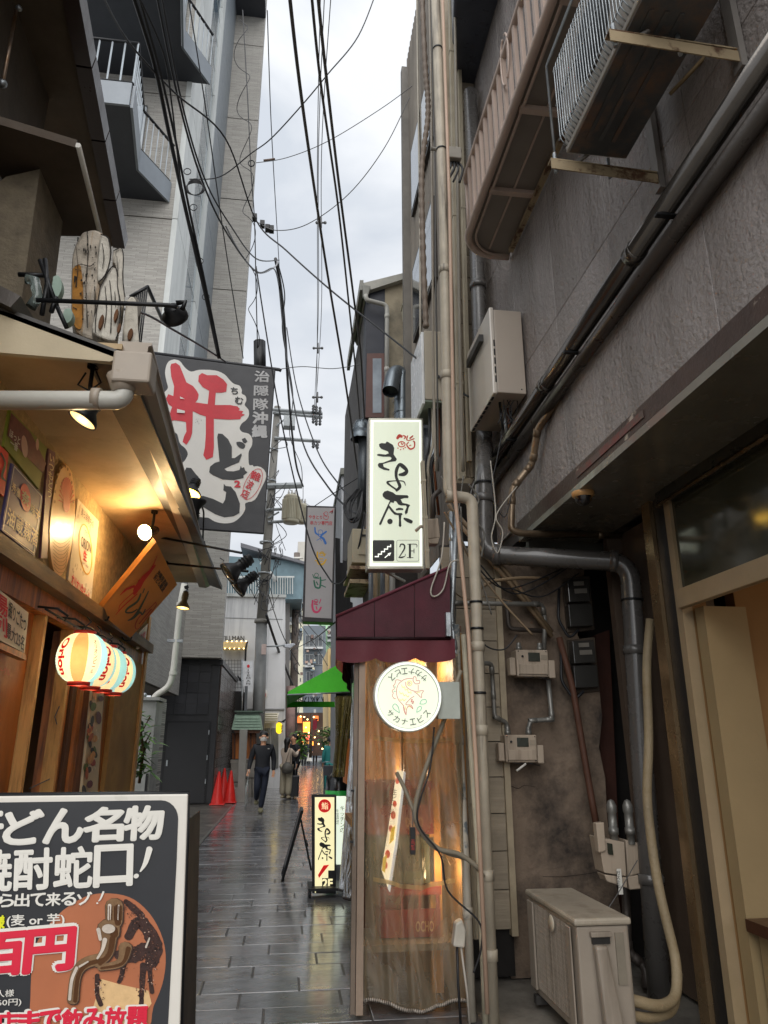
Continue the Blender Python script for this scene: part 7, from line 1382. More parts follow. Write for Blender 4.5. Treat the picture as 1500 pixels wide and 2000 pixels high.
# low shopfronts with warm lights at the far end
warm = M('shop_glow', 'ff9a3a', .5, emit=1.3, var=.6, scale=2, bump=0)
sf, P = facade('lit_shopfront', 'warmly lit shopfront at the far end of the alley', 56, [(575, 1392), (640, 1392), (640, 1476), (575, 1476)], M('shop_dark', '2c1d14', .7, var=.4), 3)
for (x0, y0, x1, y1, m_) in ((592, 1410, 606, 1430, warm), (588, 1436, 610, 1445, M('sign_white_red', 'ff5030', .5, emit=1.3)), (590, 1448, 600, 1460, warm), (576, 1398, 590, 1412, M('window_glow', 'c8662a', .5, emit=.6)), (612, 1398, 622, 1408, M('window_glow', 'c8662a')), (602, 1448, 612, 1456, warm)): G().prism([P.at(x0, y0, .2), P.at(x1, y0, .2), P.at(x1, y1, .2), P.at(x0, y1, .2)], (0, .1, 0)).build('lit_panel', m_, sf)
for k in range(16): G().ball(P.at(580 + random.uniform(0, 55), random.uniform(1396, 1465), .5), .05, 6).build('bulb', bulb, sf)
text('Uーツ', (592, 1437), (606, 1437), (592, 1444), P, white_ink, sf, off=.25, bold=.04)
nr = E('noren', tuple(atY(612, 1430, 36)), 'dark red cloth banner hanging on a post in the far street', 'banner'); P = PY(36); G().prism([P.at(611, 1406), P.at(620, 1406), P.at(618, 1426), P.at(610, 1425)], (0, .03, 0)).build('cloth', M('noren_red', '7a1c2c', .7), nr); G().tube([P.at(610, 1404), P.at(621, 1405)], .03, 5).build('rod', black_metal, nr); G().tube([P.at(609, 1395), P.at(606, 1480)], .08, 6).build('post', M('post_brown', '4a3c30', .6), nr)
yl_ = E('lantern_sign', tuple(atY(550, 1440, 33)), 'yellow oval lit sign beside the white building', 'sign'); P = PY(26.8); 
G().prism([P.at(545 + a[0], 1417 + a[1]) for a in [(6 * math.cos(t) * (1 if 1 else 0), -3 * 0 + (6 * math.sin(t)) + (-0 if math.sin(t) > 0 else -0) + (10 if math.sin(t) > 0 else -0)) for t in [k * math.pi / 8 for k in range(16)]]], (0, .2, 0)).build('body', M('yellow_sign', 'f0c81c', .5, emit=.9, bump=0, var=.05), yl_)
G().prism([P.at(543, 1409), P.at(556, 1409), P.at(556, 1411), P.at(543, 1411)], (0, .25, 0)).build('cap', black_metal, yl_); text('は\nす\nよ', (548, 1416), (553, 1416), (548, 1430), P, ib, yl_, off=.01, bold=.04); G().tube([P.at(551, 1410, -.1), P.at(558, 1405, -.1)], .03, 5).build('arm', black_metal, yl_)
plant(587, 1428, 1488, 30, .25, 'bright green shrub at the left of the far street', 'street_shrub', 240, kmul=1.6); plant(644, 1422, 1462, 30, .5, 'olive green shrub at the right of the far street', 'street_shrub', 240, kmul=1.6)
# ================================================================ stone shrine lantern with green roof
sh = E('stone_shrine', tuple(atZ(478, 1568)), 'small wayside shrine with a pale green copper roof and stone posts', 'shrine'); Ysh = 23.2; P = PY(Ysh); cop = M('verdigris_copper', '7d9482', .6, var=.15, scale=6); stone = M('granite', '76726b', .85, var=.3, scale=8, bump=.8, bscale=30, c2='55524c')
G().prism([P.at(459, 1395), P.at(508, 1397), P.at(512, 1425), P.at(452, 1424)], (0, .9, 0)).build('roof', cop, sh)
for k in range(5): 
    y = 1399 + k * 5.4; x0, x1 = 459 - k * 1.5, 508 + k * .8
    for q in range(7): a = x0 + (x1 - x0) * q / 7; b = x0 + (x1 - x0) * (q + 1) / 7 - .4; G().prism([P.at(a, y, .03), P.at(b, y, .03), P.at(b, y + 4.6, .05), P.at(a, y + 4.6, .05)], (0, .02, 0)).build('roof_tile', cop, sh)
G().prism([P.at(458, 1388, .05), P.at(513, 1388, .05), P.at(513, 1391, .05), P.at(458, 1391, .05)], (0, 1, 0)).build('ridge', M('dark_verdigris', '4d5d52', .6), sh); G().prism([P.at(462, 1391), P.at(506, 1391), P.at(506, 1397), P.at(462, 1397)], (0, .6, 0)).build('ridge_box', M('dark_verdigris', '4d5d52'), sh)
G().prism([P.at(456, 1425), P.at(510, 1426), P.at(506, 1432), P.at(458, 1431)], (0, .7, 0)).build('eave_shadow_board', wood_d, sh); G().prism([P.at(454, 1432, -.3), P.at(500, 1432, -.3), P.at(500, 1482, -.3), P.at(454, 1482, -.3)], (0, .3, 0)).build('shrine_box', wood_o, sh);  # dark brown board under the roof edge, then the shrine box
for x in (456, 472, 488, 498): G().prism([P.at(x, 1432, -.2), P.at(x + 3, 1432, -.2), P.at(x + 3, 1484, -.2), P.at(x, 1484, -.2)], (0, .1, 0)).build('wood_post', wood_d, sh)
G().prism([P.at(450, 1484, -.1), P.at(508, 1484, -.1), P.at(508, 1491, -.1), P.at(450, 1491, -.1)], (0, .6, 0)).build('ledge', stone, sh)
st_ = [(450, 1491, 474, 1528), (474, 1491, 508, 1520), (450, 1528, 470, 1562), (470, 1520, 492, 1562), (492, 1520, 508, 1562)]
for (x0, y0, x1, y1) in st_: G().prism([P.at(x0 + .5, y0 + .5, -.05), P.at(x1 - .5, y0 + .5, -.03), P.at(x1 - .5, y1 - .5, -.05), P.at(x0 + .5, y1 - .5, -.02)], (0, .5, 0)).build('stone', stone, sh, bevel=.02)
P2 = PY(21.3); G().prism([P2.at(468, 1425), P2.at(483, 1425), P2.at(478, 1542), P2.at(464, 1542)], (0, .22, 0)).build('stone_pillar', M('smooth_granite', '7e7c76', .7, var=.15, bump=.3), sh, bevel=.01); G().prism([P2.at(455, 1540), P2.at(481, 1540), P2.at(482, 1569), P2.at(454, 1569)], (0, .4, 0)).build('pillar_base', M('smooth_granite', '7e7c76'), sh, bevel=.01)
G().prism([P2.at(478, 1340), P2.at(484, 1340), P2.at(482, 1388), P2.at(477, 1388)], (0, .06, 0)).build('upper_post', M('dark_post', '4c4f52', .5), sh)
# ================================================================ street poles with transformer
conc = M('pole_concrete', '6f6d68', .8, var=.2, scale=2, c2='57554f', streak=True, bump=.2)
sp0 = E('utility_pole', tuple(atY(500, 1500, 26)), 'concrete utility pole with transformers and tangled cables', 'pole'); Yp = 26
a, b, m_ = atY(500, 1560, Yp), atY(542, 795, Yp), atY(511, 1215, Yp)
G().tube([V(a.x, a.y, 0), m_], [.225, .20], 16).build('steel_sleeve', M('pole_sleeve', '5b5c5b', .55, .2, var=.2), sp0); G().tube([m_, b], [.19, .13], 14).build('shaft', conc, sp0); G().lathe([(.19, -.05), (.26, -.03), (.26, .08), (.19, .1)], m_, n=16).build('collar', conc, sp0)
gal = M('galv_arm', '7e8284', .5, .5, var=.2)
for (x0, y0, x1, y1, r_, nm) in ((533, 800, 630, 808, .07, 'crossarm'), (533, 806, 630, 815, .06, 'crossarm'), (536, 856, 626, 862, .07, 'crossarm'), (540, 832, 562, 814, .035, 'brace'), (520, 950, 590, 948, .12, 'crossarm'), (522, 996, 556, 994, .06, 'transformer_arm'), (524, 1020, 560, 1018, .06, 'transformer_arm'), (524, 1012, 545, 1000, .035, 'brace')):
    G().tube([atY(x0, y0, Yp - .2), atY(x1, y1, Yp - .2)], r_, 6, smooth=False).build(nm, gal, sp0)
tf = M('transformer_paint', '8c8878', .5, var=.12, c2='6b5138', mixscale=5, thr=.66, streak=True)
for (x, y0, y1, r_, yy, lab) in ((568, 968, 1022, .30, Yp - .6, 'transformer'), (588, 985, 1022, .22, Yp - .2, 'transformer')):
    t, b_ = atY(x, y0, yy), atY(x, y1, yy); h = t.z - b_.z; c_ = G().lathe([(0, 0), (r_ * .9, 0), (r_, .08), (r_, h - .1), (r_ * 1.05, h - .08), (r_ * .8, h), (0, h + .02)], b_, n=24).build('transformer', tf, sp0)
    for k in range(18):
        an_ = math.pi * (1.02 + k / 17 * .96); G().obox(b_ + V(math.cos(an_) * r_, math.sin(an_) * r_, .12), V(-math.sin(an_) * .015, math.cos(an_) * .015, 0), V(math.cos(an_) * .05, math.sin(an_) * .05, 0), V(0, 0, h - .3)).build('cooling_fin', tf, c_)
    for k in range(3): G().lathe([(.03, 0), (.05, .03), (.03, .06), (.05, .09), (.03, .12), (.02, .2)], b_ + V(-.12 + .12 * k, -.05, h), n=8).build('bushing', M('porcelain', '8c8a86', .3), c_)
for (x, y) in ((612, 798), (618, 800), (625, 802), (612, 818), (618, 822), (625, 822), (612, 866), (620, 868)):
    G().lathe([(.03, -.2), (.07, -.14), (.04, -.08), (.07, -.02), (.04, .04), (.07, .1), (.03, .16)], atY(x, y, Yp - .3), n=8).build('insulator', M('dark_insulator', '2c2e30', .3), sp0)
G().box(atY(554, 840, Yp).x, atY(576, 840, Yp).x, Yp - .8, Yp - .4, atY(560, 848, Yp).z, atY(560, 828, Yp).z).build('switch_box', gal, sp0)
for k in range(26):
    x = random.uniform(505, 545); y = random.uniform(870, 1180); p = [tuple(atY(x + (530 - y * .022 - 505) * 0 + random.uniform(-22, 22) * (1 - .3 * q / 4), y + random.uniform(-30, 30), Yp - .35 + random.uniform(-.2, .2))) for q in range(5)]
    G().tube(cat_rom(p, 5), .014, 4).build('tangled_wire', cable_m if k % 3 else cable_g, sp0)
for k in range(5): y = 880 + 60 * k; p = atY(537 - (y - 800) * .068, y, Yp); G().lathe([(.2, -.03), (.24, -.03), (.24, .03), (.2, .03)], p, n=12).build('band', gal, sp0)
e = E('street_lamp', tuple(atY(512, 1275, 25.6)), 'street lamp arm with a flat head reaching over the alley', 'lamp'); Yl = 25.6
G().tube([atY(514, 1263, Yl), atY(540, 1262, Yl), atY(556, 1260, Yl)], .03, 6).build('arm', gal, e); pl_ = atY(566, 1260, Yl); G().prism([atY(550, 1259, Yl), atY(574, 1256, Yl), atY(577, 1259, Yl), atY(568, 1266, Yl), atY(556, 1264, Yl)], (0, .25, 0)).build('head', M('lamp_head', '8d9096', .35, .3), e, bevel=.02); G().box(atY(511, 1270, Yl).x, atY(520, 1270, Yl).x, Yl - .15, Yl, atY(515, 1279, Yl).z, atY(515, 1259, Yl).z).build('control_box', M('pinkish_box', '93827c', .5), e)
sp2 = E('utility_pole', tuple(atY(582, 1500, 36)), 'second, farther utility pole wrapped in cables', 'pole'); a, b = atY(570, 1500, 36), atY(580, 1080, 36); G().tube([V(a.x, 36, 0), b], [.24, .16], 10).build('shaft', M('pole_brown', '5d554f', .8, var=.3), sp2)
for y in (1090, 1118, 1148, 1178): G().tube([atY(574, y, 35.8), atY(592, y, 35.8)], .06, 5).build('crossarm', white_paint, sp2)
for k in range(22): 
    y = random.uniform(1130, 1420); p = [tuple(atY(578 + random.uniform(-12, 14), y + random.uniform(-25, 25), 35.6)) for q in range(4)]; G().tube(cat_rom(p, 5), .016, 4).build('tangled_wire', cable_m if k % 2 else cable_g, sp2)
pk_ = E('utility_pole', tuple(atY(555, 1500, 31)), 'pinkish wrapped pole foot beside the couple', 'pole'); G().tube([atY(566, 1500, 31), atY(568, 1340, 31)], .2, 10).build('shaft', M('pink_grey_pole', '7c6560', .7, var=.2, c2='4f4744'), pk_)
wl = E('wall_lamp', (2.45, 27, 3.4), 'warm lamp on the dark block beyond the green awning', 'lamp'); G().box(2.3, 2.6, 26.9, 27.1, 3.4, 3.7).build('housing', black_metal, wl); G().ball((2.3, 27, 3.35), .12).build('bulb', bulb, wl)
ld = bpy.data.lights.new('wall_lamp_light', 'POINT'); ld.energy = 9; ld.color = (1, .5, .18); ld.shadow_soft_size = .4; lo = bpy.data.objects.new('wall_lamp_light', ld); col.objects.link(lo); lo.parent = wl; lo.location = (-.4, 0, -.1)  # made-up lamp, added for the orange reflections on the annexe side tiles
# ================================================================ overhead cables
def C(label, pts, r, mat=None, group='cables over the alley', k=8, n=6): return cable('overhead_cable', label, pts, r, mat, group, k, n)
C('leftmost of the three thick cables down the sky', [(560, -60, 3.2), (590, 200, 4.2), (634, 500, 6.2), (675, 750, 8.0), (700, 930, 9.2), (712, 985, 9.5)], .0125, cable_g)
C('middle of the three thick cables, hanging slack', [(604, -60, 3.4), (626, 160, 4.2), (660, 400, 5.8), (682, 600, 7.2), (698, 760, 8.4), (712, 940, 9.4)], .0105, cable_g)
C('right of the three thick cables down the sky', [(616, -60, 3.4), (634, 120, 4.2), (662, 360, 5.6), (688, 560, 7.0), (705, 700, 8.0), (716, 900, 9.3)], .0125, cable_g)
for k, (x0, x1, x2) in enumerate(((636, 622, 617), (650, 628, 619), (627, 620, 621))): C('thin high wire number %s from the top of the sky to the far pole' % ('one', 'two', 'three')[k], [(x0, -60, 12), (x1, 300, 18), (x1, 600, 24), (x2 - 3, 800, 25.7)], .012, cable_g, 'thin high voltage wires')
C('thin cable rising steeply to the upper right edge of the sky', [(740, -30, 7), (700, 70, 7), (640, 145, 7), (590, 205, 7.2), (530, 270, 7.6), (490, 300, 8), (430, 345, 8.4), (370, 350, 8.6)], .008)
C('wire stretched from the clamp to the tall building on the right', [(500, 318, 8.2), (560, 308, 7.8), (640, 276, 7.4), (740, 215, 7), (805, 168, 6.9)], .005, cable_g)
C('slack wire curving up to the tall building on the right', [(505, 435, 8.6), (540, 450, 8.4), (600, 438, 8), (680, 380, 7.4), (750, 290, 7), (800, 190, 6.9)], .006, cable_g)
C('long cable slanting from the tower to the water heater', [(195, -20, 5), (250, 80, 5.8), (340, 180, 6.6), (440, 270, 7.4), (500, 430, 8.2), (560, 490, 8), (650, 570, 7.5), (770, 665, 6.9), (870, 745, 6.2), (915, 775, 6.0)], .011)
C('thin black line falling along the tower corner', [(522, 20, 12), (530, 250, 15), (543, 480, 20), (552, 640, 23)], .012)
C('drooping cable behind the lit signs to the pole', [(545, 560, 14), (560, 700, 14), (590, 860, 13), (640, 950, 12), (690, 1000, 10.5), (705, 985, 9.6)], .016)
C('second drooping cable towards the lit signs', [(560, 640, 16), (580, 760, 15), (620, 880, 13.5), (665, 950, 11.5), (700, 985, 9.8)], .014)
C('dark cable crossing in front of the yakitori sign', [(500, 520, 8.6), (520, 650, 8.8), (545, 800, 9), (580, 960, 9.2), (610, 1070, 9.2), (640, 1125, 9.2), (655, 1140, 9), (675, 1130, 8.8), (700, 1070, 8.4), (712, 1000, 8.3)], .011)
C('thin straight wire from the yakitori sign to the duct', [(612, 990, 10), (660, 958, 9.6), (705, 930, 9.2)], .006)
C('thin wire at the middle of the sky crossing to the house eave', [(540, 722, 10), (590, 716, 10), (650, 720, 9.8), (703, 712, 9.4)], .006, cable_g)
C('thick black cable bundle falling across the tower on the left', [(250, -40, 5.5), (300, 120, 6.2), (330, 260, 6.8), (365, 420, 7.4), (400, 570, 8.0), (428, 700, 8.6)], .024)
C('second black cable running beside the thick bundle', [(262, -40, 5.5), (310, 130, 6.2), (342, 270, 6.8), (372, 420, 7.4), (404, 570, 8.0), (430, 700, 8.6)], .015)
C('third cable wound along the thick bundle', [(255, -40, 5.4), (318, 100, 6.1), (335, 200, 6.5), (350, 330, 7), (362, 400, 7.3), (396, 540, 7.9), (426, 690, 8.5)], .010)
C('cable leaving the bundle towards the far pole', [(300, -40, 6), (345, 180, 7), (390, 340, 8), (440, 450, 9), (500, 530, 10.5), (535, 525, 12), (545, 560, 14)], .014)
C('cable sweeping under the first to the far pole', [(310, -40, 6), (355, 200, 7), (400, 350, 8), (450, 440, 9), (500, 505, 10.5), (545, 508, 12)], .012)
C('thin wire against the tower wall', [(365, -20, 8), (400, 200, 9), (440, 480, 11), (475, 700, 13)], .010)
C('thin black stay wire rising from the banner to the carved sign', [(205, 600, 5), (280, 612, 6), (340, 645, 7), (400, 680, 8), (440, 706, 9)], .012)
C('wire from the pole down to the annexe', [(505, 1180, 25), (470, 1120, 23), (430, 1090, 20)], .012)
C('bundle dropping from the pole to the second pole', [(520, 1200, 25.5), (540, 1260, 27), (560, 1310, 30), (575, 1345, 33)], .05)
C('thin service wire beside the bundle', [(524, 1160, 25.5), (552, 1240, 27), (585, 1300, 30)], .018)
C('wire fanning from the second pole to the mint building', [(580, 1190, 36), (610, 1230, 36), (650, 1270, 38)], .02, cable_g)
C('second wire fanning over the green awning', [(580, 1210, 36), (612, 1255, 36), (640, 1300, 38)], .02, cable_g)
C('third wire fanning over the green awning', [(582, 1170, 36), (620, 1215, 36), (660, 1250, 38)], .02, cable_g)
C('long wire from the pole to the maroon awning', [(570, 1270, 28), (610, 1250, 20), (655, 1215, 10)], .012)
C('wire from upper left to transformer', [(560, 950, 25.8), (600, 985, 26), (680, 1020, 22)], .012, cable_g)
C('twisted cable bundle dropping from the clamps to the transformer pole', [(538, 505, 13), (548, 560, 14), (556, 640, 16), (563, 760, 19), (572, 860, 22), (580, 915, 24), (592, 950, 25.6)], .035)
C('loosely wound cable around the twisted bundle', [(540, 505, 13), (556, 575, 14), (552, 650, 16), (572, 770, 19), (566, 850, 22), (588, 910, 24), (590, 948, 25.6)], .014)
C('pale twisted cable leading into the bundle', [(440, 440, 9.5), (470, 495, 10.5), (505, 533, 11.6), (538, 520, 12.8), (541, 508, 13)], .014, M('pale_cable', '77777a', .5))
C('thin cable from the bundle end to the lower pole arm', [(592, 950, 25.6), (590, 990, 25.8), (575, 1010, 26)], .012)
# spiral hanger coils along the vertical wires near the tower
e = E('spiral_cable', tuple(atY(505, 700, 9)), 'vertical wire with loose spiral coils beside the tower corner', 'cable')
G().tube(cat_rom([tuple(atY(*q)) for q in ((474, 20, 8.5), (484, 200, 8.5), (490, 330, 8.6), (497, 430, 8.8), (500, 560, 9), (503, 680, 9.2))], 8), .009, 6).build('straight_wire', cable_m, e)
pts = []
for k in range(150):
    t = k / 149; y = 30 + 640 * t; x = 474 + 30 * t + (15 - 6 * t) * math.sin(t * 40) - 6; pts.append(tuple(atY(x, y + 8 * math.cos(t * 44), 8.6 + .5 * t + .08 * math.cos(t * 44))))
G().tube(pts, .006, 5).build('coil', cable_m, e)
e = E('cable_clamp', tuple(atY(492, 330, 8.2)), 'steel eye clamp holding wires at the tower edge', 'clamp'); G().tube([atY(491 + 6 * math.cos(t), 319 + 6 * math.sin(t), 8.2) for t in [k * .5 for k in range(13)]], .009, 5).build('ring', black_metal, e); G().tube([atY(515, 314, 8.1), atY(537, 311, 8.1)], .018, 6).build('turnbuckle', M('rusty_dark', '4a3a30', .5), e)
e = E('cable_clamp', tuple(atY(515, 440, 8.6)), 'cluster of dark clamps on the wires below the eye clamp', 'clamp')
for (x, y) in ((497, 425), (512, 438), (522, 446), (530, 448)): G().box(*[c for c in (atY(x - 4, y, 8.6).x, atY(x + 5, y, 8.6).x)], 8.55, 8.65, atY(x, y + 4, 8.6).z, atY(x, y - 4, 8.6).z).build('clamp_block', black_metal, e)
e = E('cable_coil', tuple(atY(383, 395, 7.3)), 'coil of spare cable hanging on the thick bundle', 'cable')
for k in range(5): G().tube([atY(381 + (15 + k) * math.cos(t), 365 + (16 - k) * math.sin(t) + k, 7.3 + .02 * k) for t in [q * .35 for q in range(19)]], .006, 5).build('loop', cable_m, e)
e = E('cable_coil', tuple(atY(700, 1020, 8.7)), 'big tangle of black cable loops left of the lit sign', 'cable')
for k in range(9):
    x0 = 694 + random.uniform(-4, 8); pts = [(700 + random.uniform(-4, 8), 955, 8.6), (x0 - 10 - k, 985, 8.6), (x0 - 12, 1010, 8.55), (x0 - 2, 1018 + random.uniform(-6, 3), 8.5), (x0 + 8, 1000, 8.5), (708, 960, 8.6)]; G().tube(cat_rom([tuple(atY(*q)) for q in pts], 6), .011, 5).build('loop', cable_m, e)
for k, (y0, y1) in enumerate(((335, 350), (385, 398), (470, 482), (520, 534))): tag(G().tube([atY(366 + k * 12 + 7 * math.cos(t), y0 + 20 * k + 6 * math.sin(t), 7.5 + .2 * k) for t in [q * .5 for q in range(13)]], .006, 5).build('cable_ring', cable_m), ('topmost', 'second', 'third', 'lowest')[k] + ' small hanger ring on the thick cable bundle', 'ring', 'hanger rings on the bundle')
for k, (x, y) in enumerate(((621, 680), (620, 776), (627, 435))):
    e = E('wire_spacer', tuple(atY(x, y, 22)), ('middle', 'lowest', 'highest')[k] + ' insulator cross on the thin high wires', 'insulator', 'insulator crosses on the high wires'); Yw_ = 22 if k < 2 else 18
    G().tube([atY(x - 8, y, Yw_), atY(x + 8, y, Yw_)], .03, 5).build('bar', cable_g, e); G().tube([atY(x, y - 10, Yw_), atY(x, y + 10, Yw_)], .03, 5).build('rod', cable_g, e)
    for dx_ in (-8, 8): G().ball(atY(x + dx_, y, Yw_), .05, 8).build('insulator', cable_g, e)
# ================================================================ near menu board, lower left
Yn = 2.0; nrm = V(0, -1, 0); pn = PL((0, Yn, 0), nrm)
e = E('menu_board', tuple(pn.at(180, 2200)), 'large black menu board with white brush lettering and a tap photograph, nearest to the viewer', 'sign')
G().prism([pn.at(-60, 1556), pn.at(367, 1551), pn.at(364, 1640), pn.at(340, 2330), pn.at(-60, 2330)], (0, .025, 0)).build('white_board', M('board_white', 'b2aea6', .45, var=.06, c2='8a867c', mixscale=4, thr=.66, bump=.05), e, bevel=.003)
G().tube([pn.at(-60, 1553, -.012), pn.at(369, 1549, -.012), pn.at(366, 1640, -.012), pn.at(341, 2330, -.012)], .006, 6).build('thin_frame', black_metal, e)
G().prism([pn.at(366, 1600, -.03), pn.at(369, 1600, -.03), pn.at(350, 2330, -.03), pn.at(338, 2330, -.03)], (0, .25, 0)).build('rear_leaf', M('board_back', '141416', .6), e)
i = Ink(pn, .0012); i.poly([(-60, 1568), (315, 1563)] + [(348 - 33 + 33 * math.sin(R(a)), 1563 + 36 - 36 * math.cos(R(a))) for a in (15, 30, 45, 60, 75, 90)] + [(345, 1680), (322, 2120), (-60, 2120)]); i.build('black_field', M('board_black', '26272a', .32, var=.12, bump=.02), e)
# photograph of the tap: flat print
i = Ink(pn, .0016)
pc = [(60 + 0, 1925), (68, 1850), (110, 1790), (165, 1752), (215, 1745), (262, 1757), (300, 1795), (322, 1850), (320, 1910), (300, 1965), (270, 2020), (80, 2020)]
i.poly(pc, 4); i.build('photo_ground', M('photo_terracotta', '8f5538', .4, var=.12, scale=8, bump=0), e)
i = Ink(pn, .0019); i.poly([(180, 1975), (198, 1912), (232, 1922), (290, 1935), (296, 1960), (260, 2010), (170, 2010)], 0); i.build('photo_tray', M('photo_tray', 'b3946a', .4, var=.2, scale=20), e)
i = Ink(pn, .0024)
for L_ in ([(245, 1760, 9), (262, 1775, 14), (278, 1790, 12)], [(250, 1830, 16), (272, 1800, 22), (292, 1822, 26), (302, 1850, 30), (296, 1880, 26)], [(285, 1800, 10), (300, 1830, 12)], [(280, 1885, 14), (277, 1930, 10), (276, 1962, 9)], [(292, 1890, 11), (294, 1915, 8), (297, 1938, 9)], [(243, 1880, 10), (236, 1910, 9), (232, 1918, 8)], [(190, 1905, 9), (190, 1940, 9), (197, 1962, 10)], [(230, 1865, 18), (262, 1865, 30), (285, 1855, 30)]): i.stroke(L_, 6, .12)
i.build('photo_dark_handle', M('photo_dark', '2e1c18', .3, var=.4, scale=40), e)
random.seed(5)
sp_path = [(252, 1775), (262, 1795), (270, 1790), (285, 1815), (298, 1835), (302, 1860), (298, 1885), (284, 1870), (262, 1866), (240, 1868), (278, 1905), (276, 1935), (294, 1915), (237, 1895), (192, 1925), (193, 1950)]
for nm_, c_, n_, of in (('photo_handle_speck', '5a3a2c', 150, .0046), ('photo_handle_glint', '9a8070', 34, .0050), ('photo_handle_deep', '140c0c', 90, .0042)):
    i = Ink(pn, of)
    for k in range(n_): x, y = random.choice(sp_path); i.ell(x + random.gauss(0, 7), y + random.gauss(0, 8), random.uniform(.5, 2.2), random.uniform(.4, 1.6), 6, random.uniform(0, 3)); i.off = of + .00001 * k
    tag(i.build(nm_, M(nm_, c_, .35, bump=0), e), kind='stuff')
brs = [[(223, 1768, 34), (223, 1800, 32)], [(212, 1812, 44), (214, 1822, 40)], [(213, 1830, 30), (208, 1860, 26), (190, 1880, 22)], [(200, 1872, 22), (165, 1882, 22), (148, 1905, 21), (142, 1953, 22)], [(195, 1890, 12), (235, 1880, 17), (245, 1850, 26)]]
i = Ink(pn, .0051)
for q in brs: i.stroke([(x + 1, y + 1, w_ * 1.13) for x, y, w_ in q], 5)
i.build('photo_edge_shadow', M('photo_edge', '2c1a10', .4, bump=0), e)
i = Ink(pn, .0061)
for q in brs: i.stroke([(x + w_ * .22, y + w_ * .1, w_ * .38) for x, y, w_ in q], 5)
for x_ in range(7): i.stroke([(209 + x_ * 4.6, 1770, 1.6), (209 + x_ * 4.6, 1797, 1.6)], 1)
i.build('photo_brass_shade', M('photo_brass_dark', '4a2e18', .3, .4, bump=0), e)
i = Ink(pn, .0055)
for q in brs: i.stroke(q, 5)
i.build('photo_brass', M('photo_brass', '7d6248', .2, .55, var=.35, scale=30, bump=.1, bscale=30), e)
i = Ink(pn, .0069); i.stroke([(214, 1768, 7), (213, 1795, 6)]); i.stroke([(232, 1768, 3), (231, 1796, 3)]); i.ell(212, 1814, 13, 9); i.stroke([(192, 1815, 8), (196, 1835, 6)]); i.stroke([(205, 1835, 9), (200, 1855, 6), (190, 1872, 4)]); i.stroke([(150, 1890, 6), (140, 1915, 6), (136, 1952, 6)]); i.stroke([(172, 1878, 3), (155, 1888, 4)]); i.stroke([(285, 1850, 4), (292, 1832, 3)]); tag(i.build('photo_highlight', M('photo_silver', 'b3a89c', .2, .3, var=.2, scale=30), e), kind='stuff')
def brush(s, tl, tr, bl, mat, nm, bold=.03, out=None, gap=0, off=.0042):
    n = len(s); g = G(); g2 = G()
    for k, chh in enumerate(s):
        u0, u1 = k / n + gap / n / 2, (k + 1) / n - gap / n / 2
        f = lambda u, v: (tl[0] + (tr[0] - tl[0]) * u + (bl[0] - tl[0]) * v, tl[1] + (tr[1] - tl[1]) * u + (bl[1] - tl[1]) * v)
        text(chh, f(u0, 0), f(u1, 0), f(u0, 1), pn, None, None, bold=bold, off=off + .00003 * k, g=g, jit=.0012)
        if out: text(chh, f(u0 - .01, -.03), f(u1 - .01 , -.03), f(u0 - .01, .97), pn, None, None, bold=bold + .045, off=off - .0012, g=g2)
    if out: g2.build(nm + '_outline', out, e)
    for k in range(1): return g.build(nm, mat, e)
bwht = M('board_letter_white', 'c9c6be', .45, var=.04, bump=0); bred = M('board_letter_red', 'b01830', .45, var=.04, bump=0)
brush('肝どん名物', (-70, 1588), (322, 1574), (-74, 1652), bwht, 'headline', .042, gap=.07)
brush('焼酎蛇口', (-52, 1664), (262, 1650), (-55, 1742), bwht, 'headline', .03, gap=.09)
i = Ink(pn, .0045); i.stroke([(292, 1658, 12), (284, 1685, 9), (274, 1702, 3)]); i.ell(266, 1711, 5.5, 4.5, 14, -.5); i.stroke([(202, 1742, 4), (196, 1756, 3), (192, 1760, 1)]); i.ell(190, 1764, 2, 1.6); i.build('exclamation_mark', bwht, e)
brush('卓から出て来るゾ', (-62, 1748), (181, 1742), (-64, 1773), bwht, 'subtitle', .028, gap=.08)
brush('様', (-14, 1790), (9, 1788), (-15, 1816), M('board_letter_yellow', 'c8c81c', .45, bump=0), 'yellow_character', .04)
text('(麦 or 芋)', (14, 1787), (126, 1784), (13, 1812), pn, bwht, e, bold=.02, off=.0045)
brush('百円', (-42, 1828), (148, 1812), (-50, 1908), bred, 'price', .045, out=bwht, gap=.04, off=.0055)
text('一人様', (-26, 1936), (28, 1932), (-27, 1950), pn, bwht, e, bold=.008, off=.0045); text('660円)', (-16, 1953), (42, 1950), (-17, 1968), pn, bwht, e, bold=.008, off=.0045)
brush('当店まで飲み放題', (-48, 1980), (290, 1966), (-50, 2022), bred, 'footer', .04, out=bwht, gap=.05, off=.0055)
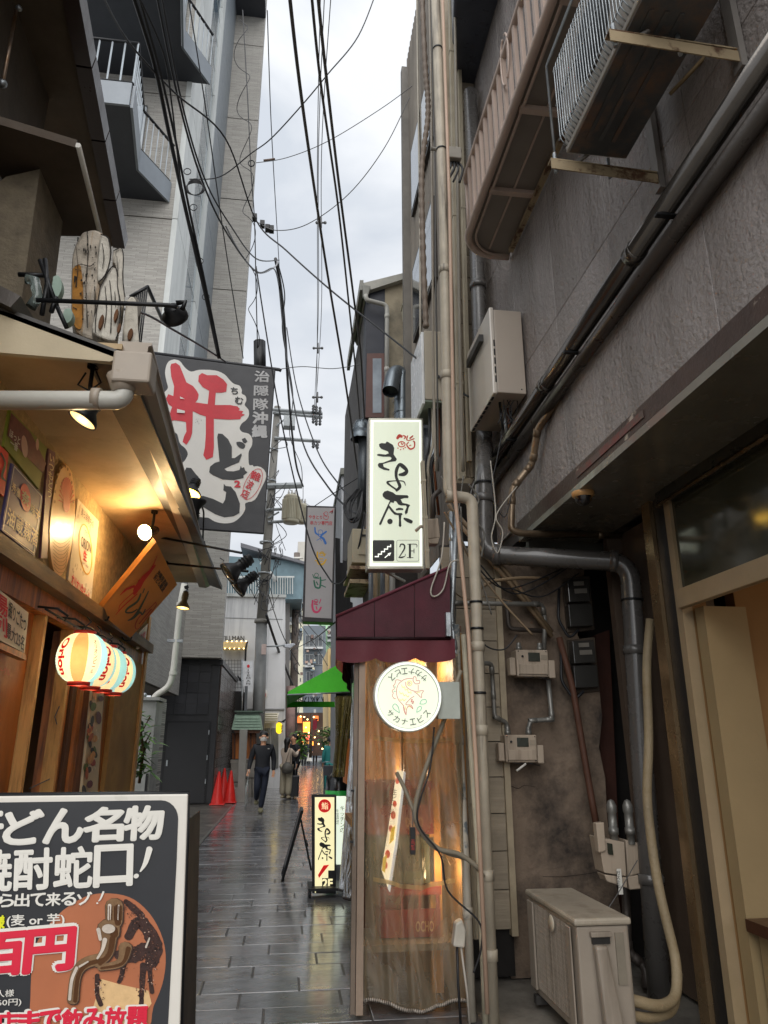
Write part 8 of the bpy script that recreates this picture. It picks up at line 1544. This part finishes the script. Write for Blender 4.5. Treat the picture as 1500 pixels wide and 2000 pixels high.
# ================================================================ people
def skin_obj(name, verts, edges, mat, parent, T, sub=1):
    """verts: (x, y, z, radius[, radius_y])"""
    me = bpy.data.meshes.new(name); me.from_pydata([v[:3] for v in verts], edges, []); o = bpy.data.objects.new(name, me); col.objects.link(o)
    o.modifiers.new('k', 'SKIN'); ss = o.modifiers.new('s', 'SUBSURF'); ss.levels = sub; ss.render_levels = sub
    for k, v in enumerate(verts): me.skin_vertices[0].data[k].radius = (v[3], v[4] if len(v) > 4 else v[3])
    me.skin_vertices[0].data[0].use_root = True
    dg = bpy.context.evaluated_depsgraph_get(); m2 = bpy.data.meshes.new_from_object(o.evaluated_get(dg)); bpy.data.objects.remove(o); bpy.data.meshes.remove(me)
    m2.transform(T); m2.polygons.foreach_set('use_smooth', [True] * len(m2.polygons)); m2.materials.clear(); m2.materials.append(mat); m2.name = name
    ob = bpy.data.objects.new(name, m2); col.objects.link(ob); ob.parent = parent; WL[ob.name] = WL[parent.name]; return ob
BASE = dict(pel=(0, 0, .95), spi=(0, 0, 1.13), che=(0, 0, 1.31), nek=(0, 0, 1.46), hed=(0, -.015, 1.56), top=(0, -.01, 1.68),
            hl=(-.09, 0, .90), kl=(-.10, 0, .49), al=(-.10, .02, .09), tl=(-.11, -.14, .04), hr=(.09, 0, .90), kr=(.10, 0, .49), ar=(.10, .02, .09), tr=(.11, -.14, .04),
            sl=(-.17, 0, 1.40), el=(-.22, .03, 1.13), wl=(-.24, -.04, .89), sr=(.17, 0, 1.40), er=(.22, .03, 1.13), wr=(.24, -.04, .89))
skin_m = M('skin', 'b98a6c', .55, var=.05, bump=.03)
def person(loc, rz, label, top, bottom, shoes, hair, pose=None, long_hair=False, wide=1., leg=1., mask=False, h=1.0, skirt=False, detail=True):
    J = dict(BASE); J.update(pose or {}); e = E('person', loc, label, 'person'); T = Matrix.Rotation(rz, 4, 'Z') @ Matrix.Scale(h, 4)
    def chain(*it): return it
    V_ = []; E_ = []
    def add(p, r, ry=None, frm=None):
        V_.append((p[0], p[1], p[2], r, ry or r)); 
        if frm is not None: E_.append((frm, len(V_) - 1))
        return len(V_) - 1
    L = lambda a, b, t: tuple(x + (y - x) * t for x, y in zip(J[a], J[b]))
    # body: one continuous surface
    p = add(J['pel'], .12, .09); s = add(J['spi'], .11, .08, p); c = add(J['che'], .13, .09, s); n = add(J['nek'], .05, .05, c); hd = add(J['hed'], .07, .08, n); hm_ = add(L('hed', 'top', .45), .085, .095, hd); add(J['top'], .06, .07, hm_)
    for q in 'lr':
        a = add(J['h' + q], .08, .08, p); b = add(J['k' + q], .05, .05, a); d = add(J['a' + q], .035, .035, b); add(L('a' + q, 't' + q, .75), .022, .02, d)
        a = add(J['s' + q], .05, .05, c); b = add(J['e' + q], .037, .037, a); d = add(J['w' + q], .025, .025, b)
        w_ = Vector(J['w' + q]); dr = (w_ - Vector(J['e' + q])).normalized(); sd_ = dr.cross(V(0, 1, 0)).normalized(); sd_ = sd_ if sd_.length > .1 else V(1, 0, 0); pm = w_ + dr * .06; pi_ = add(tuple(pm), .03, .016, d)
        if detail:
            for f in range(4): t = pm + sd_ * (f - 1.5) * .018 + dr * .03; t1 = add(tuple(t), .009, .009, pi_); add(tuple(t + dr * (.03 + .008 * (f in (1, 2))) + V(0, -.012, 0)), .007, .007, t1)
            t = w_ + dr * .03 + sd_ * .035 + V(0, -.015, 0); t1 = add(tuple(t), .010, .010, d); add(tuple(t + dr * .03), .008, .008, t1)
    skin_obj('body', V_, E_, skin_m, e, T)
    # clothes
    V_ = []; E_ = []; p = add(L('pel', 'spi', -.75), .175 * wide, .13); s = add(J['spi'], .15 * wide, .115, p); c = add(J['che'], .165 * wide, .12, s); k = add(L('che', 'nek', .72), .10, .085, c)
    for q in 'lr': a = add(J['s' + q], .078 * wide, .075, c); b = add(J['e' + q], .062, .062, a); add(L('e' + q, 'w' + q, .95), .045, .045, b)
    skin_obj('jacket', V_, E_, top, e, T, 2)
    V_ = []; E_ = []; p = add(J['pel'], .145, .115)
    for q in 'lr': a = add(J['h' + q], .10 * leg, .10, p); b = add(J['k' + q], .075 * leg, .075 * leg, a); add(tuple(x + y for x, y in zip(J['a' + q], (0, 0, .0))), .06 * leg * (1.35 if leg > 1.15 else 1), .06 * leg, b)
    skin_obj('trousers', V_, E_, bottom, e, T)
    for q in 'lr': V_ = []; E_ = []; a = add((J['a' + q][0], J['a' + q][1] + .06, J['t' + q][2] + .03), .065, .06); b = add(L('a' + q, 't' + q, .5), .062, .055, a); add((J['t' + q][0], J['t' + q][1] - .03, J['t' + q][2] + .01), .058, .045, b); skin_obj('shoe', V_, E_, shoes, e, T)
    # hair, face
    V_ = []; E_ = []; tp = Vector(J['top']); hd_ = Vector(J['hed']); a = add(tuple(tp + V(0, -.035, .02)), .095, .07); b = add(tuple(tp + V(0, .03, .01)), .115, .10, a); c = add(tuple(tp + V(0, .06, -.07)), .12, .09, b); c = add(tuple(hd_ + V(0, .06, .0)), .08, .06, c)
    if long_hair: d = add(tuple(hd_ + V(0, .075, -.10)), .085, .06, c); add(tuple(hd_ + V(0, .08, -.26)), .07, .045, d)
    skin_obj('hair', V_, E_, hair, e, T)
    o = Vector(loc); X = lambda v: o + T @ Vector(v); hm2 = Vector(L('hed', 'top', .35))
    dk_ = M('eye_dark', '1a1512', .4, bump=0); g = G()
    for sx in (-1, 1): G().ball(X(hm2 + V(sx * .032, -.085, .025)), .011, 8, .6).build('eye', dk_, e); G().ball(X(hm2 + V(sx * .088, .0, .005)), .02, 8, 1.4).build('ear', skin_m, e)
    if mask:
        G().grid(lambda u, v: X(hm2 + V((u - .5) * .15, -.098 + .10 * (u - .5) ** 2 * 8 * .4 + .02 * abs(v - .5), -.065 + .085 * v)), 8, 5).build('face_mask', white_paint, e)
    else: G().ball(X(hm2 + V(0, -.096, -.005)), .014, 8, 1.4).build('nose', skin_m, e); G().obox(X(hm2 + V(-.022, -.088, -.042)), T.to_3x3() @ V(.044, 0, 0), T.to_3x3() @ V(0, -.006, 0), V(0, 0, .008)).build('mouth', M('lip', '8a4a42', .5), e)
    if detail: G().tube([X(hm2 + V(-.06, -.08, .027)), X(hm2 + V(-.035, -.1, .03)), X(hm2 + V(0, -.1, .03)), X(hm2 + V(.035, -.1, .03)), X(hm2 + V(.06, -.08, .027))], .003, 4).build('glasses_bar', dk_, e) if mask else None
    return e, X
navy = M('navy_black_jacket', '14161b', .7, var=.2); jeans = M('dark_jeans', '141a28', .8, var=.25, scale=20); hairm = M('black_hair', '0f0d0c', .45, var=.2, bump=.3, bscale=60); shoe_t = M('tan_shoe', '6e6a52', .6); cream_c = M('cream_cardigan', 'a8998a', .85, var=.15, bump=.3, bscale=60); beige_t = M('beige_trousers', '8f8774', .85, var=.15, bump=.2); black_t = M('black_trousers', '12141a', .8)
mz = atZ(508, 1588); 
e, X = person((mz.x, mz.y, 0), R(6), 'man in dark jacket and white mask walking towards the viewer', navy, jeans, shoe_t, hairm, dict(kl=(-.10, -.10, .50), al=(-.08, .24, .27), tl=(-.085, .16, .17), kr=(.05, -.05, .50), ar=(.0, -.03, .09), tr=(.0, -.20, .04), el=(-.27, .02, 1.13), wl=(-.31, -.06, .90), er=(.26, .05, 1.12), wr=(.25, -.03, .87), sl=(-.19, 0, 1.41), sr=(.19, 0, 1.41)), mask=True, wide=1.16, leg=1.05, h=1.03)
G().box(X((.09, -.135, 1.37)).x, X((.13, -.135, 1.37)).x, X((.1, -.135, 1.37)).y - .002, X((.1, -.135, 1.37)).y, X((.1, 0, 1.36)).z, X((.1, 0, 1.375)).z).build('small_chest_mark', white_paint, e)
um = E('umbrella', tuple(X((-.33, -.08, .3))), 'folded clear umbrella in the hand of the man with the mask', 'umbrella'); u0 = X((-.31, -.10, .86)); u1 = X((-.345, -.14, .08))
G().tube([u0, u1], .006, 6).build('shaft', steel, um); G().tube([u0 + V(0, 0, .02), u0 + V(0, -.03, .06), u0 + V(0, -.06, .03)], .01, 6).build('handle', white_paint, um); G().tube([u0.lerp(u1, .18), u0.lerp(u1, .4), u0.lerp(u1, .75), u1], [.018, .045, .03, .008], 9).build('folded_canopy', M('clear_canopy', 'a8aca8', .12, trans=.7, bump=.4, bscale=15), um)
wz = atZ(556, 1561)
e, X = person((wz.x + .02, wz.y, 0), R(150), 'woman with long dark hair, cream cardigan and wide beige trousers raising her arm', cream_c, beige_t, M('cream_shoe', '9a9078', .6), hairm, dict(sl=(-.15, 0, 1.38), el=(-.20, -.18, 1.22), wl=(-.16, -.40, 1.36), sr=(.15, 0, 1.38), er=(.19, -.14, 1.17), wr=(.10, -.36, 1.28)), long_hair=True, leg=1.5, h=.96, wide=1.08)
bg_ = E('shoulder_bag', tuple(X((.1, .2, .8))), 'slouchy grey bag on the shoulder of the woman', 'bag'); c_ = X((-.12, .17, .90)); G().lathe([(.02, -.17), (.14, -.14), (.17, -.03), (.13, .08), (.06, .14), (0, .15)], c_, n=16).build('body', M('grey_bag', '4d4a44', .6, var=.3), bg_); G().tube([c_ + V(-.06, 0, .1), X((-.14, .06, 1.47)), c_ + V(.08, 0, .1)], .012, 6).build('strap', M('grey_bag', '4d4a44'), bg_)
ph = E('phone', tuple(X((-.14, -.47, 1.40))), 'phone held up by the woman in the cream cardigan', 'phone'); c_ = X((-.14, -.47, 1.42)); G().box(c_.x - .035, c_.x + .035, c_.y - .005, c_.y + .005, c_.z - .07, c_.z + .07).build('case', black_pl, ph, bevel=.004)
e, X2 = person((wz.x + .22, wz.y + .55, 0), R(-60), 'man in dark coat standing close behind the woman with the phone', M('charcoal_coat', '1b1d22', .75, var=.15), black_t, black_pl, hairm, dict(sl=(-.17, 0, 1.40), el=(-.22, -.02, 1.14), wl=(-.20, -.18, 1.0)), wide=1.08, h=1.03)
sc0 = atZ(570, 1561); su = E('suitcase', (sc0.x, sc0.y + .1, 0), 'black wheeled suitcase with a raised handle beside the couple', 'suitcase'); y0 = sc0.y
sb = M('suitcase_black', '15161a', .35, var=.15); G().box(sc0.x - .19, sc0.x + .19, y0 - .02, y0 + .22, .06, .64).build('shell', sb, su, bevel=.03)
for k in range(5): G().box(sc0.x - .15 + k * .07, sc0.x - .14 + k * .07, y0 - .026, y0 - .02, .1, .6).build('groove', black_pl, su)
for x in (-.13, .13): G().tube([(sc0.x + x * .6, y0 + .18, .62), (sc0.x + x * .6, y0 + .18, 1.03)], .008, 6).build('handle_tube', steel, su)
G().tube([(sc0.x - .09, y0 + .18, 1.03), (sc0.x + .09, y0 + .18, 1.03)], .014, 6).build('grip', black_pl, su)
for x in (-.14, 0.0, .14): G().tube([(sc0.x + x - .012, y0, .035), (sc0.x + x + .012, y0, .035)], .034, 10).build('wheel', M('grey_wheel', '8a8886', .4), su)
walk = dict(kl=(-.10, -.12, .50), al=(-.09, .05, .12), tl=(-.09, -.10, .05), kr=(.10, .05, .49), ar=(.10, .18, .12), tr=(.10, .03, .05))
fz = atZ(593, 1498); person((fz.x, fz.y, 0), R(5), 'distant walker in black carrying a white bag', M('black_coat', '17181b', .8), black_t, black_pl, hairm, walk, detail=False, wide=1.15)
wbg = E('white_bag', (fz.x + .32, fz.y - .05, .45), 'white carrier bag held by the distant walker in black', 'bag'); G().prism([(fz.x + .18, fz.y, .35), (fz.x + .55, fz.y, .35), (fz.x + .42, fz.y, .85), (fz.x + .28, fz.y, .85)], (0, .12, 0)).build('body', white_paint, wbg, bevel=.03); G().tube([(fz.x + .3, fz.y + .05, .85), (fz.x + .27, fz.y + .02, .92), (fz.x + .38, fz.y + .05, .85)], .012, 5).build('handle', white_paint, wbg)
fz = atZ(603, 1494); person((fz.x, fz.y, 0), R(20), 'distant person in a navy coat left of the noren post', M('navy_coat', '1a1c30', .8), black_t, black_pl, hairm, walk, detail=False)
fz = atZ(615, 1492); person((fz.x, fz.y, 0), R(-10), 'distant person in a dark grey coat right of the noren post', M('grey_coat', '2c2a2c', .8), M('brown_trousers', '2c201c', .8), black_pl, hairm, None, detail=False, wide=1.15)
tl0 = atY(645, 1500, 24.5); person((tl0.x, 24.5, 0), R(170), 'person in teal work clothes seen from behind by the bicycles', M('teal_uniform', '2c7a78', .7, var=.15), M('teal_uniform', '2c7a78'), black_pl, M('dark_cap', '2a2c30', .6), dict(el=(-.24, -.1, 1.15), wl=(-.2, -.25, 1.1)), wide=1.25, leg=1.3)
